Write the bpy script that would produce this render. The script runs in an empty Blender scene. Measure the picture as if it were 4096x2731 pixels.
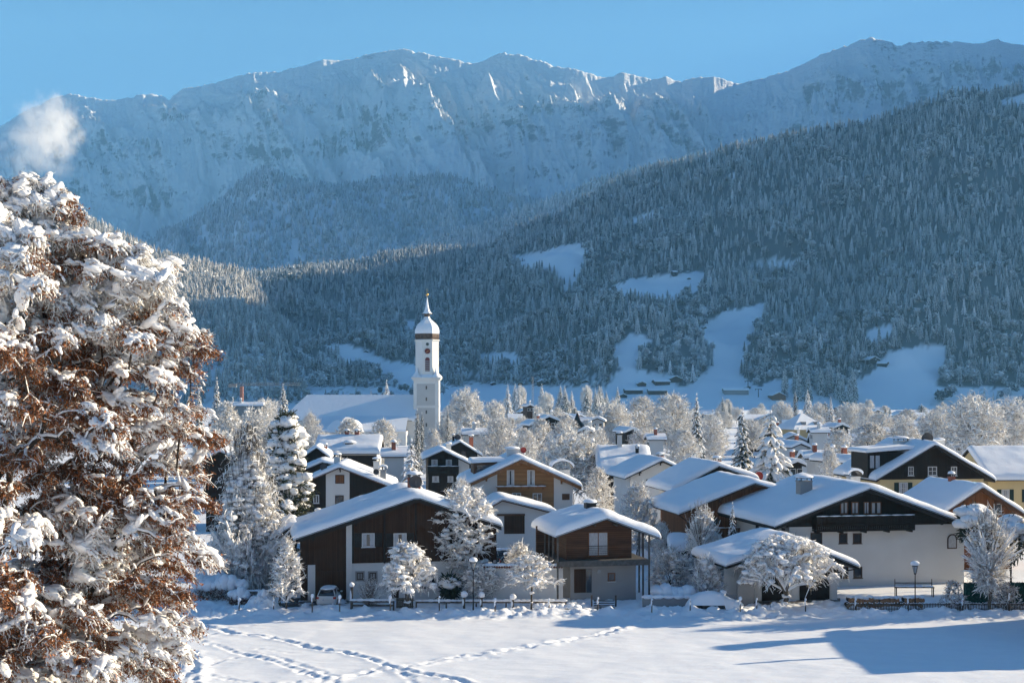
import bpy, math, random
import numpy as np
from mathutils import Vector, Matrix
C = bpy.context.scene.collection
F = 3266.7; CX = 1176.0; HY = 895.0; CAMZ = 19.0
R = math.radians
SUN_AZ, SUN_EL = 19.0, 18.0      # azimuth behind the picture plane, from the +X side
rng = np.random.default_rng(7)
random.seed(11)

def P(px, py, D):
    """Point at depth D (metres along +Y) that lies on the sight line of a photo pixel."""
    return Vector(((px-CX)/F*D, D, CAMZ-(py-HY)/F*D))
def GY(py, z=0.0):
    return (CAMZ-z)*F/(py-HY)

# ---------------------------------------------------------------- noise
_perm = np.random.default_rng(3).permutation(4096)
_ang = np.random.default_rng(4).random(4096)*2*np.pi
_gx, _gy = np.cos(_ang), np.sin(_ang)
def _h(i, j): return _perm[(_perm[i & 4095]+j) & 4095]
def pnoise(x, y):
    x = np.asarray(x, float); y = np.asarray(y, float)
    xi = np.floor(x).astype(int); yi = np.floor(y).astype(int)
    xf, yf = x-xi, y-yi
    u = xf*xf*xf*(xf*(xf*6-15)+10); v = yf*yf*yf*(yf*(yf*6-15)+10)
    def g(a, b, fx, fy):
        k = _h(a, b); return _gx[k]*fx+_gy[k]*fy
    n00 = g(xi, yi, xf, yf); n10 = g(xi+1, yi, xf-1, yf)
    n01 = g(xi, yi+1, xf, yf-1); n11 = g(xi+1, yi+1, xf-1, yf-1)
    return ((n00*(1-u)+n10*u)*(1-v)+(n01*(1-u)+n11*u)*v)*1.5
def fbm(x, y, o=4, gain=.5):
    s = 0; a = 1; f = 1
    for k in range(o):
        s = s+a*pnoise(x*f+17.3*k, y*f-9.1*k); a *= gain; f *= 2.03
    return s
def ridged(x, y, o=4, gain=.5):
    s = 0; a = 1; f = 1
    for k in range(o):
        s = s+a*(1-2*np.abs(pnoise(x*f+31.7*k, y*f+5.3*k))); a *= gain; f *= 2.1
    return s
def sstep(a, b, x):
    t = np.clip((np.asarray(x, float)-a)/(b-a), 0, 1); return t*t*(3-2*t)

# ---------------------------------------------------------------- mesh builder
class MB:
    def __init__(s): s.V = []; s.F = []; s.M = []; s.S = []; s.n = 0
    def add(s, V, Fs, m=0, smooth=False):
        V = np.asarray(V, float).reshape(-1, 3); Fs = np.asarray(Fs, int)
        s.V.append(V); s.F.append(Fs+s.n); s.M.append(m); s.S.append(smooth); s.n += len(V)
    def box(s, x0, x1, y0, y1, z0, z1, m=0):
        V = [(x, y, z) for z in (z0, z1) for y in (y0, y1) for x in (x0, x1)]
        s.add(V, [(0, 2, 3, 1), (4, 5, 7, 6), (0, 1, 5, 4), (2, 6, 7, 3), (0, 4, 6, 2), (1, 3, 7, 5)], m)
    def poly(s, pts, y0, y1, m=0):
        """pts (x,z) outline extruded along y"""
        n = len(pts)
        V = [(p[0], y0, p[1]) for p in pts]+[(p[0], y1, p[1]) for p in pts]
        c0 = np.mean(V[:n], 0); c1 = np.mean(V[n:], 0)
        s.add(V, [(i, (i+1) % n, n+(i+1) % n, n+i) for i in range(n)], m)
        for off, y in ((0, y0), (n, y1)):
            pp = [V[off+i] for i in range(n)]
            tris = tess(pts)
            s.add(pp, [t if off == 0 else t[::-1] for t in tris], m)
    def cyl(s, p0, p1, r0, r1, n=8, m=0, smooth=False, cap=True):
        p0 = np.array(p0, float); p1 = np.array(p1, float); d = p1-p0; L = np.linalg.norm(d)
        d = d/max(L, 1e-9); a = np.array((0, 0, 1.)) if abs(d[2]) < .9 else np.array((1., 0, 0))
        u = np.cross(d, a); u /= np.linalg.norm(u); v = np.cross(d, u)
        t = np.arange(n)*2*np.pi/n
        ring = np.cos(t)[:, None]*u+np.sin(t)[:, None]*v
        V = np.vstack([p0+ring*r0, p1+ring*r1])
        s.add(V, [(i, (i+1) % n, n+(i+1) % n, n+i) for i in range(n)], m, smooth)
        if cap:
            for c, o in ((p0, 0), (p1, n)):
                s.add(np.vstack([V[o:o+n], c]), [(i, (i+1) % n, n) for i in range(n)], m)
    def lathe(s, prof, c=(0, 0), n=16, m=0, smooth=True, rot=0):
        t = np.arange(n)*2*np.pi/n+rot
        V = np.vstack([np.c_[c[0]+r*np.cos(t), c[1]+r*np.sin(t), np.full(n, z)] for r, z in prof])
        Fs = [(k*n+i, k*n+(i+1) % n, (k+1)*n+(i+1) % n, (k+1)*n+i) for k in range(len(prof)-1) for i in range(n)]
        s.add(V, Fs, m, smooth)
    def blob(s, c, r, m=0, seed=0, sub=2, amp=.18, flat=None):
        V, Fc = ICO[sub]
        n = 1+amp*fbm(V[:, 0]*1.7+seed*3.1, V[:, 1]*1.7+V[:, 2]*1.3+seed, 2)
        W = V*n[:, None]*np.array(r)
        if flat is not None: W[:, 2] = np.maximum(W[:, 2], -flat*r[2])
        s.add(W+np.array(c), Fc, m, True)
    def build(s, name, mats, parent=None, loc=None, auto=False):
        me = bpy.data.meshes.new(name)
        V = np.vstack(s.V)
        sizes = np.concatenate([np.full(len(f), f.shape[1]) for f in s.F])
        loops = np.concatenate([f.ravel() for f in s.F])
        me.vertices.add(len(V)); me.vertices.foreach_set('co', V.astype(np.float32).ravel())
        me.loops.add(len(loops)); me.loops.foreach_set('vertex_index', loops.astype(np.int32))
        st = np.concatenate([[0], np.cumsum(sizes)[:-1]])
        me.polygons.add(len(sizes)); me.polygons.foreach_set('loop_start', st.astype(np.int32))
        me.polygons.foreach_set('loop_total', sizes.astype(np.int32))
        me.polygons.foreach_set('material_index', np.concatenate([np.full(len(f), m) for f, m in zip(s.F, s.M)]).astype(np.int32))
        me.polygons.foreach_set('use_smooth', np.concatenate([np.full(len(f), q) for f, q in zip(s.F, s.S)]).astype(bool))
        if not isinstance(mats, (list, tuple)): mats = [mats]
        for m in mats: me.materials.append(m)
        me.update(calc_edges=True)
        me.validate()
        o = bpy.data.objects.new(name, me); C.objects.link(o)
        if parent: o.parent = parent
        if loc is not None: o.location = loc
        return o
def tess(pts):
    from mathutils.geometry import tessellate_polygon
    return [tuple(t) for t in tessellate_polygon([[Vector((p[0], p[1], 0)) for p in pts]])]
def _ico(n):
    t = (1+5**.5)/2
    V = [(-1, t, 0), (1, t, 0), (-1, -t, 0), (1, -t, 0), (0, -1, t), (0, 1, t), (0, -1, -t), (0, 1, -t), (t, 0, -1), (t, 0, 1), (-t, 0, -1), (-t, 0, 1)]
    Fc = [(0, 11, 5), (0, 5, 1), (0, 1, 7), (0, 7, 10), (0, 10, 11), (1, 5, 9), (5, 11, 4), (11, 10, 2), (10, 7, 6), (7, 1, 8), (3, 9, 4), (3, 4, 2), (3, 2, 6), (3, 6, 8), (3, 8, 9), (4, 9, 5), (2, 4, 11), (6, 2, 10), (8, 6, 7), (9, 8, 1)]
    V = [np.array(v)/np.linalg.norm(v) for v in V]
    for _ in range(n):
        c = {}; G = []
        def mid(a, b):
            k = (min(a, b), max(a, b))
            if k not in c:
                m = V[a]+V[b]; V.append(m/np.linalg.norm(m)); c[k] = len(V)-1
            return c[k]
        for a, b, d in Fc:
            x, y, z = mid(a, b), mid(b, d), mid(d, a)
            G += [(a, x, z), (b, y, x), (d, z, y), (x, y, z)]
        Fc = G
    return np.array(V), np.array(Fc)
ICO = {k: _ico(k) for k in (0, 1, 2, 3)}

def blobs(mb, Cn, Rd, m=0, sub=1, amp=.2, seed=0, tilt=None):
    """many noisy blobs at once. Cn (n,3), Rd (n,3); tilt: yaw angles (n)"""
    V, Fc = ICO[sub]; n = len(Cn)
    if n == 0: return
    r = np.random.default_rng(seed)
    W = V[None]*Rd[:, None, :]*(1+amp*r.standard_normal((n, len(V), 1)) if sub < 2 else 1+amp*fbm(V[None, :, 0]*1.6+r.random((n, 1))*50, V[None, :, 1]*1.6+V[None, :, 2], 2)[..., None])
    if tilt is not None:
        c, s = np.cos(tilt)[:, None], np.sin(tilt)[:, None]
        x = W[..., 0]*c-W[..., 1]*s; y = W[..., 0]*s+W[..., 1]*c
        W = np.stack([x, y, W[..., 2]], -1)
    W = W+Cn[:, None, :]
    Fa = (Fc[None]+np.arange(n)[:, None, None]*len(V)).reshape(-1, 3)
    mb.add(W.reshape(-1, 3), Fa, m, True)
def blobs_dir(mb, Cn, Dr, Rd, m=0, sub=1, amp=.16, seed=0):
    """lumps stretched along a direction each (Rd: along, across, thick)"""
    V, Fc = ICO[sub]; n = len(Cn)
    if n == 0: return
    r = np.random.default_rng(seed); d = Dr/(np.linalg.norm(Dr, axis=1, keepdims=True)+1e-9)
    sd = np.cross(np.array([0, 0, 1.]), d); sd /= np.linalg.norm(sd, axis=1, keepdims=True)+1e-9; up = np.cross(d, sd)
    nz = (1+amp*r.standard_normal((n, len(V), 1))) if sub < 2 else 1+amp*1.3*fbm(V[None, :, 0]*1.8+r.random((n, 1))*50, V[None, :, 1]*1.8+V[None, :, 2]*1.4, 2)[..., None]
    W = V[None]*Rd[:, None, :]*nz
    W = W[..., 0:1]*d[:, None]+W[..., 1:2]*sd[:, None]+W[..., 2:3]*up[:, None]+Cn[:, None]
    mb.add(W.reshape(-1, 3), (Fc[None]+np.arange(n)[:, None, None]*len(V)).reshape(-1, 3), m, True)
def ribbons(mb, P0, P1, w, m=0, rg=rng, taper=.4, side=None):
    n = len(P0)
    if n == 0: return
    d = P1-P0; a = rg.standard_normal((n, 3)) if side is None else side
    s = np.cross(d, a); s /= np.linalg.norm(s, axis=1, keepdims=True)+1e-9
    w = np.broadcast_to(np.asarray(w, float).reshape(-1, 1), (n, 1))*.5
    V = np.stack([P0-s*w, P0+s*w, P1+s*w*taper, P1-s*w*taper], 1).reshape(-1, 3)
    mb.add(V, np.arange(n*4).reshape(-1, 4), m)
def tubes(mb, P0, P1, r0, r1, n=5, m=0, smooth=True):
    k = len(P0)
    if k == 0: return
    d = P1-P0; d = d/(np.linalg.norm(d, axis=1, keepdims=True)+1e-9)
    a = np.where(np.abs(d[:, 2:3]) < .9, np.array([[0, 0, 1.]]), np.array([[1., 0, 0]]))
    u = np.cross(d, a); u /= np.linalg.norm(u, axis=1, keepdims=True); v = np.cross(d, u)
    t = np.arange(n)*2*np.pi/n
    ring = np.cos(t)[None, :, None]*u[:, None]+np.sin(t)[None, :, None]*v[:, None]
    V = np.concatenate([P0[:, None]+ring*np.reshape(r0, (-1, 1, 1)), P1[:, None]+ring*np.reshape(r1, (-1, 1, 1))], 1)
    i = np.arange(n); q = np.stack([i, (i+1) % n, n+(i+1) % n, n+i], 1)
    mb.add(V.reshape(-1, 3), (q[None]+np.arange(k)[:, None, None]*2*n).reshape(-1, 4), m, smooth)

# ---------------------------------------------------------------- materials
def new_mat(name):
    m = bpy.data.materials.new(name); m.use_nodes = True
    nt = m.node_tree; b = nt.nodes['Principled BSDF']; return m, nt, b
def mat(name, col, rough=.7, var=.0, scale=3.0, bump=0.0, bscale=20.0, metal=0.0, spec=.3, stretch=(1, 1, 1), bdist=.02, col2=None, emit=None):
    m, nt, b = new_mat(name)
    b.inputs['Base Color'].default_value = (*col, 1); b.inputs['Roughness'].default_value = rough
    b.inputs['Metallic'].default_value = metal; b.inputs['Specular IOR Level'].default_value = spec
    if var or bump or col2:
        tc = nt.nodes.new('ShaderNodeTexCoord'); mp = nt.nodes.new('ShaderNodeMapping')
        mp.inputs['Scale'].default_value = stretch; nt.links.new(tc.outputs['Object'], mp.inputs[0])
    if var or col2:
        n = nt.nodes.new('ShaderNodeTexNoise'); n.inputs['Scale'].default_value = scale; n.inputs['Detail'].default_value = 5
        nt.links.new(mp.outputs[0], n.inputs['Vector'])
        r = nt.nodes.new('ShaderNodeValToRGB')
        c0 = tuple(max(0, c*(1-var)) for c in col); c1 = col2 or tuple(min(1, c*(1+var)) for c in col)
        r.color_ramp.elements[0].color = (*c0, 1); r.color_ramp.elements[0].position = .35
        r.color_ramp.elements[1].color = (*c1, 1); r.color_ramp.elements[1].position = .65
        nt.links.new(n.outputs['Fac'], r.inputs[0]); nt.links.new(r.outputs[0], b.inputs['Base Color'])
    if bump:
        n2 = nt.nodes.new('ShaderNodeTexNoise'); n2.inputs['Scale'].default_value = bscale; n2.inputs['Detail'].default_value = 4
        nt.links.new(mp.outputs[0], n2.inputs['Vector'])
        bp = nt.nodes.new('ShaderNodeBump'); bp.inputs['Strength'].default_value = bump; bp.inputs['Distance'].default_value = bdist
        nt.links.new(n2.outputs['Fac'], bp.inputs['Height']); nt.links.new(bp.outputs[0], b.inputs['Normal'])
    return m
def planks(name, c0, c1, width=.16, vertical=True, rough=.7, gap=.35):
    """wooden boards: thin dark joints plus per-board tone and grain"""
    m, nt, b = new_mat(name); b.inputs['Roughness'].default_value = rough; b.inputs['Specular IOR Level'].default_value = .2
    N = nt.nodes; L = nt.links
    tc = N.new('ShaderNodeTexCoord'); sx = N.new('ShaderNodeSeparateXYZ'); L.new(tc.outputs['Object'], sx.inputs[0])
    add = N.new('ShaderNodeMath'); add.operation = 'ADD'
    if vertical: L.new(sx.outputs['X'], add.inputs[0]); L.new(sx.outputs['Y'], add.inputs[1])
    else: L.new(sx.outputs['Z'], add.inputs[0]); add.inputs[1].default_value = 0
    dv = N.new('ShaderNodeMath'); dv.operation = 'DIVIDE'; L.new(add.outputs[0], dv.inputs[0]); dv.inputs[1].default_value = width
    fr = N.new('ShaderNodeMath'); fr.operation = 'FRACT'; L.new(dv.outputs[0], fr.inputs[0])
    fl = N.new('ShaderNodeMath'); fl.operation = 'FLOOR'; L.new(dv.outputs[0], fl.inputs[0])
    wn = N.new('ShaderNodeTexWhiteNoise'); wn.noise_dimensions = '1D'; L.new(fl.outputs[0], wn.inputs['W'])
    gr = N.new('ShaderNodeTexNoise'); gr.inputs['Scale'].default_value = 1.2; gr.inputs['Detail'].default_value = 6
    mp = N.new('ShaderNodeMapping'); mp.inputs['Scale'].default_value = (8, 8, .6) if vertical else (.6, .6, 8)
    L.new(tc.outputs['Object'], mp.inputs[0]); L.new(mp.outputs[0], gr.inputs['Vector'])
    mx = N.new('ShaderNodeMath'); mx.operation = 'MULTIPLY_ADD'; L.new(wn.outputs['Value'], mx.inputs[0]); mx.inputs[1].default_value = .5; L.new(gr.outputs['Fac'], mx.inputs[2])
    rp = N.new('ShaderNodeValToRGB'); rp.color_ramp.elements[0].color = (*c0, 1); rp.color_ramp.elements[1].color = (*c1, 1)
    rp.color_ramp.elements[0].position = .35; rp.color_ramp.elements[1].position = 1.0
    L.new(mx.outputs[0], rp.inputs[0])
    gt = N.new('ShaderNodeMath'); gt.operation = 'LESS_THAN'; L.new(fr.outputs[0], gt.inputs[0]); gt.inputs[1].default_value = .1
    mc = N.new('ShaderNodeMix'); mc.data_type = 'RGBA'; L.new(gt.outputs[0], mc.inputs[0]); L.new(rp.outputs[0], mc.inputs[6])
    mc.inputs[7].default_value = (c0[0]*gap, c0[1]*gap, c0[2]*gap, 1)
    L.new(mc.outputs[2], b.inputs['Base Color']); return m
def snow_mat(name, col=(.86, .875, .90), b1=.5, s1=1.2, d1=.12, b2=.3, s2=14, d2=.02, rough=.62, stretch=(1, 1, 1)):
    m, nt, b = new_mat(name); N = nt.nodes; L = nt.links
    b.inputs['Base Color'].default_value = (*col, 1); b.inputs['Roughness'].default_value = rough; b.inputs['Specular IOR Level'].default_value = .25
    tc = N.new('ShaderNodeTexCoord'); mp = N.new('ShaderNodeMapping'); mp.inputs['Scale'].default_value = stretch
    L.new(tc.outputs['Object'], mp.inputs[0]); prev = None
    for bs, sc, di in ((b1, s1, d1), (b2, s2, d2)):
        n = N.new('ShaderNodeTexNoise'); n.inputs['Scale'].default_value = sc; n.inputs['Detail'].default_value = 4
        L.new(mp.outputs[0], n.inputs['Vector']); bp = N.new('ShaderNodeBump'); bp.inputs['Strength'].default_value = bs; bp.inputs['Distance'].default_value = di
        L.new(n.outputs['Fac'], bp.inputs['Height'])
        if prev: L.new(prev.outputs[0], bp.inputs['Normal'])
        prev = bp
    L.new(prev.outputs[0], b.inputs['Normal']); return m
def dusted(name, dark, snow, lo=.1, hi=.6, nscale=.6, ncontrast=.5, detail=3, nz_w=1.0, tone=None):
    """snow lying on whatever faces up, broken by noise, over a dark base"""
    m, nt, b = new_mat(name); N = nt.nodes; L = nt.links; b.inputs['Roughness'].default_value = .8; b.inputs['Specular IOR Level'].default_value = .1
    g = N.new('ShaderNodeNewGeometry'); sx = N.new('ShaderNodeSeparateXYZ'); L.new(g.outputs['True Normal'] if False else g.outputs['Normal'], sx.inputs[0])
    n = N.new('ShaderNodeTexNoise'); n.inputs['Scale'].default_value = nscale; n.inputs['Detail'].default_value = detail
    tc = N.new('ShaderNodeTexCoord'); L.new(tc.outputs['Object'], n.inputs['Vector'])
    ma = N.new('ShaderNodeMath'); ma.operation = 'MULTIPLY_ADD'; L.new(n.outputs['Fac'], ma.inputs[0]); ma.inputs[1].default_value = ncontrast*2
    mb_ = N.new('ShaderNodeMath'); mb_.operation = 'MULTIPLY'; L.new(sx.outputs['Z'], mb_.inputs[0]); mb_.inputs[1].default_value = nz_w
    sb = N.new('ShaderNodeMath'); sb.operation = 'SUBTRACT'; L.new(mb_.outputs[0], sb.inputs[0]); sb.inputs[1].default_value = ncontrast
    L.new(sb.outputs[0], ma.inputs[2])
    mr = N.new('ShaderNodeMapRange'); mr.interpolation_type = 'SMOOTHSTEP'; mr.inputs['From Min'].default_value = lo; mr.inputs['From Max'].default_value = hi; L.new(ma.outputs[0], mr.inputs['Value'])
    mc = N.new('ShaderNodeMix'); mc.data_type = 'RGBA'; L.new(mr.outputs[0], mc.inputs[0]); mc.inputs[6].default_value = (*dark, 1); mc.inputs[7].default_value = (*snow, 1)
    L.new(mc.outputs[2], b.inputs['Base Color'])
    m['_n'] = 1
    return m

M = {}
M['snow'] = snow_mat('snow')
M['snow_roof'] = snow_mat('roof snow', b1=.35, s1=.8, d1=.15, b2=.25, s2=9)
M['snow_field'] = snow_mat('field snow', b1=.35, s1=2.2, d1=.10, b2=.45, s2=9, d2=.035, stretch=(.45, 1, 1))
M['snow_twig'] = mat('frost on twigs', (.92, .90, .86), .8)
M['snow_clump'] = snow_mat('snow on branches', col=(.86, .85, .84), b1=.6, s1=3, d1=.06, b2=.4, s2=20)
M['bark'] = mat('bark', (.045, .035, .028), .9, var=.4, scale=6, bump=.6)
M['bark_light'] = mat('light bark', (.10, .08, .06), .9, var=.4, scale=6, bump=.6)
M['twig'] = mat('twigs', (.11, .075, .05), .9)
M['leaf'] = mat('rust beech leaves', (.27, .085, .028), .75, var=.5, scale=2.5, col2=(.40, .155, .055))
M['leaf_dark'] = mat('brown beech leaves', (.13, .05, .025), .8, var=.3, scale=2.5)
M['needle'] = mat('needles', (.022, .036, .022), .8, var=.4, scale=2)
M['needle_lit'] = mat('pine needles', (.05, .065, .028), .8, var=.4, scale=2)  # lighter green than the other needles
M['plaster'] = mat('white plaster', (.58, .575, .56), .85, var=.03, scale=.5, bump=.15, bscale=30)
M['plaster_grey'] = mat('grey render', (.27, .265, .26), .85, var=.05, scale=.6, bump=.15, bscale=30)
M['plaster_yellow'] = mat('yellow plaster', (.60, .47, .25), .85, var=.04, scale=.5, bump=.1)
M['plaster_church'] = mat('church plaster', (.70, .69, .66), .9, var=.04, scale=.2)
M['plaster_grey2'] = mat('grey church plaster', (.50, .49, .47), .9, var=.05, scale=.2)
M['wood_black'] = planks('dark stained boards', (.010, .007, .005), (.022, .014, .009))
M['wood_brown'] = planks('brown boards', (.030, .014, .008), (.062, .030, .015))
M['wood_brown_h'] = planks('brown horizontal boards', (.045, .020, .010), (.13, .06, .03), .19, False)
M['wood_warm'] = planks('honey boards', (.21, .105, .042), (.31, .17, .075), .14, False, gap=.6)
M['wood_red'] = planks('red brown boards', (.13, .05, .02), (.23, .10, .042), .16, True)
M['wood_beam'] = mat('brown beams', (.09, .04, .018), .7, var=.3, scale=3, stretch=(4, 1, 1))
M['wood_beam_warm'] = mat('warm beams', (.20, .09, .035), .7, var=.3, scale=3)
M['beam_black'] = mat('dark beams', (.016, .012, .010), .7, var=.3, scale=3)
M['beam_grey'] = mat('grey beams', (.09, .085, .08), .7, var=.3, scale=3)
M['fence_wood'] = mat('weathered fence wood', (.11, .085, .065), .85, var=.5, scale=4)
M['frame_white'] = mat('white window frame', (.55, .55, .55), .5)
M['frame_brown'] = mat('brown window frame', (.06, .03, .018), .5)
M['shutter_green'] = mat('dark green shutter', (.01, .03, .025), .5)
M['shutter_blue'] = mat('pale blue shutter', (.16, .32, .38), .6)
M['shutter_black'] = mat('black shutter', (.008, .007, .007), .5)
M['curtain'] = mat('white curtain', (.42, .43, .45), .8, var=.25, scale=6, stretch=(6, 6, .4))
M['metal'] = mat('dark metal', (.02, .02, .022), .45, metal=.6)
M['steel'] = mat('galvanised steel', (.30, .31, .32), .45, metal=.7)
M['copper'] = mat('onion copper and wood', (.10, .06, .04), .7, var=.5, scale=1.5)
M['gold'] = mat('gilded ball', (.75, .45, .12), .3, metal=1)
M['brick'] = mat('chimney brick', (.30, .10, .06), .85, var=.35, scale=8)
M['dish'] = mat('satellite dish', (.05, .05, .055), .5)
M['dish_red'] = mat('red satellite dish', (.28, .04, .03), .5)
M['asphalt'] = mat('wet cleared driveway', (.045, .045, .05), .55, var=.5, scale=1.5, col2=(.16, .16, .17))
M['car_white'] = mat('silver white car paint', (.55, .56, .56), .28, spec=.6)
M['car_dark'] = mat('dark car paint', (.012, .016, .022), .25, spec=.6)
M['tyre'] = mat('tyre rubber', (.012, .012, .012), .9)
M['red_lamp'] = mat('red tail lamp', (.28, .012, .01), .25, spec=.6)
M['log_end'] = mat('sawn log end', (.34, .17, .08), .85, var=.4, scale=6)
M['green_net'] = mat('green netting', (.006, .055, .04), .8, var=.4, scale=5)
M['clock_red'] = mat('clock face', (.14, .016, .014), .6)
M['tile_red'] = mat('red wall tiles', (.16, .06, .04), .8, var=.3, scale=3)
def glass_mat():
    m, nt, b = new_mat('window glass')
    b.inputs['Base Color'].default_value = (.028, .033, .04, 1); b.inputs['Roughness'].default_value = .04; b.inputs['Specular IOR Level'].default_value = .9
    n = nt.nodes.new('ShaderNodeTexNoise'); n.inputs['Scale'].default_value = 1.3; bp = nt.nodes.new('ShaderNodeBump'); bp.inputs['Strength'].default_value = .08; bp.inputs['Distance'].default_value = .3
    nt.links.new(n.outputs['Fac'], bp.inputs['Height']); nt.links.new(bp.outputs[0], b.inputs['Normal']); return m
M['glass'] = glass_mat()
def dusted_attr(name, dark, snow, nscale=.35, amp=.5):
    """far trees: the snow share of every bough is stored on the mesh, broken up by noise"""
    m, nt, b = new_mat(name); N = nt.nodes; L = nt.links; b.inputs['Roughness'].default_value = .85; b.inputs['Specular IOR Level'].default_value = .1
    at = N.new('ShaderNodeAttribute'); at.attribute_name = 'snow_share'
    n = N.new('ShaderNodeTexNoise'); n.inputs['Scale'].default_value = nscale; n.inputs['Detail'].default_value = 3; tc = N.new('ShaderNodeTexCoord'); L.new(tc.outputs['Object'], n.inputs['Vector'])
    a = N.new('ShaderNodeMath'); a.operation = 'SUBTRACT'; L.new(n.outputs['Fac'], a.inputs[0]); a.inputs[1].default_value = .5
    f = N.new('ShaderNodeMath'); f.operation = 'MULTIPLY_ADD'; f.use_clamp = True; L.new(a.outputs[0], f.inputs[0]); f.inputs[1].default_value = amp; L.new(at.outputs['Fac'], f.inputs[2])
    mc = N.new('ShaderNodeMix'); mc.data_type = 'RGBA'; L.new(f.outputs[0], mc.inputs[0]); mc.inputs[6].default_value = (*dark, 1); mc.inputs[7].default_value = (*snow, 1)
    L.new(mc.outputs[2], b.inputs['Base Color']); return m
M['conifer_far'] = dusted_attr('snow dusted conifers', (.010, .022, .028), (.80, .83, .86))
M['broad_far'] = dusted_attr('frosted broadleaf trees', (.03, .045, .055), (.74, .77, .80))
M['conifer_pale'] = dusted_attr('frosted distant conifers with painted haze', (.22, .25, .28), (.90, .92, .94))  # both pale copies: frost, plus valley haze put into the colour
M['broad_pale'] = dusted_attr('frosted distant broadleaf with painted haze', (.18, .20, .22), (.84, .86, .88))
M['conifer_lit'] = dusted_attr('conifers with painted sunlight', (.16, .15, .14), (.90, .88, .85))  # both lit copies: warmer and paler, sunlight put into the colour
M['broad_lit'] = dusted_attr('frosted trees with painted sunlight', (.26, .24, .22), (.88, .86, .83))

# ---------------------------------------------------------------- tagging
def tag(o, label=None, cat=None, group=None, kind=None):
    if label: o['label'] = label
    if cat: o['category'] = cat
    if group: o['group'] = group
    if kind: o['kind'] = kind
    return o
def thing(name, loc, label, cat, group=None, rz=0.0):
    o = bpy.data.objects.new(name, None); C.objects.link(o); o.empty_display_size = .1
    o.location = loc; o.rotation_euler = (0, 0, rz); return tag(o, label, cat, group)
def copy_tree(o, parent=None):
    c = o.copy(); C.objects.link(c); c.parent = parent
    for ch in o.children: copy_tree(ch, c)
    return c
# ================================================================ camera, light, sky
sc = bpy.context.scene
cam = bpy.data.objects.new('camera', bpy.data.cameras.new('camera')); C.objects.link(cam)
cam.data.lens = 50; cam.data.sensor_width = 36; cam.data.shift_y = (HY-784)/2352.0
cam.location = (0, 0, CAMZ); cam.rotation_euler = (R(90), 0, 0)
cam.data.clip_start = .5; cam.data.clip_end = 60000
sc.camera = cam
S = Vector((math.cos(R(SUN_AZ))*math.cos(R(SUN_EL)), math.sin(R(SUN_AZ))*math.cos(R(SUN_EL)), math.sin(R(SUN_EL))))
sl = bpy.data.lights.new('sun', 'SUN'); so = bpy.data.objects.new('sun', sl); C.objects.link(so)
sl.energy = 5.0; sl.angle = R(.5); sl.color = (1, .84, .60)
so.rotation_euler = S.to_track_quat('Z', 'Y').to_euler(); so.location = (60, 20, 60)
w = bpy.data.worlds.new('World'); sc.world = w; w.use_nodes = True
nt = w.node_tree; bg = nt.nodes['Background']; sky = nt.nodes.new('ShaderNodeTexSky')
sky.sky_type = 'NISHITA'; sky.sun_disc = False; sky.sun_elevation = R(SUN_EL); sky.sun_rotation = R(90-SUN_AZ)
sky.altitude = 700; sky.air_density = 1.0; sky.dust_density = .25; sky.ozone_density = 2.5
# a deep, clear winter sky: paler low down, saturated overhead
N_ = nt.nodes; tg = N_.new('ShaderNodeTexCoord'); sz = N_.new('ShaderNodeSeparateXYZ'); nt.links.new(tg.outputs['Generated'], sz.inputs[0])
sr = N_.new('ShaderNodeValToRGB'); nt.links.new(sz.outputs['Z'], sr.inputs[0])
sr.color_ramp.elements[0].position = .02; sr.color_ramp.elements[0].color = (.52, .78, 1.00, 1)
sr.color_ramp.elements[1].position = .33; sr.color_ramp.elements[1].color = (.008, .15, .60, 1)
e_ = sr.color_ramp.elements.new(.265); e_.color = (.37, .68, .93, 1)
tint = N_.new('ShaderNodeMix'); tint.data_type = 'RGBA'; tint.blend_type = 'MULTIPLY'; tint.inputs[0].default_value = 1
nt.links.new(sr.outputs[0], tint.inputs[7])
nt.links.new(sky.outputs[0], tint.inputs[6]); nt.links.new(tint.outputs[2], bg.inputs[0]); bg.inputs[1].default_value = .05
sc.view_settings.view_transform = 'Standard'; sc.view_settings.look = 'None'; sc.view_settings.gamma = 1
sc.view_settings.exposure = 1.52
sc.cycles.use_denoising = True
try: sc.cycles.denoiser = 'OPENIMAGEDENOISE'
except Exception: pass
sc.cycles.max_bounces = 6; sc.cycles.diffuse_bounces = 3; sc.cycles.glossy_bounces = 3; sc.cycles.transparent_max_bounces = 8; sc.cycles.volume_bounces = 3
sc.cycles.sample_clamp_indirect = 4; sc.cycles.use_adaptive_sampling = True; sc.cycles.adaptive_threshold = .02
sc.cycles.volume_max_steps = 64

# ================================================================ terrain
def grid_mesh(name, X, Y, Z, m, smooth=True):
    ny, nx = X.shape
    i = np.arange(ny*nx).reshape(ny, nx)
    q = np.stack([i[:-1, :-1], i[:-1, 1:], i[1:, 1:], i[1:, :-1]], -1).reshape(-1, 4)
    b = MB(); b.add(np.stack([X, Y, Z], -1).reshape(-1, 3), q, 0, smooth); return b.build(name, m)

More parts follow.
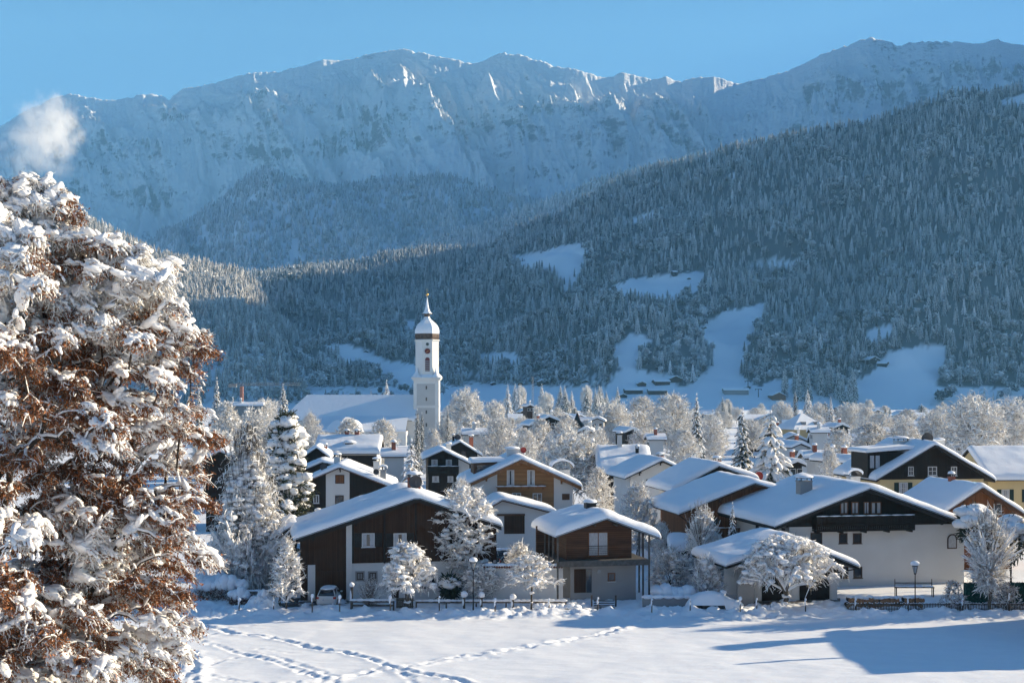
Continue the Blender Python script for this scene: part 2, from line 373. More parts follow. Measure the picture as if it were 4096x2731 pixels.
SIL = dict(
 far=[(-900, 520), (-200, 330), (0, 292), (60, 255), (130, 224), (160, 217), (215, 228), (250, 232), (300, 226), (330, 216), (375, 219), (386, 229), (402, 215), (420, 205), (480, 196), (540, 178), (600, 165), (640, 168), (700, 150), (740, 140), (800, 137), (860, 124), (905, 116), (930, 112), (950, 120), (1000, 128), (1060, 142), (1085, 150), (1110, 140), (1150, 123), (1190, 126), (1230, 138), (1280, 156), (1310, 158), (1340, 165), (1385, 181), (1400, 178), (1420, 170), (1440, 170), (1475, 178), (1510, 183), (1530, 176), (1553, 187), (1565, 190), (1590, 180), (1640, 178), (1700, 194), (1740, 184), (1800, 166), (1850, 148), (1880, 130), (1920, 115), (1950, 105), (1980, 92), (2010, 88), (2040, 98), (2060, 106), (2090, 98), (2130, 97), (2200, 98), (2240, 103), (2270, 95), (2290, 88), (2310, 97), (2352, 105), (2450, 60), (2600, -180), (3000, -200), (3700, -180), (4600, -180)],
 mid=[(-300, 700), (250, 640), (360, 530), (450, 490), (520, 440), (580, 388), (620, 382), (680, 410), (760, 420), (900, 402), (1000, 392), (1060, 402), (1120, 425), (1180, 440), (1230, 452), (1300, 480), (1400, 540), (1700, 640), (2600, 700)],
 spur=[(600, 720), (700, 640), (850, 590), (1000, 535), (1130, 500), (1260, 450), (1350, 412), (1440, 382), (1520, 362), (1640, 335), (1800, 330), (2600, 330)],
 left=[(-900, 180), (-200, 350), (0, 425), (60, 432), (140, 460), (200, 490), (300, 535), (400, 570), (480, 592), (540, 608), (600, 655), (680, 730), (800, 850), (900, 895), (1000, 900)],
 right=[(250, 760), (380, 680), (480, 640), (540, 612), (640, 610), (760, 598), (900, 570), (1010, 555), (1120, 548), (1200, 505), (1300, 460), (1400, 410), (1500, 370), (1600, 340), (1700, 314), (1800, 293), (1900, 270), (1980, 266), (2040, 242), (2120, 215), (2180, 192), (2240, 187), (2300, 190), (2352, 178), (2700, 60), (3300, -150), (4200, -250)])
def sil(k, t):
    a = np.array(SIL[k], float); return np.interp(np.asarray(t)*F+CX, a[:, 0], a[:, 1])
def yr_right(t): return np.interp(t, [-.25, -.1, 0.1, .25, .36, .6], [2900, 2850, 2650, 2450, 2350, 2300])
def y0_right(t): return np.interp(t, [-.25, -.1, .05, .2, .36], [1500, 1420, 1350, 1380, 1450])
def ridge_z(k, t, yr, sub): return CAMZ+(HY-sil(k, t))/F*yr-sub
def z_right(x, y):
    t = x/y; yr = yr_right(t); y0 = y0_right(t); zr = ridge_z('right', t, yr, 20)
    q = (y-y0)/(yr-y0)
    base = np.where(q < 1, zr*np.clip(q, 0, 1)**1.25, zr*(1-np.clip(q-1, 0, 3)*.5))
    env = sstep(0, .25, q)*(1-.75*sstep(.75, 1.0, q)*(q < 1.15))
    n = fbm(x/260+5, y/260, 4)*30+ridged(x/420+3, y/700+8, 3)*16-8
    return base+n*env-2*(1-sstep(-.05, .02, q))
def z_left(x, y):
    t = x/y; yr = 2300+0*t; y0 = 1450+0*t; zr = ridge_z('left', t, yr, 22)
    q = (y-y0)/(yr-y0)
    base = np.where(q < 1, zr*np.clip(q, 0, 1)**1.1, zr*(1-np.clip(q-1, 0, 3)*.6))
    return base+fbm(x/200, y/200+40, 3)*12*sstep(0, .2, q)*(1-.6*sstep(.8, 1, q))*np.clip(zr/100, 0, 1)-2*(1-sstep(-.05, .02, q))
def z_spur(x, y):
    t = x/y; yr = 3600+0*t; y0 = 2700+0*t; zr = ridge_z('spur', t, yr, 22); q = (y-y0)/(yr-y0)
    base = np.where(q < 1, zr*np.clip(q, 0, 1)**.9, zr*(1-np.clip(q-1, 0, 3)*.5))
    return base+fbm(x/300+9, y/300, 3)*20*sstep(0, .3, q)*(1-sstep(.8, 1, q))-3
def z_mid(x, y):
    t = x/y; yr = 4700+0*t; y0 = 3300+0*t; zr = ridge_z('mid', t, yr, 15); q = (y-y0)/(yr-y0)
    base = np.where(q < 1, zr*np.clip(q, 0, 1)**1.0, zr*(1-np.clip(q-1, 0, 3)*.5))
    n = ridged(t*14+3, q*1.1+8+t*6, 3)*60-30
    return base+(n+fbm(x/500, y/500, 3)*30)*sstep(0, .3, q)*(1-sstep(.8, 1, q))-3
def z_far(x, y):
    t = x/y; yr = 7400+fbm(t*5+2, 0*t, 2)*200; y0 = 5500.; zr = ridge_z('far', t, yr, 0); q = (y-y0)/(yr-y0)
    base = np.where(q < 1, zr*(.42*np.clip(q, 0, 1)**.9+.58*np.clip(q, 0, 1)**2.4), zr*(1-np.clip(q-1, 0, 3)*.9))
    env = sstep(.02, .35, q)*(1-sstep(.82, .99, q)); env2 = sstep(.02, .3, q)*(1-.93*sstep(.86, 1.0, q))
    warp = fbm(t*9+q*1.5, q*2.2, 3)*.22
    ts = t+.11*q; g = ridged(ts*8+warp*1.6, q*1.3+warp+3, 5, .52)
    g2 = ridged((t+.09*q)*38+warp*5, q*4+warp*2, 4, .55)
    cliff = np.abs(fbm(t*6+1, q*6+4+warp*3, 4))
    return base+(g-.7)*165*env+(g2-.6)*80*env2+cliff*70*env+(ridged((t+.10*q)*105+warp*8, q*13, 4, .6)-.6)*24*env2+fbm(t*260, 0*q, 3, .6)*5*sstep(.75, 1, q)*(q < 1.1)

def sheet(name, fn, t0, t1, y0, y1, nt_, ny, m, kind='structure', pw=1.0):
    t = np.linspace(t0, t1, nt_) if np.isscalar(t0) else t0; yy = y0+(y1-y0)*np.linspace(0, 1, ny)**pw
    T, Y = np.meshgrid(t, yy); X = T*Y
    o = grid_mesh(name, X, Y, fn(X, Y), m); tag(o, kind=kind); return o

def mountain_mat():
    m, nt, b = new_mat('rock and snow'); N = nt.nodes; L = nt.links; b.inputs['Roughness'].default_value = .8; b.inputs['Specular IOR Level'].default_value = .1
    g = N.new('ShaderNodeNewGeometry'); sx = N.new('ShaderNodeSeparateXYZ'); L.new(g.outputs['Normal'], sx.inputs[0])
    tc = N.new('ShaderNodeTexCoord'); mp = N.new('ShaderNodeMapping'); mp.inputs['Scale'].default_value = (.8, .6, 1.5); mp.inputs['Rotation'].default_value = (0, R(32), 0); L.new(tc.outputs['Object'], mp.inputs[0])
    n = N.new('ShaderNodeTexNoise'); n.inputs['Scale'].default_value = .0030; n.inputs['Detail'].default_value = 12; n.inputs['Roughness'].default_value = .74; L.new(mp.outputs[0], n.inputs['Vector'])
    n2 = N.new('ShaderNodeTexNoise'); n2.inputs['Scale'].default_value = .02; n2.inputs['Detail'].default_value = 8; n2.inputs['Roughness'].default_value = .7; L.new(mp.outputs[0], n2.inputs['Vector'])
    a = N.new('ShaderNodeMath'); a.operation = 'MULTIPLY_ADD'; L.new(n.outputs['Fac'], a.inputs[0]); a.inputs[1].default_value = 2.4; L.new(sx.outputs['Z'], a.inputs[2])
    a2 = N.new('ShaderNodeMath'); a2.operation = 'MULTIPLY_ADD'; L.new(n2.outputs['Fac'], a2.inputs[0]); a2.inputs[1].default_value = 1.0; L.new(a.outputs[0], a2.inputs[2])
    so_ = N.new('ShaderNodeSeparateXYZ'); L.new(tc.outputs['Object'], so_.inputs[0]); rx = N.new('ShaderNodeMapRange'); rx.inputs['From Min'].default_value = 900; rx.inputs['From Max'].default_value = 2000; rx.inputs['To Min'].default_value = 0; rx.inputs['To Max'].default_value = .16; L.new(so_.outputs['X'], rx.inputs['Value'])
    a3 = N.new('ShaderNodeMath'); a3.operation = 'SUBTRACT'; L.new(a2.outputs[0], a3.inputs[0]); L.new(rx.outputs[0], a3.inputs[1])
    mr = N.new('ShaderNodeMapRange'); mr.inputs['From Min'].default_value = 1.70; mr.inputs['From Max'].default_value = 1.94; L.new(a3.outputs[0], mr.inputs['Value'])
    mc = N.new('ShaderNodeMix'); mc.data_type = 'RGBA'; L.new(mr.outputs[0], mc.inputs[0]); mc.inputs[6].default_value = (.19, .20, .23, 1); mc.inputs[7].default_value = (.92, .93, .94, 1)
    L.new(mc.outputs[2], b.inputs['Base Color'])
    bp = N.new('ShaderNodeBump'); bp.inputs['Strength'].default_value = .9; bp.inputs['Distance'].default_value = 30; L.new(n2.outputs['Fac'], bp.inputs['Height']); L.new(bp.outputs[0], b.inputs['Normal'])
    return m
M['mountain'] = mountain_mat()
M['slope_snow'] = snow_mat('slope snow', b1=.3, s1=.02, d1=6, b2=.3, s2=.2, d2=.6)

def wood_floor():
    m, nt, b = new_mat('slope snow and shade darkened forest floor'); N = nt.nodes; L = nt.links; b.inputs['Roughness'].default_value = .85
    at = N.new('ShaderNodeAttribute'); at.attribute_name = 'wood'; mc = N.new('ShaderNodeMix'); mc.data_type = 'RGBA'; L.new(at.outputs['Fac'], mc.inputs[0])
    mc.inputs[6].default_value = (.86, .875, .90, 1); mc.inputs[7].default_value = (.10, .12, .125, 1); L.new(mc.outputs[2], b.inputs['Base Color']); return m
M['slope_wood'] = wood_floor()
sheet('mountain', z_far, np.concatenate([np.linspace(-.62, -.39, 60), np.linspace(-.388, .388, 1350), np.linspace(.39, .95, 140)]), 0, 5450, 8600, 0, 520, M['mountain'])
sheet('mountain_foothill', z_mid, -.5, .5, 3300, 5600, 360, 120, M['slope_snow'])
sheet('hill', z_spur, -.3, .5, 2700, 4600, 240, 90, M['slope_snow'])
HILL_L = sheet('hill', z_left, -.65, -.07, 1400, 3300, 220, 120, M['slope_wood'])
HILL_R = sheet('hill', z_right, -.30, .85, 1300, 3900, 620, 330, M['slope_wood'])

# the high ridge on the sun's side, beyond the frame, whose shadow fills the valley
def z_shadow_ridge(x, y):
    crest = 1350+(y-1700)*.12
    h = 790*sstep(1560, 1860, y)*(1-sstep(3300, 3900, y))+2400*sstep(3600, 4500, y)
    crest = np.where(y > 3500, crest+(y-3500)*.55, crest)
    d = np.abs(x-crest)
    return h*np.clip(1-d/(480+.10*(y-1500)), 0, 1)**.9*(1+.10*fbm(x/500, y/500, 3))-3
xs = np.linspace(900, 4300, 110); ys = np.linspace(1450, 6500, 130)
Xg, Yg = np.meshgrid(xs, ys)
tag(grid_mesh('hill', Xg, Yg, z_shadow_ridge(Xg, Yg), M['slope_snow']), kind='structure')  # shadow ridge beyond the frame, not one of the visible hills

def z_shadow_massif(x, y):  # unseen massif, added to keep direct sun off the far mountain face
    d = np.sqrt(((x-4350)/1500)**2+((y-8000)/2600)**2)
    return 2750*np.clip(1-d, 0, 1)**.7*(1+.05*fbm(x/700, y/700, 3))-5
Xg, Yg = np.meshgrid(np.linspace(2800, 6000, 70), np.linspace(5300, 10600, 90))
tag(grid_mesh('mountain', Xg, Yg, z_shadow_massif(Xg, Yg), M['mountain']), kind='structure')  # added unseen massif, not part of the visible mountain

def z_near(x, y):
    """village plain; the meadow rises towards the camera's hillside"""
    x = np.asarray(x, float); y = np.asarray(y, float)
    z = 17*np.clip(1-y/86, 0, 2)**1.25
    return z
def H(x, y):
    z = z_near(x, y) if y < 90 else 0.0
    if y > 1300:
        a = [0.0]
        t = x/y
        if -.30 < t < .85: a.append(float(z_right(np.array(x), np.array(y))))
        if -.65 < t < -.07: a.append(float(z_left(np.array(x), np.array(y))))
        z = max(a)
    return float(z)

# ---------------- ground: one sheet to the horizon, fine over the meadow
def tracks():
    A = lambda pts: [(402+.415*x, 1263.3+.415*y) for x, y in pts]
    B = lambda pts: [(1378+.4141*x, 1263.3+.4141*y) for x, y in pts]
    T = [(A([(120, 490), (180, 468), (235, 448)]), .8),
         (A([(60, 418), (130, 412), (240, 430), (330, 462), (480, 470), (560, 488), (620, 500), (800, 540), (950, 562), (1080, 600), (1180, 640), (1260, 662), (1360, 680), (1500, 705), (1640, 740), (1720, 760)]), 1.3),
         (A([(560, 740), (700, 728), (870, 712), (1000, 690), (1100, 665), (1260, 650), (1400, 622), (1500, 602), (1700, 575), (1950, 535), (2150, 502), (2352, 470)])+B([(60, 452), (120, 430), (180, 410), (250, 388), (330, 352), (385, 325)]), 1.6),
         (A([(130, 505), (250, 530), (330, 560), (420, 580), (560, 622), (700, 668), (850, 715), (900, 735)]), 1.1),
         (A([(400, 556), (480, 570), (560, 592), (700, 640), (860, 690), (960, 708)]), .9),
         (A([(170, 640), (240, 612), (330, 592), (360, 600)]), .8), (A([(170, 690), (300, 710), (500, 738), (600, 750)]), 1.0),
         (A([(1240, 665), (1290, 700), (1320, 745), (1300, 770)]), 1.0), (A([(200, 425), (350, 420), (515, 408)]), .5), (A([(420, 540), (520, 545), (640, 562)]), .4),
         (A([(1560, 615), (1640, 605), (1775, 593)]), .4), (A([(120, 600), (60, 700), (20, 800)]), 2.2), (A([(90, 560), (110, 640), (100, 760)]), 2.2)]
    return T
gx = np.arange(-62, 62, .16); gy = np.concatenate([np.arange(84, 117, .16), np.arange(117, 134.01, .22)])
X, Y = np.meshgrid(gx, gy)
Z = z_near(X, Y)+fbm(X*.10, Y*.14, 3)*.10+fbm(X*.35, Y*.7, 2)*.03
rough = sstep(116.5, 119.5, Y+1.5*pnoise(X*.13, Y*0+2))*(1-sstep(127.5, 129, Y))
lump = np.clip(fbm(X*.55+7, Y*.7, 4, .6), -.3, 2)
Z = Z+rough*(lump*.34+.05)
# ploughed snow ridge along the meadow edge
Z += .30*np.exp(-((Y-120.3-.9*pnoise(X*.11, X*0))/1.1)**2)*(.6+1.0*np.clip(fbm(X*.5, Y*.5+30, 3, .6)+.35, 0, 2))
rr = np.random.default_rng(5)
for pts, wgt in tracks():
    G = [((px-CX)/F*GY(py), GY(py)) for px, py in pts]
    for (x0, y0), (x1, y1) in zip(G[:-1], G[1:]):
        L_ = math.hypot(x1-x0, y1-y0); n = max(1, int(L_/.21)); nx_, ny_ = -(y1-y0)/L_, (x1-x0)/L_
        for k in range(n):
            for _ in range(1 if wgt < 1.2 else 2):
                f = (k+rr.random()*1.6-.3)/n; off = (.16 if k % 2 else -.16)*max(1, wgt)+rr.normal()*.11*wgt
                cx, cy = x0+(x1-x0)*f+nx_*off, y0+(y1-y0)*f+ny_*off
                if rr.random() < .85:
                    mx_, my_ = x0+(x1-x0)*f+rr.normal()*.06, y0+(y1-y0)*f+rr.normal()*.06; i0, i1 = np.searchsorted(gx, (mx_-1, mx_+1)); j0, j1 = np.searchsorted(gy, (my_-1, my_+1))
                    if i1 > i0 and j1 > j0: Z[j0:j1, i0:i1] += -.045*min(1.3, wgt)*np.exp(-((X[j0:j1, i0:i1]-mx_)/.27)**2-((Y[j0:j1, i0:i1]-my_)/.27)**2)
                ra = .11+.13*rr.random(); dep = (.02+.11*rr.random()**2)*min(1.15, wgt)
                i0, i1 = np.searchsorted(gx, (cx-1, cx+1)); j0, j1 = np.searchsorted(gy, (cy-1.2, cy+1.2))
                if i1 <= i0 or j1 <= j0: continue
                d2 = ((X[j0:j1, i0:i1]-cx)/ra)**2+((Y[j0:j1, i0:i1]-cy)/(ra*1.3))**2
                Z[j0:j1, i0:i1] += -dep*np.exp(-d2)+.05*wgt*np.exp(-d2/4.0)*(rr.random()*1.2)
# join the fine sheet flush with the coarse one around it
edge = np.minimum(np.minimum(sstep(0, 3, X+62), sstep(0, 3, 61.9-X)), 1-sstep(130, 133.9, Y))
base = z_near(X, Y)
Z = base+(Z-base)*edge
fine = grid_mesh('ground', X, Y, Z, M['snow_field']); tag(fine, kind='structure')
def coarse(x0, x1, y0, y1, nx, ny):
    a = np.linspace(x0, x1, nx); c = np.linspace(y0, y1, ny); Xa, Ya = np.meshgrid(a, c); return Xa, Ya, z_near(Xa, Ya)
b = MB()
for (x0, x1, y0, y1, nx, ny) in ((-400, -62, 0, 134, 30, 90), (gx[-1], 400, 0, 134, 30, 90), (-62, gx[-1], -60, 84, 40, 90), (-400, -62, -60, 0, 10, 12), (gx[-1], 400, -60, 0, 10, 12), (-400, 400, 133.9, 1500, 60, 90)):
    Xa, Ya, Za = coarse(x0, x1, y0, y1, nx, ny)
    if y0 > 130: Za = Za+fbm(Xa*.01, Ya*.01, 2)*.6*sstep(134, 200, Ya)
    ii = np.arange(Xa.size).reshape(Xa.shape); q = np.stack([ii[:-1, :-1], ii[:-1, 1:], ii[1:, 1:], ii[1:, :-1]], -1).reshape(-1, 4)
    b.add(np.stack([Xa, Ya, Za], -1).reshape(-1, 3), q, 0, True)
b.add([(-30000, -3000, -.6), (30000, -3000, -.6), (30000, 30000, -.6), (-30000, 30000, -.6)], [(0, 1, 2, 3)], 0)
for s_ in (-1, 1): b.add([(s_*400, -60, 0), (s_*9000, -60, 0), (s_*9000, 1600, 0), (s_*400, 1600, 0)], [(0, 1, 2, 3) if s_ > 0 else (3, 2, 1, 0)], 0)
b.add([(-9000, 1500, -.01), (9000, 1500, -.01), (9000, 9000, -.01), (-9000, 9000, -.01)], [(0, 1, 2, 3)], 0)
tag(b.build('terrain', M['snow_field']), kind='structure')

# ================================================================ haze
hz, hnt, hb = new_mat('valley haze'); hnt.nodes.remove(hb)
pv = hnt.nodes.new('ShaderNodeVolumePrincipled'); pv.inputs['Color'].default_value = (.28, .66, 1, 1); pv.inputs['Density'].default_value = 6.0e-5; pv.inputs['Anisotropy'].default_value = .1
hnt.links.new(pv.outputs[0], hnt.nodes['Material Output'].inputs['Volume'])
b = MB(); b.box(-9500, 9500, -3500, 11000, -4, 2820)
tag(b.build('haze', hz), 'pale blue winter haze filling the valley up to the peaks', 'haze', kind='stuff')
# ================================================================ far forests
def star_conifer(tiers, k, rg, r=.20):
    """unit-height snow-dusted conifer: jagged drooping skirts; snow share high on the bough tips, none in the gaps"""
    V = []; Fc = []; A = []
    for i in range(tiers):
        zb = .05+.95*i/tiers; zt = min(zb+1.7*.95/tiers, 1.0)
        R0 = r*(1-zb)**.8*(.85+.3*rg.random())+.008
        a0 = rg.random()*6.28; n0 = len(V); m = 2*k
        for j in range(m):
            rad = R0*(1.0 if j % 2 == 0 else .45)*(.85+.3*rg.random()); a = a0+j*np.pi/k
            V.append((rad*np.cos(a), rad*np.sin(a), zb+(-.04 if j % 2 == 0 else .03))); A.append((.62+.35*rg.random()) if j % 2 == 0 else -.15)
        V.append((0, 0, zt)); t = len(V)-1; A.append(.35+.5*i/tiers)
        for j in range(m): Fc.append((n0+j, n0+(j+1) % m, t))
    return np.array(V), np.array(Fc), np.array(A)
def broad_blob(rg, nf=120):
    u = rg.standard_normal((nf, 3)); u /= np.linalg.norm(u, axis=1, keepdims=True)
    c = u*np.array([.30, .30, .36])*(.5+.55*rg.random((nf, 1)))+np.array([0, 0, .60])
    s = (.045 if nf > 50 else .09)*(1+rg.random((nf, 1)))
    a = rg.standard_normal((nf, 3)); bb = rg.standard_normal((nf, 3)); cc = rg.standard_normal((nf, 3))
    V = np.stack([c+a*s, c+bb*s, c-(a+bb)*.5*s+cc*s*.4], 1); A = np.repeat(np.clip(.30+.45*(c[:, 2]-.3)/.6+.35*rg.standard_normal(nf), -.1, 1), 3)
    core, F2 = ICO[1]; core = core*np.array([.22, .22, .28])*(1+.25*rg.standard_normal((len(core), 1)))+np.array([0, 0, .58])
    return np.vstack([V.reshape(-1, 3), core]), np.vstack([np.arange(nf*3).reshape(-1, 3), F2+nf*3]), np.concatenate([A, .15+.4*(core[:, 2]-.3)])
def merge(mb, protos, pos, sx, sz, m, rg):
    if not hasattr(mb, 'A'): mb.A = []
    k = rg.integers(0, len(protos), len(pos)); yaw = rg.random(len(pos))*6.28; tone = .30*rg.standard_normal(len(pos))*.6
    for i, (V, Fc, A) in enumerate(protos):
        s = k == i
        if not s.any(): continue
        c, n_ = np.cos(yaw[s])[:, None], np.sin(yaw[s])[:, None]
        X = (V[None, :, 0]*c-V[None, :, 1]*n_)*sx[s][:, None]; Y = (V[None, :, 0]*n_+V[None, :, 1]*c)*sx[s][:, None]; Z = V[None, :, 2]*sz[s][:, None]
        W = np.stack([X, Y, Z], -1)+pos[s][:, None]; mb.A.append((A[None]+tone[s][:, None]).ravel())
        mb.add(W.reshape(-1, 3), (Fc[None]+np.arange(s.sum())[:, None, None]*len(V)).reshape(-1, 3), m, False)
fr = np.random.default_rng(21)
CON_A = [star_conifer(6, 5, fr) for _ in range(8)]
CON_B = [star_conifer(4, 4, fr, .22) for _ in range(5)]
BRO = [broad_blob(fr) for _ in range(6)]
BRO_S = [broad_blob(fr, 20) for _ in range(4)]

def inside(px, py, poly):
    poly = np.array(poly, float); n = len(poly); r = np.zeros(len(px), bool)
    for i in range(n):
        x0, y0 = poly[i]; x1, y1 = poly[(i+1) % n]
        c = ((y0 > py) != (y1 > py)) & (px < (x1-x0)*(py-y0)/(y1-y0+1e-9)+x0); r ^= c
    return r
CLEAR = [
 [(1170, 590), (1240, 578), (1300, 562), (1348, 555), (1345, 600), (1325, 650), (1305, 680), (1275, 625), (1190, 612)],
 [(1390, 668), (1450, 638), (1530, 630), (1622, 622), (1605, 668), (1545, 690), (1430, 695)],
 [(1595, 762), (1660, 715), (1760, 696), (1752, 745), (1715, 800), (1705, 860), (1760, 905), (1560, 905), (1625, 850), (1640, 800)],
 [(1405, 800), (1450, 765), (1500, 778), (1475, 805), (1460, 850), (1540, 858), (1580, 910), (1380, 910), (1425, 850)],
 [(1715, 612), (1760, 600), (1835, 596), (1830, 614), (1760, 622)],
 [(1945, 885), (2010, 850), (2040, 805), (2100, 796), (2178, 788), (2172, 830), (2150, 880), (2140, 940), (1990, 945), (1940, 930)],
 [(400, 885), (560, 858), (610, 822), (650, 835), (700, 880), (740, 905), (400, 935)],
 [(745, 786), (800, 790), (900, 830), (1010, 845), (1010, 905), (900, 880), (860, 850), (790, 838)],
 [(1010, 888), (1100, 880), (1300, 888), (1420, 905), (1800, 905), (2140, 930), (2140, 960), (1010, 960)],
 [(1425, 515), (1480, 490), (1545, 473), (1505, 498), (1440, 520)],
 [(1085, 815), (1180, 806), (1200, 838), (1110, 835)], [(930, 735), (960, 735), (960, 760), (930, 760)],
 [(1700, 905), (1780, 872), (1850, 868), (1860, 905)], [(2290, 235), (2352, 215), (2400, 235), (2330, 250)],
 [(1990, 760), (2050, 740), (2060, 765), (1995, 800)], [(1665, 405), (1690, 395), (1700, 410), (1670, 415)]]
def project(x, y, z): return x/y*F+CX, HY-(z-CAMZ)/y*F
def cover(fn, t0, t1, y0, y1, n, rg):
    """random ground points under equal area density"""
    y = np.sqrt(rg.random(n)*(y1**2-y0**2)+y0**2); t = t0+(t1-t0)*rg.random(n)
    x = t*y; return x, y, fn(x, y)

def forest_on(name, fn, box, n, label, protoC, protoB, mC, mB, hmin, hmax, keep, bfrac):
    rg = np.random.default_rng(abs(hash(label)) % 1 + n)
    x, y, z = cover(fn, *box, n, rg)
    k = keep(x, y, z, rg); x, y, z = x[k], y[k], z[k]
    stand = fbm(x/90, y/90, 3); bro = (bfrac(x, y, z)+stand*.6) > rg.random(len(x))
    pos = np.stack([x, y, z-.6], -1)
    hh = (hmin+(hmax-hmin)*rg.random(len(x))**1.4)*(1+.28*pnoise(x/60+9, y/60))
    mb = MB(); merge(mb, protoC, pos[~bro], hh[~bro]*(.92+.2*rg.random((~bro).sum())), hh[~bro], 0, rg)
    hb_ = hh[bro]*.72; merge(mb, protoB, pos[bro], hb_*(1.0+.4*rg.random(bro.sum())), hb_, 1, rg)
    if len(x) == 0: return 0
    o = mb.build(name, [mC, mB]); at_ = o.data.attributes.new('snow_share', 'FLOAT', 'POINT'); at_.data.foreach_set('value', np.concatenate(mb.A).astype(np.float32)); tag(o, label, 'forest', kind='stuff'); return len(x)

def keep_right(x, y, z, rg):
    px, py = project(x, y, z); k = (z > 2) & (px > -60) & (px < 2430)
    tz = z_left(x, y) if True else z
    k &= ~((x/y < -.10) & (tz > z+2))
    for c in CLEAR: k &= ~inside(px+rg.normal(0, 5, len(px)), py+rg.normal(0, 2.5, len(px)), c)
    low = (py > 888) & (rg.random(len(px)) < .82); k &= ~low
    thin = (py > 850) & (px < 1450) & (rg.random(len(px)) < .35); k &= ~thin
    yr = yr_right(x/y); k &= y < yr+130
    return k
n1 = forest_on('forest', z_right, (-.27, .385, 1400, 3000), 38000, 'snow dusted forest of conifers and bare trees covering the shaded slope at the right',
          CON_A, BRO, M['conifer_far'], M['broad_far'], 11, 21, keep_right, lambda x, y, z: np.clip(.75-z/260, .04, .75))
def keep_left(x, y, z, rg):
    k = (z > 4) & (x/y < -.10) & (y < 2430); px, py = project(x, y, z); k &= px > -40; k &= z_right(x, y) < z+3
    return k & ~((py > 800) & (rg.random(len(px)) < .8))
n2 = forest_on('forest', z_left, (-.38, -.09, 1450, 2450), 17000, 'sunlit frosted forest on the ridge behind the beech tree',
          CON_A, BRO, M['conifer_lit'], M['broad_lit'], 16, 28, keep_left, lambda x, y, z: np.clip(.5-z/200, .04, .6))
def keep_spur(x, y, z, rg):
    px, py = project(x, y, z); return (py < 640) & (px > 640) & (px < 1750) & (y < 3720) & (z > 30)
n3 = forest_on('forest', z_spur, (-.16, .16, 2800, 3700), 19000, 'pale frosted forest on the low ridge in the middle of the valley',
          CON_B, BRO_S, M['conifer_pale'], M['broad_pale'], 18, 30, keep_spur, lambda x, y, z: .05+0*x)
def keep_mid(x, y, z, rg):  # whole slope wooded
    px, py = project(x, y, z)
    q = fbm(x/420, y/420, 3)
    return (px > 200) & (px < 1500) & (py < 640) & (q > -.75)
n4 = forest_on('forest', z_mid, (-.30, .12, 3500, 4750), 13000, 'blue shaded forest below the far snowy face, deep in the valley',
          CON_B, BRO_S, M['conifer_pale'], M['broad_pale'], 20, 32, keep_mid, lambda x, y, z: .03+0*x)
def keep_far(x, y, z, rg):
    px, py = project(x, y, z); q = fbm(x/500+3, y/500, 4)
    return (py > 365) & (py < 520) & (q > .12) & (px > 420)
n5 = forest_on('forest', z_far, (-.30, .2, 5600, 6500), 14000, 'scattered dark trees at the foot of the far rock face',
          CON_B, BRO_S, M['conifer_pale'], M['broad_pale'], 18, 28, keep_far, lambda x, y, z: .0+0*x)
print('forest', n1, n2, n3, n4, n5)

# floor colour darkened for undergrowth and shade between the trees wherever woods stand, open snow in the clearings
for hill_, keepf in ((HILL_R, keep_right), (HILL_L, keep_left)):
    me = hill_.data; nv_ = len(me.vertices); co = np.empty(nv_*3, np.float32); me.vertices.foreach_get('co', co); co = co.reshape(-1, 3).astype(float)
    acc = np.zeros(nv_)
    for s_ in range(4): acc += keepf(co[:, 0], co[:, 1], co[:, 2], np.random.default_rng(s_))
    at_ = me.attributes.new('wood', 'FLOAT', 'POINT'); at_.data.foreach_set('value', (sstep(.3, .8, acc/4)).astype(np.float32))
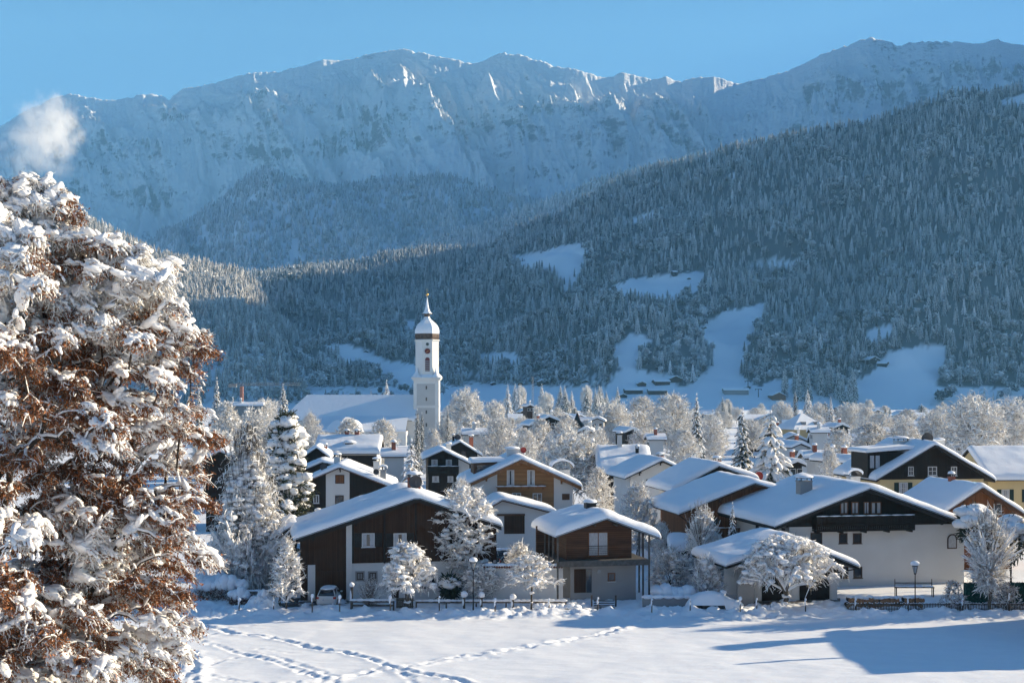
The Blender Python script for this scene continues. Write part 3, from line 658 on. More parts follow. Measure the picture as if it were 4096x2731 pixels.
# ================================================================ houses
class House:
    """Alpine gable house. Local frame: x along the gable front, y towards the back, origin under the ridge at the roof's front edge."""
    def __init__(s, label, O, a, roof, L, ov=1.1, side=.9, base=0.0, wall='plaster', fascia='beam_black', snow=.5, name='house', cat='house', group=None, wallL=None, wallR=None, ft=.24, wl=None, seed=0, backov=.6):
        s.t = thing(name, (O[0], O[1], 0), label, cat, group, a)
        s.O = np.array([O[0], O[1]]); s.u = np.array([math.cos(a), math.sin(a)]); s.v = np.array([-math.sin(a), math.cos(a)])
        s.roof = roof; s.L = L; s.ov = ov; s.seed = seed; s.snow = snow; s.base = base
        (uL, zL), (uA, zA), (uR, zR) = roof
        s.wL = uL+side if wallL is None else wallL; s.wR = uR-side if wallR is None else wallR
        b = MB(); s.body(b, ov, L-backov); b.build('wall', M[wall], s.t)
        b = MB(); t = ft
        b.poly([(uL, zL), (uA, zA), (uR, zR), (uR, zR-t), (uA, zA-t), (uL, zL-t)][::-1], 0, L); s.rf = b.build('roof', M[fascia], s.t)
        if snow: s.snow_cover()
    def body(s, b, y0, y1):
        r = s.rz; uA = s.roof[1][0]; zb = s.base-.6
        b.poly([(s.wL, zb), (s.wR, zb), (s.wR, r(s.wR)-.2), (uA, r(uA)-.2), (s.wL, r(s.wL)-.2)], y0, y1)
    def rz(s, u):
        (uL, zL), (uA, zA), (uR, zR) = s.roof
        return np.where(u < uA, zA+(zL-zA)*(u-uA)/(uL-uA), zA+(zR-zA)*(u-uA)/(uR-uA))
    def snow_cover(s):
        (uL, zL), (uA, zA), (uR, zR) = s.roof; th = s.snow; o = .10; r = max(th*.9, .2)
        e = np.array([0, .03, .1, .22, .4, .65, 1.0])*r
        def axis(a, b_, n, mid=None):
            x = list(a+e)+list(np.linspace(a+r, b_-r, n)[1:-1])+list((b_-e)[::-1])
            return np.array(sorted(x))
        U = axis(uL-o, uR+o, 34); Vv = axis(-o, s.L+o, 12)
        Ug, Vg = np.meshgrid(U, Vv)
        d = np.minimum(np.minimum(Ug-(uL-o), (uR+o)-Ug), np.minimum(Vg+o, s.L+o-Vg))
        f = np.sqrt(np.clip(1-(1-np.clip(d/r, 0, 1))**2, 0, 1))
        w = .45; rl = s.rz(Ug); x = np.abs(Ug-uA)
        rl = rl-np.where(x < w, .5*(1-x/w)**2*w*(zA-zL)/(uA-uL), 0)*f
        sd = s.seed*3.7
        top = rl+th*f*(1+.16*fbm(Ug*.45+sd, Vg*.45+sd, 3))
        # the overhanging lip sags a little
        bot = s.rz(Ug)-.0-.10*np.exp(-(d/.12)**2)
        top = np.where(d < .12, np.maximum(top, bot), top)
        n0, n1 = Ug.shape; i = np.arange(n0*n1).reshape(n0, n1)
        q = np.stack([i[:-1, :-1], i[:-1, 1:], i[1:, 1:], i[1:, :-1]], -1).reshape(-1, 4)
        b = MB(); b.add(np.stack([Ug, Vg, top], -1).reshape(-1, 3), q, 0, True)
        b.add(np.stack([Ug, Vg, np.minimum(bot, top)+.004], -1).reshape(-1, 3), q[:, ::-1], 0, True)
        b.build('snow_cover', M['snow_roof'], s.rf)
    def uz(s, px, py, v):
        r = np.array([(px-CX)/F, 1.0]); k = (v+s.O@s.v)/(r@s.v); p = r*k-s.O
        return float(p@s.u), float(CAMZ-(py-HY)/F*k)
    # ---- parts given in metres on a wall: face front (y = const), left or right (x = const)
    def fbox(s, b, face, c0, c1, z0, z1, d0, d1, m=0):
        """d0..d1: distance proud of the wall plane"""
        if face == 'front': b.box(c0, c1, s.ov-d1, s.ov-d0, z0, z1, m)
        elif face == 'left': b.box(s.wL-d1, s.wL-d0, c0, c1, z0, z1, m)
        else: b.box(s.wR+d0, s.wR+d1, c0, c1, z0, z1, m)
    def window(s, c0, c1, z0, z1, frame='frame_brown', face='front', mull=1, cross=0, sill=True, shutters=None, curtain=False, off=0.0, pane='glass', surround=None, kind='window'):
        b = MB(); f = min(.09, (c1-c0)*.13); w = c1-c0
        if surround: s.fbox(b, face, c0-.14, c1+.14, z0-.14, z1+.14, off+.0, off+.035, 1)
        for a0, a1, e0, e1 in ((c0, c1, z0, z0+f), (c0, c1, z1-f, z1), (c0, c0+f, z0+f, z1-f), (c1-f, c1, z0+f, z1-f)):
            s.fbox(b, face, a0, a1, e0, e1, off+.0, off+.075)
        for k in range(mull): s.fbox(b, face, c0+w*(k+1)/(mull+1)-f*.4, c0+w*(k+1)/(mull+1)+f*.4, z0+f, z1-f, off+.02, off+.068)
        for k in range(cross):
            z = z0+(z1-z0)*(k+1)/(cross+1); s.fbox(b, face, c0+f, c1-f, z-f*.3, z+f*.3, off+.02, off+.064)
        o = b.build(kind, [M[frame], M[surround or frame]], s.t)
        b = MB(); s.fbox(b, face, c0+f, c1-f, z0+f, z1-f, off+.006, off+.03); b.build('pane', M[pane], o)
        if curtain:
            b = MB()
            for a, e in ((c0+f, c0+f+w*.30), (c1-f-w*.30, c1-f)): s.fbox(b, face, a, e, z0+f+.03, z1-f, off+.031, off+.036)
            b.build('curtain', M['curtain'], o)
        if sill:
            b = MB(); s.fbox(b, face, c0-.06, c1+.06, z0-.07, z0-.002, off, off+.14); b.build('sill', M['frame_white'] if sill is True else M[sill], o)
        if shutters:
            sw = w*.52
            for a in (c0-sw-.05, c1+.05):
                b = MB(); s.fbox(b, face, a, a+sw, z0, z1, off+.004, off+.05)
                for zz in np.linspace(z0+.12, z1-.12, 9): s.fbox(b, face, a+.06, a+sw-.06, zz-.03, zz+.012, off+.05, off+.066)
                b.build('shutter', M[shutters], o)
        return o
    def win(s, x0, y0, x1, y1, off=0.0, **k):
        u0, z1 = s.uz(x0, y0, s.ov-off); u1, z0 = s.uz(x1, y1, s.ov-off); return s.window(u0, u1, z0, z1, off=off, **k)
    def clip(s, u0, u1, z0, gap=.24, ztop=None):
        r = s.rz; uA = s.roof[1][0]; p = [(u0, z0), (u1, z0)]
        t = lambda u: min(float(r(u))-gap, ztop if ztop is not None else 1e9)
        p.append((u1, t(u1)))
        if u0 < uA < u1: p.append((uA, t(uA)))
        p.append((u0, t(u0))); return [q for i, q in enumerate(p) if i < 2 or q[1] > z0+.01]
    def clad(s, x0, x1, ybot, m, off=.05, gap=.24, name='cladding', px=True, ytop=None):
        u0, z0 = s.uz(x0, ybot, s.ov) if px else (x0, ybot); u1 = s.uz(x1, ybot, s.ov)[0] if px else x1
        zt = None if ytop is None else (s.uz(x0, ytop, s.ov)[1] if px else ytop)
        b = MB(); b.poly(s.clip(u0, u1, z0, gap, zt), s.ov-off, s.ov-.001); return b.build(name, M[m], s.t)
    def panel(s, x0, y0, x1, y1, m, off=.05, name='cladding', y_in=.001):
        u0, z1 = s.uz(x0, y0, s.ov-off); u1, z0 = s.uz(x1, y1, s.ov-off)
        b = MB(); b.box(u0, u1, s.ov-off, s.ov-y_in, z0, z1); return b.build(name, M[m], s.t)
    def chimney(s, x0, x1, ytop, v, m='plaster', cap='slab', depth=None, base=None, name='chimney'):
        u0, z1 = s.uz(x0, ytop, v); u1, _ = s.uz(x1, ytop, v); return s.chim(u0, u1, v, z1, m, cap, depth)
    def chim(s, u0, u1, v, z1, m='plaster', cap='slab', depth=None):
        dp = depth or (u1-u0); zb = float(min(s.rz(u0), s.rz(u1)))-.3; c = (u0+u1)/2; w = u1-u0
        b = MB(); b.box(u0, u1, v, v+dp, zb, z1); b.box(u0-.06, u1+.06, v-.06, v+dp+.06, z1, z1+.08)
        o = b.build('chimney', M[m], s.t); z = z1+.08
        if cap == 'slab':
            b = MB(); 
            for a in (u0+.04, u1-.12):
                for e in (v+.04, v+dp-.12): b.box(a, a+.08, e, e+.08, z, z+.25)
            b.box(u0-.1, u1+.1, v-.1, v+dp+.1, z+.25, z+.31); b.build('chimney_cap', M['metal'], o); z += .31
        if cap == 'arch':
            b = MB(); n = 9; pts = []
            for rr in (w*.75, w*.75-.07):
                q = [(c+rr*math.cos(t_), z+.05+rr*math.sin(t_)*.75) for t_ in np.linspace(.1, math.pi-.1, n)]
                pts.append(q)
            out = pts[0]+pts[1][::-1]; b.poly(out, v-.05, v+dp+.05); b.build('chimney_cap', M['metal'], o)
            b = MB(); q0 = [(c+(w*.75)*math.cos(t_), z+.05+w*.75*math.sin(t_)*.75) for t_ in np.linspace(.25, math.pi-.25, n)]
            q1 = [(x_+(x_-c)*.12, z_+.24) for x_, z_ in q0]
            b.poly(q0+q1[::-1], v-.1, v+dp+.1); b.build('snow_cap', M['snow'], o); return o
        b = MB(); b.blob((c, v+dp/2, z+.05), (w*.72, dp*.72, .26), 0, s.seed+u0, 2, .12, flat=.25); b.build('snow_cap', M['snow'], o)
        return o
    def dish(s, px, py, v, r=.42, m='dish', mast=1.1):
        u, z = s.uz(px, py, v); b = MB()
        prof = [(0, 0), (r*.5, .03), (r*.85, .09), (r, .13)]
        n = 16; t = np.arange(n)*2*np.pi/n; V = []
        for rr, dd in prof: V += [(u+rr*np.cos(a), v+dd*-1, z+rr*np.sin(a)) for a in t]
        Fs = [(k*n+i, k*n+(i+1) % n, (k+1)*n+(i+1) % n, (k+1)*n+i) for k in range(3) for i in range(n)]
        b.add(V, Fs, 0, True); b.add([(p[0], p[1]+.02, p[2]) for p in V], [f[::-1] for f in Fs], 0, True)
        b.cyl((u, v+.05, z), (u, v+.05, float(s.rz(u))-.1), .025, .025, 6); b.cyl((u, v, z-r*.6), (u, v-.45, z-.05), .012, .012, 5)
        b.blob((u, v-.45, z-.03), (.05, .05, .05), 0, 1, 1, 0)
        return b.build('satellite_dish', M[m], s.t)
    def brackets(s, us, m='beam_black', w=.16, drop=.35):
        """purlin ends showing under the gable overhang"""
        for u in us:
            z = float(s.rz(u))-.26; b = MB(); b.box(u-w/2, u+w/2, .12, s.ov+.02, z-w*1.2, z-.01)
            b.poly([(u-w/2, z-w*1.2-drop), (u+w/2, z-w*1.2-drop), (u+w/2, z-w*1.2), (u-w/2, z-w*1.2)], s.ov-.16, s.ov-.02)
            b.build('purlin', M[m], s.t)
    def balcony(s, x0, y0, x1, y1, m='wood_black', dep=1.0, snow=True, px=True):
        v = s.ov-dep
        if px: u0, z1 = s.uz(x0, y0, v); u1, z0 = s.uz(x1, y1, v)
        else: u0, z1, u1, z0 = x0, y0, x1, y1
        b = MB(); b.box(u0, u1, v, s.ov-.06, z0, z0+.14)
        n = int((u1-u0)/.19)
        for k in range(n):
            a = u0+(u1-u0)*k/n; b.box(a+.012, a+(u1-u0)/n-.012, v-.03, v, z0+.05-(.05 if k % 2 else 0), z1-.1)
        for a in (u0, u1-.08): b.box(a, a+.08, v+.001, s.ov-.06, z0+.2, z1-.1)
        b.box(u0-.05, u1+.05, v-.07, v+.09, z1-.1, z1); b.box(u0, u1, v-.06, v-.031, z0+(z1-z0)*.42, z0+(z1-z0)*.42+.09)
        for a in np.linspace(u0+.3, u1-.3, max(2, int((u1-u0)/2))): b.box(a-.07, a+.07, v+.02, s.ov, z0-.18, z0-.002)
        o = b.build('balcony', M[m], s.t)
        if snow:
            b = MB()
            xs_ = np.linspace(u0, u1, max(3, int((u1-u0)/1.1)))
            for a, e in zip(xs_[:-1], xs_[1:]): b.blob(((a+e)/2, v+.01, z1+.02), ((e-a)*.53, .10, .07), 0, a, 1, .1)
            b.build('snow_cap', M['snow'], o)
        return o
    def pipe(s, pts, r=.05, m='metal'):
        b = MB()
        for p, q in zip(pts[:-1], pts[1:]): b.cyl(p, q, r, r, 7)
        return b.build('downpipe', M[m], s.t)
    def gutter(s, side=-1, m='metal'):
        u, z = (s.roof[0] if side < 0 else s.roof[2]); u += side*.06
        b = MB(); b.cyl((u, .05, z-.16), (u, s.L-.05, z-.16), .07, .07, 8); return b.build('gutter', M[m], s.t)
def px_house(label, D, a, apex, le, re, L, **k):
    """house whose roof front edge is read off the photograph: apex, left and right eave points lie in one upright plane at depth D"""
    a = R(a); X = (apex[0]-CX)/F*D; O = np.array([X, D]); u = np.array([math.cos(a), math.sin(a)]); v = np.array([-math.sin(a), math.cos(a)])
    def uz(p):
        r = np.array([(p[0]-CX)/F, 1.0]); kk = (O@v)/(r@v); q = r*kk-O; return float(q@u), CAMZ-(p[1]-HY)/F*kk
    return House(label, O, a, [uz(le), uz(apex), uz(re)], L, **k)

# ---- 1 big brown house with garage, left
h = px_house('long brown boarded house with a white pillar and the white car parked in front', 127.5, 11, (958.7, 1141), (676, 1237), (1152, 1206), 12.5, fascia='beam_black', snow=.62, ov=1.2, wall='plaster', side=1.0, ft=.45, seed=1)
h.clad(690, 795, 1378, 'wood_brown', gap=.46); h.clad(808, 1140, 1293, 'wood_brown', gap=.46)
h.clad(795, 808, 1378, 'plaster', .16, .46, 'pillar'); h.panel(707, 1297, 724, 1378, 'plaster', .14, 'pillar')
for x0, x1 in ((642, 706), (726, 793)):
    if x0 > 700: h.panel(x0, 1312, x1, 1378, 'wood_brown', .09, 'garage_door')
h.panel(690, 1302, 705.5, 1378, 'wood_brown', .08, 'garage_door')
h.win(831, 1224, 860.5, 1255, off=.05, frame='frame_white', shutters='shutter_black', curtain=True, mull=0)
h.win(903.7, 1224, 933.8, 1255, off=.05, frame='frame_white', shutters='shutter_black', curtain=True, mull=0)
h.win(819.6, 1314.5, 834, 1330, frame='frame_brown', sill=False, surround='plaster_grey', mull=1); h.win(848.5, 1314.5, 863.5, 1330, frame='frame_brown', sill=False, surround='plaster_grey', mull=1)
h.panel(899, 1329, 916, 1372, 'wood_brown', .06, 'door'); h.win(960, 1325, 1000, 1350, frame='frame_brown', mull=1)
h.brackets([-9.2, -5.4, 0, 5.5], w=.2); h.chimney(939, 966, 1099, 5.5, 'brick', 'slab'); h.dish(954, 1106, 4.6, .62)
for xx in (808.5, 881, 953):
    b = MB(); u_, z_ = h.uz(xx, 1293, h.ov-.06); b.box(u_, u_+.16, h.ov-.12, h.ov-.051, z_, float(h.rz(u_))-.5); b.build('timber_post', M['beam_black'], h.t)
# its snowed-in lower annex on the left
h = px_house('low flat annex with thick snow at the end of the brown house', 133, 11, (672, 1206), (618, 1238), (690, 1212), 7, snow=.5, wall='wood_black', ov=.5, side=.3, seed=2, name='shed', cat='shed')

# ---- 2 house with the white centre strip
h = px_house('dark boarded chalet with a white strip down its gable and one brown shuttered window', 195, 2, (780, 1071.5), (681, 1114), (903, 1119), 13, snow=.6, wall='wood_black', fascia='wood_beam', ov=1.1, seed=3, side=.9)
h.clad(748.6, 802.8, 1166, 'plaster', .06); h.panel(697, 1176, 748, 1215, 'plaster', .05)
h.win(770, 1090, 791, 1110, off=.06, frame='frame_brown', pane='wood_red', mull=1, sill=False); h.win(769.7, 1137, 789.6, 1158, off=.06, frame='frame_brown', mull=1)
h.win(720, 1136, 733, 1155, frame='frame_white'); h.brackets([0], 'beam_black')
h.chimney(767, 781, 1050, 6, 'plaster', 'slab'); h.chimney(857.6, 872, 1060, 4, 'plaster', 'slab'); h.chimney(873, 886, 1080, 1.6, 'steel', 'arch')
h.dish(743, 1072, .8, .5); h.dish(864, 1083, .6, .4)
h = px_house('small dark gable half hidden behind the chalet with the white strip', 222, 6, (740, 1060), (683, 1084), (775, 1068), 9, snow=.5, wall='wood_black', seed=4)
# ---- 3 eaves-front house with round dormer
def eave_house(label, D, x0, x1, yridge, yeave, a=0, depth=8, **k):
    """ridge runs across the view; roof side faces the camera"""
    X0, X1 = (x0-CX)/F*D, (x1-CX)/F*D
    zr = CAMZ-(yridge-HY)/F*(D+depth/2); ze = CAMZ-(yeave-HY)/F*D
    # gable direction is the local x axis; rotate by -90 so the roof side looks at the camera
    return House(label, (X0, D+depth/2), R(a-90), [(-depth/2, ze), (0, zr), (depth/2, ze)], X1-X0, **k)
h = eave_house('broad white house with blue shutters and a small arched dormer in its snowy roof', 255, 720, 872, 1004, 1040, depth=11, wall='plaster', snow=.7, ov=.6, side=1.0, seed=5)
# its visible long wall is the local right face (x = wR)
b = MB(); h.fbox(b, 'right', h.ov, h.L-.6, 5.2, 7.2, 0, .05); b.build('cladding', M['wood_black'], h.t)
for c in (5.0, 8.0): h.window(c, c+.9, 3.3, 4.5, face='right', frame='frame_white', shutters='shutter_blue')
h.chim(-.4, .3, 5.0, 11.2, 'brick'); h.chim(-.5, .3, 6.8, 11.2, 'brick')
b = MB(); cz = float(h.rz(2.6)); b.box(2.3, 3.9, 5.5, 6.9, cz-1.3, cz+.35); dd = b.build('dormer', M['wood_black'], h.t)
b = MB(); b.box(3.9, 3.93, 5.9, 6.5, cz-.75, cz+.0); b.build('pane', M['glass'], dd)
b = MB(); b.blob((3.1, 6.2, cz+.45), (1.2, 1.15, .45), 0, 2, 2, .08, flat=.2); b.build('snow_cover', M['snow'], dd)
# ---- 4
h = px_house('little dark gable left of the house with the arched dormer', 232, 4, (727, 1027), (685, 1056), (758, 1050), 9, snow=.6, wall='wood_black', seed=6)
h.chimney(744, 751, 1026, 4, 'brick', 'slab')
# ---- 5, 6 dark gables mid left
h = px_house('black chalet with a carved balcony and white side wall, right of the slim spruces', 232, 6, (1018, 1033), (972, 1053), (1090, 1069), 11, snow=.5, wall='wood_black', ov=1.2, seed=7)
h.clad(1053, 1078, 1150, 'plaster', .05)
for x0, x1 in ((991, 1005), (1024, 1037.7)): h.win(x0, 1055, x1, 1068, frame='frame_white', curtain=True)
for x0, x1 in ((993, 1008), (1028, 1041)): h.win(x0, 1093, x1, 1106, frame='frame_white', curtain=True)
h.balcony(982, 1070.5, 1054, 1086.7, 'wood_black', 1.0); h.chimney(1024.5, 1036, 1020, 2.5, 'plaster', 'none')
h = px_house('plain black gable rising behind the balcony chalet', 278, 6, (1057, 1014), (1018, 1032), (1108, 1046), 10, snow=.5, wall='wood_black', seed=8)
h.win(1060, 1036, 1070, 1047, frame='frame_brown'); h.chimney(1039, 1044, 1003, 3, 'metal', 'slab'); h.dish(1051, 1004, 2, .6); h.chimney(1078, 1087, 1005, 4, 'brick', 'slab')
# ---- 7 honey wood house
h = px_house('honey coloured boarded house with white corners and two tall gable windows', 172, 6, (1198.5, 1053), (1066, 1114), (1336, 1116), 13, snow=.55, wall='plaster', fascia='wood_beam_warm', ov=1.2, seed=9, ft=.5, side=.9)
h.clad(1142, 1272, 1172, 'wood_warm', .06, .5)
for x0, x1 in ((1164, 1181), (1211, 1228)): h.win(x0, 1079, x1, 1114, off=.06, frame='frame_white', mull=0, curtain=True)
h.win(1176, 1131.5, 1196.5, 1147, off=.06, frame='frame_white', mull=1); h.win(1223.5, 1132, 1244.5, 1155, off=.06, frame='frame_white', mull=1)
h.win(1289, 1131.5, 1310, 1149, frame='frame_white', mull=0, sill=False, pane='wood_beam')
u0, z0 = h.uz(1140, 1119, h.ov-.5); u1, z1 = h.uz(1254, 1119, h.ov-.5); b = MB(); b.box(u0, u1, h.ov-.75, h.ov-.06, z0, z0+.09)
for k in range(7): a_ = u0+.3+k*(u1-u0-.6)/6; b.box(a_-.1, a_+.1, h.ov-.45, h.ov-.06, z0-.22, z0-.002)
lo = b.build('ledge', M['wood_beam_warm'], h.t); b = MB()
for k in range(6): b.blob((u0+(k+.5)*(u1-u0)/6, h.ov-.42, z0+.12), ((u1-u0)/11, .36, .09), 0, k, 1, .06)
b.build('snow_cap', M['snow'], lo)
h.brackets([0, -4.2, 5.0], 'wood_beam_warm', .22); h.chimney(1165, 1190, 1032, 5, 'plaster', 'none'); h.chimney(1275, 1309, 1080, 3.5, 'plaster', 'arch')
h.dish(1202, 1033, 4.5, .38, 'dish_red'); h.pipe([(h.roof[2][0]-.1, .2, h.roof[2][1]-.3), (h.wR+.1, h.ov-.1, h.roof[2][1]-1.0), (h.wR+.1, h.ov-.1, .2)])
zd = float(h.rz(-2.2)); b = MB(); b.box(-5.6, -1.2, 3.0, 8.0, zd-1.6, zd+.35); dm = b.build('dormer', M['wood_beam'], h.t)
b = MB(); b.poly([(-5.9, zd+.36), (-.9, zd+.55), (-.9, zd+.90), (-5.7, zd+.85), (-5.95, zd+.6)], 2.8, 8.2); b.build('snow_cover', M['snow_roof'], dm)
b = MB(); b.box(-5.2, -2.4, 2.965, 2.998, zd-.75, zd+.1); b.build('pane', M['glass'], dm)
# ---- 8 its garage
h = px_house('low white garage with a brown door in front of the honey coloured house', 163, 6, (1154, 1146), (1120, 1166), (1278, 1177), 8, snow=.5, wall='plaster', fascia='wood_beam', ov=.8, seed=10, side=.5, name='garage', cat='garage')
h.panel(1142, 1180, 1206, 1184, 'wood_beam', .2, 'lintel'); h.panel(1158, 1184.5, 1205, 1225, 'wood_brown', .06, 'garage_door'); h.panel(1144, 1186, 1155, 1225, 'frame_white', .05, 'door')
# ---- 9 timber box on concrete, centre
h = px_house('modern timber house on grey render base with slim posts under wide eaves', 126.5, 12, (1393.7, 1189), (1277, 1230), (1516, 1234), 9.5, snow=.75, wall='wood_brown_h', fascia='beam_grey', ov=1.5, seed=11, ft=.16, wallL=-3.35, wallR=2.75, base=3.75)
u0, z0 = h.uz(1310, 1362, h.ov); u1, zt = h.uz(1461, 1297, h.ov)
b = MB(); b.box(u0+.02, u1, h.ov+.05, h.L-.8, -.6, zt+.05); b.build('ground_floor', M['plaster_grey'], h.t)
u0, z1 = h.uz(1284, 1288.8, .4); u1, z0 = h.uz(1489, 1296.5, .4); b = MB(); b.box(u0, u1, .35, h.L-.5, z0, z1); b.build('balcony_slab', M['beam_grey'], h.t)
ZS = z0
h.win(1350.6, 1221, 1397, 1276, frame='wood_red', mull=1, curtain=False, pane='curtain', sill=False, off=.0)
o = MB()
for k in range(6): zz = h.uz(1350, 1276-k*4.2, h.ov-.3)[1]; ua = h.uz(1350, 1270, h.ov-.3)[0]; ub = h.uz(1398, 1270, h.ov-.3)[0]; o.box(ua, ub, h.ov-.14, h.ov-.11, zz, zz+(.03 if k < 5 else .05))
o.build('railing', M['metal'], h.t)
gf = lambda x0, y0, x1, y1, m, off, nm: (lambda p, q: (lambda bb: (bb.box(p[0], q[0], h.ov+.05-off, h.ov+.049, q[1], p[1]), bb.build(nm, M[m], h.t)))(MB()))(h.uz(x0, y0, h.ov), h.uz(x1, y1, h.ov))
gf(1319, 1306.4, 1345.6, 1360, 'wood_brown', .06, 'door'); gf(1347, 1306.4, 1359, 1360, 'glass', .05, 'side_light')
p = h.uz(1396, 1315, h.ov+.05); q = h.uz(1412.8, 1334, h.ov+.05); h.window(p[0], q[0], q[1], p[1], off=-.05, frame='wood_red', mull=0)
p = h.uz(1375.6, 1311.7, h.ov); b = MB(); b.cyl((p[0], h.ov+.05, p[1]), (p[0], h.ov-.06, p[1]), .17, .17, 16); b.build('wall_lamp', M['steel'], h.t)
for px_, v_ in ((1491, .6), (1477, 3.2), (1468, 6.2), (1281, .6), (1271, 2.4), (1261, 4.2), (1251.6, 6.0), (1242, 7.8)):
    u_, _ = h.uz(px_, 1260, v_); zt_ = float(h.rz(u_))-.17; b = MB(); b.box(u_-.07, u_+.07, v_-.07, v_+.07, -.2 if px_ > 1300 else (ZS if v_ > 2 else -.2), zt_); b.build('post', M['beam_grey'], h.t)
b = MB(); b.box(h.wL-1.5, h.wL-.02, h.L-2.6, h.L-2.4, ZS, float(h.rz(h.wL))-.2); b.build('cladding', M['wood_brown_h'], h.t)
h.chimney(1347, 1370, 1156, 4.5, 'metal', 'none'); h.brackets([-1.0, 1.0], 'beam_grey', .13, .02)
# ---- 10 small roofs beside it
h = eave_house('long low shed with a round snow hood and dark open gable end', 147, 1538, 1664, 1236, 1262, depth=4.4, wall='wood_black', snow=.75, ov=.3, side=.4, seed=12, name='shed', cat='shed', a=0)
# ---- 11 cedar house, 12 behind, 13 white gable, roof behind
h = px_house('cedar boarded house with a broad snow roof, left of the big white house', 150, 9, (1733, 1108), (1560, 1178), (1787, 1124), 13, snow=.6, wall='wood_red', fascia='wood_beam', ov=1.0, seed=13, ft=.3, side=1.3)
h.chimney(1616, 1631, 1139, 3.2, 'metal', 'none'); h.win(1606, 1188, 1650, 1212, frame='frame_brown', mull=2); h.balcony(1590, 1213, 1706, 1240, 'wood_red', 1.0)
h.pipe([(h.roof[0][0]+.1, 0.1, h.roof[0][1]-.3), (h.wL-.1, h.ov-.1, h.roof[0][1]-1), (h.wL-.1, h.ov-.1, .2)]); h.brackets([0, -3.5], 'wood_beam', .18)
h = px_house('dark gabled house with a red dish, behind the cedar boarded house', 168, 9, (1651, 1069), (1542, 1127), (1742, 1100), 12, snow=.6, wall='plaster', fascia='beam_black', ov=1.1, seed=14, side=1.6)
h.clad(1560, 1730, 1125, 'wood_black', .05); h.chimney(1642, 1656, 1059, 4, 'brick', 'slab'); h.dish(1742, 1093, 1, .55, 'dish_red'); h.window(h.wL+.6, h.wL+1.7, 5.2, 6.5, frame='frame_brown')
h = px_house('white gabled house with a brick chimney and green shutters in the middle of the village', 198, 9, (1521, 1056), (1436, 1097), (1574, 1080), 12, snow=.5, wall='plaster', fascia='beam_black', ov=1.0, seed=15, side=1.0)
h.chimney(1511, 1525, 1049, 3, 'brick', 'slab'); h.win(1492, 1100, 1506, 1115, frame='frame_white', shutters='shutter_green'); h.brackets([0, -3], 'beam_black')
h = eave_house('dark eaved house with a deep flat snow roof and a small metal chimney', 218, 1372, 1500, 1030, 1084, depth=13, wall='wood_black', snow=.8, ov=.6, side=1.0, seed=16)
h.chim(.3, 1.0, 3.5, 11.8, 'plaster'); h.chim(2.2, 2.7, 6.2, 9.8, 'metal'); h.dish(1402, 1053, 6, .7) if False else None
# ---- 14 big white house
h = px_house('big white rendered house with a dark carved balcony under its wide gable', 136.5, 11, (1997.5, 1120), (1780, 1207), (2250, 1213), 17, snow=.62, wall='plaster', fascia='beam_black', ov=1.4, seed=17, ft=.42, wallL=-7.6, wallR=10.6)
h.clad(1806, 2200, 1210, 'wood_black', .06, .42)
WH = h
for x0, x1 in ((1929.6, 1947.5), (1955, 1972), (1983.6, 1996), (2000, 2023.5)): h.win(x0, 1152, x1, 1180, off=.06, frame='wood_red', mull=0, curtain=True, sill=False)
h.balcony(1876, 1186, 2102, 1217, 'wood_black', 1.2)
h.win(1861.8, 1223, 1888, 1253, frame='frame_brown', mull=0, curtain=False, sill='frame_brown')
for x0, x1 in ((1927, 1946), (1959, 1978.5)): h.win(x0, 1224, x1, 1247, frame='frame_brown', mull=0, sill='frame_brown')
for x0, x1 in ((1929.6, 1948), (1960, 1980)): h.win(x0, 1301, x1, 1326, frame='frame_brown', mull=0, sill='frame_brown')
# arched window
u0, z1 = h.uz(2175.6, 1226, h.ov); u1, z0 = h.uz(2197.5, 1259, h.ov); c = (u0+u1)/2; rr_ = (u1-u0)/2; zc = z1-rr_
arc = lambda r_: [(c+r_*math.cos(t_), zc+r_*math.sin(t_)) for t_ in np.linspace(0, math.pi, 13)]
b = MB(); A1, A0 = arc(rr_), arc(rr_-.11)
ring_ = [(u0, z0)]+A1[::-1]+[(u1, z0), (u1-.11, z0), (u1-.11, z0+.1)]+A0+[(u0+.11, z0)]
b.poly([(u1, z0)]+A1+[(u0, z0)], h.ov-.06, h.ov-.001); o = b.build('window', M['frame_brown'], h.t)
b = MB(); b.poly([(u1-.11, z0+.11)]+A0+[(u0+.11, z0+.11)], h.ov-.085, h.ov-.061); b.build('pane', M['curtain'], o)
h.chimney(1839, 1866, 1106, 6.0, 'plaster_grey', 'slab'); h.chimney(1954, 1976, 1096, 9.5, 'plaster', 'arch')
h.gutter(-1); h.pipe([(h.roof[0][0], 1.6, h.roof[0][1]-.2), (h.wL-.1, 2.6, h.roof[0][1]-1.3), (h.wL-.1, 2.6, .1)], .07)
for v0, v1 in ((2.5, 3.2), (5.2, 5.7), (6.6, 7.1), (9.5, 10.2)): h.window(v0, v1, 4.0, 5.6, face='left', frame='frame_brown', mull=0, sill=False)
h.brackets([0, -6.6, 8.2], w=.22)
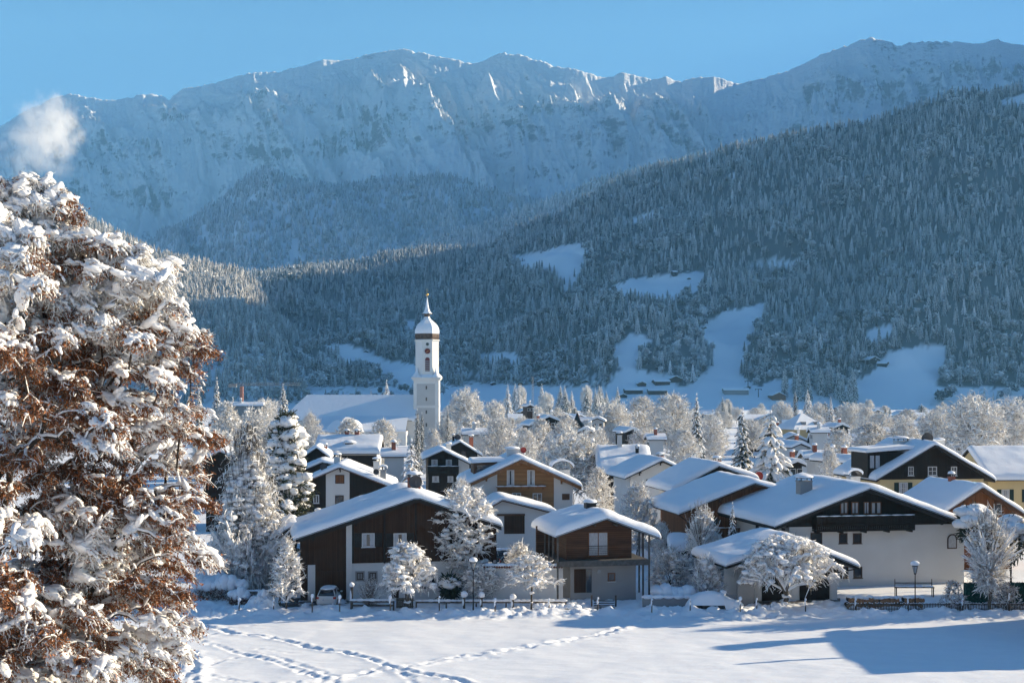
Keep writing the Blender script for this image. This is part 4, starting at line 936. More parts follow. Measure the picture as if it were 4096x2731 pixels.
# ---- 15 double garage wing
h = px_house('double garage with two dark doors and white pillars beside the big white house', 126.0, 11, (1836, 1243), (1668, 1297), (1973, 1300), 9.5, snow=.55, wall='plaster', fascia='beam_black', ov=1.5, seed=18, ft=.35, side=.8, wallR=2.9, wallL=-3.9, name='garage', cat='garage')
h.panel(1750, 1322, 1801, 1378, 'wood_black', .05, 'garage_door'); h.panel(1837, 1322, 1905, 1378, 'wood_black', .05, 'garage_door')
h.clad(1742, 1925, 1322, 'wood_black', .06, .36); h.panel(1733, 1322, 1749, 1378, 'plaster', .3, 'pillar'); h.panel(1804, 1322, 1834, 1378, 'plaster', .25, 'pillar'); h.panel(1907, 1322, 1923, 1378, 'plaster', .2, 'pillar')
h.pipe([(h.roof[2][0]-.1, .3, h.roof[2][1]-.25), (h.wR+.15, h.ov, h.roof[2][1]-.9), (h.wR+.15, h.ov, .1)], .06)
# ---- 16 black gable on yellow walls
h = px_house('large house with black gable over yellow walls and white framed windows', 170, 8, (2148.8, 1019), (2013, 1100), (2286, 1101), 14, snow=.55, wall='plaster_yellow', fascia='beam_black', ov=1.2, seed=19, side=.9, ft=.35, backov=.5)
h.clad(2022, 2278, 1101, 'wood_black', .07, .35)
for x0, x1 in ((2086, 2098), (2131, 2151.6), (2184, 2197.5)): h.win(x0, 1071, x1, 1091.6, off=.07, frame='frame_white', mull=1, cross=1, shutters='shutter_black' if x0 != 2131 else None)
h.win(2065, 1107.6, 2084.4, 1134, frame='frame_white', mull=1, cross=1, shutters='shutter_green', curtain=True); h.win(2123, 1127, 2140, 1150, frame='frame_white', mull=1)
h.win(2232, 1110, 2246, 1134, frame='frame_white', shutters='shutter_green')
h.chimney(2062, 2087, 1014, 6, 'plaster', 'slab'); h.chimney(2152, 2170, 1012, 9, 'plaster', 'none'); h.dish(2129, 1007, 3, .75)
zd = float(h.rz(-4.2)); b = MB(); b.box(-7.6, -2.6, 2.2, 7.5, zd-1.8, zd+1.25); dm = b.build('dormer', M['wood_black'], h.t)
b = MB(); b.poly([(-7.9, zd+1.26), (-2.0, zd+1.7), (-1.7, zd+2.15), (-7.6, zd+1.75), (-7.95, zd+1.5)], 1.9, 7.8); b.build('snow_cover', M['snow_roof'], dm)
for a_ in (-7.3, -6.6): b = MB(); b.box(a_, a_+.5, 2.16, 2.198, zd-.6, zd+.9); b.build('pane', M['curtain'], dm)
u_, z_ = h.uz(1996, 1100, 2)
# its wing to the right
h = eave_house('long snow roofed wing of yellow plaster running off to the right of the black gable', 176, 2262, 2430, 1030, 1100, a=5, depth=13, wall='plaster_yellow', snow=.55, ov=.3, side=1.0, seed=20)
for c in (2.0, 5.2): h.window(c, c+1.0, 5.0, 6.6, face='right', frame='frame_white', shutters='shutter_green', curtain=True, cross=1)
# ---- 17 orange gable
h = px_house('small orange brown boarded gable behind the big white house at the right edge', 150, 10, (2256.6, 1117), (2171, 1174), (2352, 1178), 12, snow=.55, wall='wood_red', fascia='wood_beam', ov=1.0, seed=21, ft=.4)
h.chimney(2183, 2194, 1096, 6, 'brick', 'slab'); h.win(2282, 1156, 2300, 1180, frame='frame_white', mull=0); h.brackets([-2, 2], 'wood_beam', .2)
# ---- dark hut behind the beech, left
h = px_house('blue black hut roof glimpsed between the beech tree and the larch', 190, 5, (505, 1035), (455, 1062), (560, 1060), 10, snow=.5, wall='wood_black', seed=22)

# ---- church
CH = thing('church', P(985, 983, 497), 'long white church with a snow covered nave roof and onion domed tower', 'church'); CH.location = ((981-CX)/F*495, 495, 0)
def chx(px, D=495.0): return (px-981)/F*D
def chz(py, D=495.0): return CAMZ-(py-HY)/F*D
rot8 = R(22.5+5)
b = MB(); b.box(-4.45, 4.3, -4.3, 4.3, -1, chz(872.5)); tw = b.build('tower', M['plaster_church'], CH)
b = MB(); b.box(-3.3, 3.0, -4.36, -4.301, chz(930), chz(881)); b.box(-3.3, 3.0, -4.36, -4.301, 2, chz(936)); b.build('tower_field', M['plaster_grey2'], tw)
b = MB(); b.box(-4.9, 4.75, -4.75, 4.75, chz(872.5)+.01, chz(870)); b.box(-5.15, 5.0, -5.0, 5.0, chz(870)+.01, chz(866.5)); b.build('cornice', M['plaster_church'], tw)
b = MB(); b.box(-4.6, 4.4, -4.45, 4.45, chz(933.5), chz(931)); b.build('string_course', M['plaster_church'], tw)
b = MB()
for sx in (-1, 1):
    for sy in (-1, 1): b.lathe([(1.9, chz(866.4)), (1.7, chz(864)), (.7, chz(858)), (.35, chz(852)), (.02, chz(842))], (sx*3.3, sy*3.3), 10, 0)
b.lathe([(5.2, chz(866.4)), (4.6, chz(862)), (4.0, chz(858))], (0, 0), 8, 0, False, rot8)
b.build('snow_cover', M['snow'], tw)
r8 = chx(1006-53/2+981-981+0)  # helper value unused below
R8 = 26.4/F*495/math.cos(R(22.5))*1.0
b = MB(); b.lathe([(R8, chz(864)), (R8, chz(783))], (0, 0), 8, 0, False, rot8); ot = b.build('belfry', M['plaster_church'], CH)
b = MB()
b.lathe([(R8, chz(783)), (R8+.35, chz(782.6)), (R8+.35, chz(780.2)), (R8, chz(779.8))], (0, 0), 8, 0, False, rot8); b.build('cornice', M['plaster_church'], ot)
b = MB(); b.lathe([(R8-.1, chz(780)), (R8+.2, chz(775)), (R8+.15, chz(766))], (0, 0), 8, 0, False, rot8); dmx = b.build('onion_dome', M['copper'], CH)
onion = [(R8+.16, 766.5), (R8+.22, 761), (R8+.1, 756), (R8-.25, 750), (R8-.9, 744), (R8-1.8, 739), (R8-2.6, 735), (R8-3.15, 731), (R8-3.3, 727.5)]
b = MB(); b.lathe([(r_, chz(y_)) for r_, y_ in onion], (0, 0), 8, 0, False, rot8); b.build('snow_cover', M['snow'], dmx)
b = MB(); b.lathe([(1.0, chz(729)), (1.0, chz(722)), (1.9, chz(721.6)), (1.95, chz(720.6))], (0, 0), 8, 0, False, rot8); ln = b.build('lantern', M['copper'], CH)
b = MB(); b.lathe([(1.95, chz(720.5)), (1.25, chz(716)), (.75, chz(709)), (.45, chz(698)), (.12, chz(683))], (0, 0), 8, 0, False, rot8); b.build('spire', M['snow'], ln)
b = MB(); b.cyl((0, 0, chz(684)), (0, 0, chz(662)), .06, .04, 6); b.blob((0, 0, chz(676.5)), (.48, .48, .48), 0, 0, 2, 0); b.box(-.35, .35, -.04, .04, chz(667.5), chz(666.8)); b.build('finial', M['gold'], ln)
# clock, louvre and slots on the belfry face turned to the camera
fn = Matrix.Rotation(R(5), 4, 'Z'); ap = R8*math.cos(R(22.5))
def on_face(name, mb_, m, par): o = mb_.build(name, m, par); o.matrix_local = fn; return o
b = MB(); b.cyl((0, -ap-.02, chz(806.7)), (0, -ap-.10, chz(806.7)), 1.42, 1.42, 32); ck = on_face('clock_face', b, M['plaster_church'], CH)
b = MB(); b.cyl((0, -ap-.101, chz(806.7)), (0, -ap-.13, chz(806.7)), .98, .98, 28); b.build('dial', M['clock_red'], ck)
b = MB()
for k in range(12):
    t_ = k*math.pi/6; x_, z_ = math.sin(t_), math.cos(t_); b.cyl((x_*1.12, -ap-.115, chz(806.7)+z_*1.12), (x_*1.34, -ap-.115, chz(806.7)+z_*1.34), .05, .05, 5)
b.build('numerals', M['metal'], ck)
b = MB(); zc_ = chz(806.7)
b.cyl((0, -ap-.15, zc_), (.85, -ap-.15, zc_+.25), .06, .03, 5); b.cyl((0, -ap-.15, zc_), (-.35, -ap-.15, zc_-.55), .07, .04, 5); b.build('clock_hands', M['gold'], ck)
b = MB(); zt, zb = chz(826), chz(852.5); pts = [(-.78, zb), (.78, zb), (.78, zt)]+[(.78*math.cos(t_), zt+.78*math.sin(t_)) for t_ in np.linspace(.2, math.pi-.2, 9)]+[(-.78, zt)]
b.poly(pts, -ap-.05, -ap-.01); lv = on_face('belfry_window', b, M['clock_red'], CH)
b = MB()
for k in range(6): z_ = zb+.25+k*.62; b.box(-.7, .7, -ap-.16, -ap-.051, z_, z_+.28)
b.build('louvre', M['steel'], lv)
b = MB(); b.cyl((0, -ap-.02, chz(791)), (0, -ap-.06, chz(791)), .55, .55, 16); on_face('belfry_window', b, M['glass'], CH)
for py_ in (890, 916, 945.5, 974.5):
    b = MB(); b.box(-.25, .25, -4.42, -4.361, chz(py_+4), chz(py_-4)); b.build('tower_window', M['glass'], CH)
# nave
ZR, ZE = chz(906, 498), chz(960, 486)
def prism_roof(x0, x1, yc, half, zr, ze, t, m, name, par, hip=0.0):
    b = MB(); V = [(x0, yc-half, ze), (x1, yc-half, ze), (x1, yc+half, ze), (x0, yc+half, ze), (x0+hip, yc, zr), (x1, yc, zr)]
    b.add(V, [(0, 1, 5, 4), (2, 3, 4, 5)]); b.add(V, [(3, 0, 4), (1, 2, 5)]); W = [(x, y, z-t) for x, y, z in V]
    b.add([V[i] for i in range(4)]+W[:4], [(1, 0, 4, 5), (3, 2, 6, 7), (0, 3, 7, 4), (2, 1, 5, 6), (7, 6, 5, 4)]); return b.build(name, m, par)
nx0, nx1 = chx(651, 490), chx(950, 490)
b = MB(); b.box(nx0+1, nx1+1, -7, 11, -1, ZE-.3); nv = b.build('nave', M['plaster_church'], CH)
prism_roof(nx0, nx1+1.5, 2, 10.2, ZR, ZE-.2, .9, M['snow_roof'], 'snow_roof', nv, 7.5)
b = MB(); b.box(nx0+.8, nx1, -8.3, -7.3, ZE-.9, ZE-1.1+.05); b.build('eaves', M['beam_grey'], nv)
xw = chx(673, 488); b = MB()
n = 24; t = np.arange(n)*2*np.pi/n; b.poly([(xw+2.1*math.cos(a_), chz(974)+1.5*math.sin(a_)) for a_ in t], -7.08, -7.002); rw = b.build('oval_window', M['plaster_grey2'], nv)
b = MB(); b.poly([(xw+1.7*math.cos(a_), chz(974)+1.15*math.sin(a_)) for a_ in t], -7.12, -7.081); b.build('pane', M['glass'], rw)
# lower aisle roof
ax0, ax1 = chx(742, 484), chx(940, 484); zt_, ze_ = chz(955, 487), chz(986, 478)
b = MB(); b.add([(ax0+.5, -7.1, zt_), (ax1, -7.1, zt_), (ax1, -17.5, ze_), (ax0-1.5, -17.5, ze_)], [(3, 2, 1, 0)]); b.add([(ax0+.5, -7.1, zt_), (ax0-1.5, -17.5, ze_), (ax0-1.5, -17.5, ze_-.8), (ax0+.5, -7.1, ze_-.8)], [(0, 1, 2, 3)])
b.add([(ax0-1.5, -17.5, ze_), (ax1, -17.5, ze_), (ax1, -17.5, ze_-.7), (ax0-1.5, -17.5, ze_-.7)], [(0, 1, 2, 3)]); b.build('snow_roof', M['snow_roof'], nv)
b = MB(); b.box(ax0, ax1, -16.8, -7.01, -1, ze_-.7); b.build('aisle', M['plaster_church'], nv)
b = MB(); cx_ = chx(800, 478); b.lathe([(8.5, chz(992, 476)), (4.2, chz(966, 476)), (.6, chz(957, 476))], (cx_, -14), 6, 0, False, .3); b.build('chapel_roof', M['snow_roof'], nv)
# ================================================================ trees: skeletons grown towards scattered twig tips
def grow(targets, root, bf=.35, stem=None, lock=False):
    """join scattered points to a growing skeleton, each to the node that is near and not far from the foot"""
    pts = [np.array(p, float) for p in (stem if stem is not None else [root])]
    par = [-1]+list(range(len(pts)-1)); dist = [0.]
    for i in range(1, len(pts)): dist.append(dist[-1]+np.linalg.norm(pts[i]-pts[i-1]))
    n0 = len(pts); N = n0+len(targets); Pm = np.zeros((N, 3)); Pm[:n0] = pts; Dm = np.zeros(N); Dm[:n0] = dist
    pen = np.zeros(N)
    if lock: pen[:n0-1] = 50.
    order = np.argsort(np.linalg.norm(targets-np.array(root), axis=1))
    for k, j in enumerate(order):
        n = n0+k; t = targets[j]; d = np.linalg.norm(Pm[:n]-t, axis=1); c = d+bf*Dm[:n]+pen[:n]
        i = int(np.argmin(c)); Pm[n] = t; Dm[n] = Dm[i]+d[i]; par.append(i)
    par = np.array(par); w = np.zeros(N); ch = np.zeros(N, int)
    for n in range(N-1, 0, -1):
        if w[n] == 0: w[n] = 1
        w[par[n]] += w[n]; ch[par[n]] += 1
    return Pm, par, w, ch, Dm
def envelope(n, rg, h, w, z0, shape='round', power=.45):
    """random points inside a crown of height z0..h and width w"""
    u = rg.standard_normal((n, 3)); u /= np.linalg.norm(u, axis=1, keepdims=True); r = rg.random(n)**power
    p = u*r[:, None]
    if shape == 'round': return p*np.array([w/2, w/2, (h-z0)/2])+np.array([0, 0, (h+z0)/2])
    z = rg.random(n); a = rg.random(n)*6.283
    if shape == 'parasol': z = z**.55
    prof = {'parasol': np.sqrt(np.clip(1-(z*.97)**2.4, 0, 1)), 'dome': np.sqrt(np.clip(1-(z*.98)**2, 0, 1)), 'vase': np.clip(.35+1.5*z, 0, 1)*np.sqrt(np.clip(1-np.clip((z-.5)/.5, 0, 1)**2, 0, 1)),
            'cone': (1-z)**.8, 'pear': (1-z)**.5*np.clip(.72+z*2, 0, 1), 'umbrella': np.sqrt(np.clip(1-z*z, 0, 1))}[shape]
    lob = 1+.18*np.sin(a*3+z*4)+.12*np.sin(a*5+1+z*7)
    rr = w/2*prof*lob*r
    return np.stack([rr*np.cos(a), rr*np.sin(a), z0+(h-z0)*z], 1)
def broad_tree(seed, h, w, z0, shape='round', n=500, tw=5, tl=.55, tww=.05, r0=.16, snow=.05, droop=.35, lumps=120, lr=.18, bf=.35, dark=.35, bark='bark', power=.45, clump_m='snow_clump', leaf=0, frost='snow_twig', leafm='leaf_dark', stemh=None, tsm=1.0):
    """returns (trunk MB, crown MB): trunk/limbs with a line of snow, crown of frosted twigs, leaves and snow pads"""
    rg = np.random.default_rng(seed)
    T = envelope(n, rg, h*.97, w*.92, z0, shape, power)
    sh = stemh or (z0+.12*(h-z0)); stem = [(0, 0, -.3)]+[(rg.normal(0, .012*h)*(k > 0), rg.normal(0, .012*h)*(k > 0), sh*k/3) for k in range(1, 4)]
    Pm, par, wt, ch, Dm = grow(T, (0, 0, 0), bf, stem, shape in ('dome', 'round', 'vase', 'parasol') and h > 3.5)
    N = len(Pm); ix = np.arange(1, N); p1 = Pm[ix]; p0 = Pm[par[ix]].copy()
    rad = lambda q: r0*(q/wt[0])**.46
    ra, rb_ = rad(wt[par[ix]]), rad(wt[ix]); ra = np.minimum(ra, rb_*1.7); ra = np.maximum(ra, r0*.045); rb_ = np.maximum(rb_, r0*.04)
    mid = (p0+p1)/2+np.array([0, 0, 1.])*np.linalg.norm(p1-p0, axis=1)[:, None]*.10
    tk = MB(); tubes(tk, p0, mid, ra, (ra+rb_)/2, 6, 0); tubes(tk, mid, p1, (ra+rb_)/2, rb_, 6, 0)
    d = p1-p0; dn = d/(np.linalg.norm(d, axis=1, keepdims=True)+1e-9); flat = np.abs(dn[:, 2]) < .88
    up = np.array([0, 0, 1.]); s = flat & (ix >= 4)
    so = (ra*.35+snow*.55)[:, None]*up; sr = ra*.75+snow
    tubes(tk, (p0+so)[s], (mid+so)[s], sr[s], sr[s]*.92, 5, 1); tubes(tk, (mid+so)[s], (p1+so)[s], sr[s]*.92, (rb_*.8+snow*.9)[s], 5, 1)
    cr = MB()
    end = np.where(wt[ix] <= 6)[0]; e = np.repeat(end, tw)
    out = p1[e]-np.array([0, 0, z0+.25*(h-z0)]); out /= np.linalg.norm(out, axis=1, keepdims=True)+1e-9
    dr = dn[e]*.5+out*.5+rg.standard_normal((len(e), 3))*.55; dr[:, 2] -= droop*(.6+.8*rg.random(len(e)))
    dr /= np.linalg.norm(dr, axis=1, keepdims=True); f = rg.random((len(e), 1))
    b0 = p0[e]*(1-f)+p1[e]*f; L = tl*(.45+.9*rg.random((len(e), 1))); b1 = b0+dr*L; b2 = b1+(dr*.6+np.array([0, 0, -droop])+rg.standard_normal((len(e), 3))*.35)*L*.7
    k = rg.random(len(e)) > dark
    off = np.array([0, 0, tww*.5])
    ribbons(cr, (b0+off)[k], (b1+off)[k], tww*(.7+.8*rg.random(k.sum())), 0, rg, .8); ribbons(cr, (b1+off)[k], (b2+off)[k], tww*(.6+.6*rg.random(k.sum())), 0, rg, .5)
    ribbons(cr, b0, b1, tww*.34, 1, rg, .7); ribbons(cr, b1, b2, tww*.28, 1, rg, .5)
    # side shoots
    k2 = rg.random(len(e)) < .8; q0 = (b0+(b1-b0)*rg.random((len(e), 1)))[k2]; sd = rg.standard_normal((k2.sum(), 3)); sd[:, 2] -= droop*.8; sd /= np.linalg.norm(sd, axis=1, keepdims=True)
    ribbons(cr, q0, q0+sd*L[k2]*.55, tww*(.5+.8*rg.random(k2.sum())), 0, rg, .5)
    if leaf:
        nl = int(leaf*len(e)); j = rg.integers(0, len(e), nl); c = b0[j]+(b2[j]-b0[j])*rg.random((nl, 1))+rg.standard_normal((nl, 3))*tl*.1
        ribbons(cr, c, c+rg.standard_normal((nl, 3))*tww*1.1, tww*1.3, 3, rg, .6)
    if lumps:
        j = rg.choice(len(p1), min(lumps, len(p1)), replace=False, p=(lambda q: q/q.sum())(np.clip(p1[:, 2]-z0, .02, None)**.6*(wt[ix] <= 25)+1e-9))
        c = (p1[j]+mid[j])/2; c[:, 2] += ra[j]+lr*.25
        rr = lr*(.5+1.1*rg.random((len(j), 1))**1.5)*np.array([1.25, 1.0, .6]); yaw = np.arctan2(dn[j, 1], dn[j, 0])
        blobs(cr, c, rr*np.array([1, 1, 1]), 2, 1 if tsm < 1.5 else 2, .16, seed, yaw)
    return (tk, [M[bark], M[clump_m]]), (cr, [M[frost], M['twig'], M[clump_m], M[leafm]])
def conifer(seed, h, w, z0=.6, whorls=None, per=8, snow=1.0, needle='needle', droop=.35, bare=.0, lump=1.0, frost=.3, power=.85, tipdroop=.25, hang=0, hw=.05):
    rg = np.random.default_rng(seed); tk = MB(); cr = MB()
    tk.cyl((0, 0, -.3), (0, 0, h*.98), h*.014+.03, .02, 8, 0, True)
    zs = np.arange(z0, h*.97, h/(whorls or 26)); P0 = []; P1 = []; P2 = []; LL = []
    for z in zs:
        f = (z-z0)/(h-z0); R_ = w/2*((1-f)**power)*(1-.35*max(0, .12-f)/.12)+.10; n = max(4, int(per*(.55+.5*(1-f)))); a0 = rg.random()*6.28
        for k in range(n):
            if rg.random() < bare: continue
            a = a0+k*6.283/n+rg.normal(0, .18); L = R_*(.72+.42*rg.random()); zz = z+rg.normal(0, .12)
            c, s = math.cos(a), math.sin(a); P0.append((0, 0, zz)); up = .10-droop*.35
            P1.append((c*L*.55, s*L*.55, zz+L*.55*up)); P2.append((c*L, s*L, zz-L*(droop*.55+tipdroop*rg.random()))); LL.append(L)
    P0, P1, P2, LL = map(np.array, (P0, P1, P2, LL)); n = len(P0)
    tubes(tk, P0, P1, .02+LL*.012, .015+LL*.008, 4, 0); tubes(tk, P1, P2, .015+LL*.008, .01+0*LL, 4, 0)
    # flat needle fans: several ribbons across each bough, hanging a little
    for m_ in range(9 if not hang else 5):
        f = rg.random((n, 1)); base = np.where(f < .5, P0+(P1-P0)*f*2, P1+(P2-P1)*(f-.5)*2)
        ax = (P2-P0); ax[:, 2] = 0; ax /= np.linalg.norm(ax, axis=1, keepdims=True)+1e-9; sd = np.cross(ax, np.array([0, 0, 1.]))*np.sign(rg.standard_normal((n, 1)))
        ln = (LL[:, None]*.30*(1.15-f*.7)+.08); tip = base+(sd*.8+ax*.55)*ln+np.array([0, 0, -1.])*ln*(.25+.5*rg.random((n, 1)))
        ribbons(cr, base, tip, (.10+.11*LL), 0, rg, .35); 
        if frost > 0:
            k = rg.random(n) < frost*1.4; ribbons(cr, (base+(0, 0, .04))[k], (tip+(0, 0, .05))[k], (.06+.07*LL)[k], 1, rg, .4)
    for m_ in range(hang):
        f = rg.random((n, 1)); base = np.where(f < .5, P0+(P1-P0)*f*2, P1+(P2-P1)*(f-.5)*2); L_ = .25+.5*rg.random((n, 1))
        tip = base+rg.standard_normal((n, 3))*np.array([.22, .22, .05])+np.array([0, 0, -1.])*L_*(LL[:, None]/LL.max()*.7+.35)
        k = rg.random(n) < .75; ribbons(cr, base[k], tip[k], hw*(.6+.9*rg.random(k.sum())), 1, rg, .6); ribbons(cr, base[~k], tip[~k], hw*.6, 0, rg, .6)
    # snow pads lying along the boughs, following their droop
    for f0, sc_ in ((.30, .75), (.55, 1.0), (.76, .95), (.95, .7)):
        k = rg.random(n) < .80*lump; f = np.clip(f0+rg.normal(0, .06, (n, 1)), 0, 1); c = np.where(f < .5, P0+(P1-P0)*f*2, P1+(P2-P1)*(f-.5)*2)
        sdv = rg.normal(0, 1, (n, 1))*LL[:, None]*.13*f0; d = np.where(f < .5, P1-P0, P2-P1)+np.array([0, 0, -1.])*LL[:, None]*.12; pr = np.cross(d, np.array([0, 0, 1.])); pr /= np.linalg.norm(pr, axis=1, keepdims=True)+1e-9
        c = c+pr*sdv; c[:, 2] += .05*snow-np.abs(sdv[:, 0])*.3; d = d+pr*sdv*1.2
        r = (LL*.105*sc_+.075)*snow*(.6+.8*rg.random(n))
        R3 = np.stack([r*1.75, r*.85, r*.55], 1); blobs_dir(cr, c[k], d[k], R3[k], 2, 1 if h < 15.5 or True else 2, .15, seed+int(f0*10))
    cr.blob((0, 0, h), (.12*snow+.03, .12*snow+.03, .3), 2, seed, 1, .1)
    return (tk, [M['bark'], M['snow_clump']]), (cr, [M[needle], M['snow_twig'], M['snow_clump']])
def make_tree(name, parts, label, cat='tree', group=None, loc=(0, 0, 0), rz=0, sc_=(1, 1, 1)):
    t = thing(name, loc, label, cat, group, rz); (a, ma), (b_, mb_) = parts
    a.build('trunk', ma, t); b_.build('crown', mb_, t); t.scale = sc_; return t
PROTO = {}
def proto(kind):
    """prototype meshes built once, used by the first tree and by its copies"""
    if kind in PROTO: return PROTO[kind]
    fam, i = kind.split(':'); i = int(i)
    if fam == 'round': h, w = 12, 10; p = broad_tree(100+i, h, w, 1.8, 'round', 620, 6, .75, .095, .17, .08, .25, 110, .26, dark=.25, power=.5)
    elif fam == 'vase': h, w = 13, 10; p = broad_tree(140+i, h, w, 2.6, 'vase', 560, 6, .9, .085, .19, .07, .10, 60, .22, bf=.6, dark=.32, power=.6)
    elif fam == 'fine': h, w = 10, 9; p = broad_tree(180+i, h, w, 1.2, 'dome', 700, 6, .55, .09, .14, .07, .15, 140, .22, dark=.28, power=.55)
    elif fam == 'shrub': h, w = 2.6, 3.4; p = broad_tree(220+i, h, w, .15, 'dome', 300, 5, .40, .05, .05, .03, .1, 110, .17, dark=.4, stemh=.3)
    elif fam == 'spruce': h, w = 16, 6.2; p = conifer(300+i, h, w, .8, 32, 9, .85, frost=.15, lump=.85)
    elif fam == 'slim': h, w = 15, 2.8; p = conifer(320+i, h, w, .4, 40, 7, .55, frost=.3, power=.45, droop=.6)
    elif fam == 'frostcone': h, w = 14, 6.2; p = conifer(340+i, h, w, .8, 26, 9, .9, frost=1.0, needle='twig', hang=3, hw=.07)
    elif fam == 'pine': h, w = 15, 8; p = conifer(360+i, h, w, 1.5, 18, 9, 1.5, needle='needle_lit', frost=.35, power=.6, droop=.2, bare=.12)
    PROTO[kind] = dict(p=p, h=h, w=w, t=None); return PROTO[kind]
NAMES = dict(round='deciduous_tree', vase='deciduous_tree', fine='deciduous_tree', shrub='shrub', spruce='spruce_tree', slim='spruce_tree', frostcone='conifer_tree', pine='pine_tree')
def place(kind, x, y, h, w, label, group=None, z=0.0, rz=None):
    q = proto(kind); rz = random.random()*6.28 if rz is None else rz; s_ = (w/q['w'], w/q['w'], h/q['h'])
    fam = kind.split(':')[0]
    if q['t'] is None:
        t = make_tree(NAMES[fam], q['p'], label, 'shrub' if fam == 'shrub' else 'tree', group); q['t'] = t; q['p'] = None
    else:
        t = copy_tree(q['t']); t['label'] = label
        if group: t['group'] = group
        elif 'group' in t: del t['group']
    t.location = (x, y, z); t.rotation_euler = (0, 0, rz); t.scale = s_; return t
def tree_px(kind, px, ytop, wpx, D, label, group=None, z=0.0):
    return place(kind, (px-CX)/F*D, D, CAMZ-(ytop-HY)/F*D-z, wpx*D/F, label, group, z)

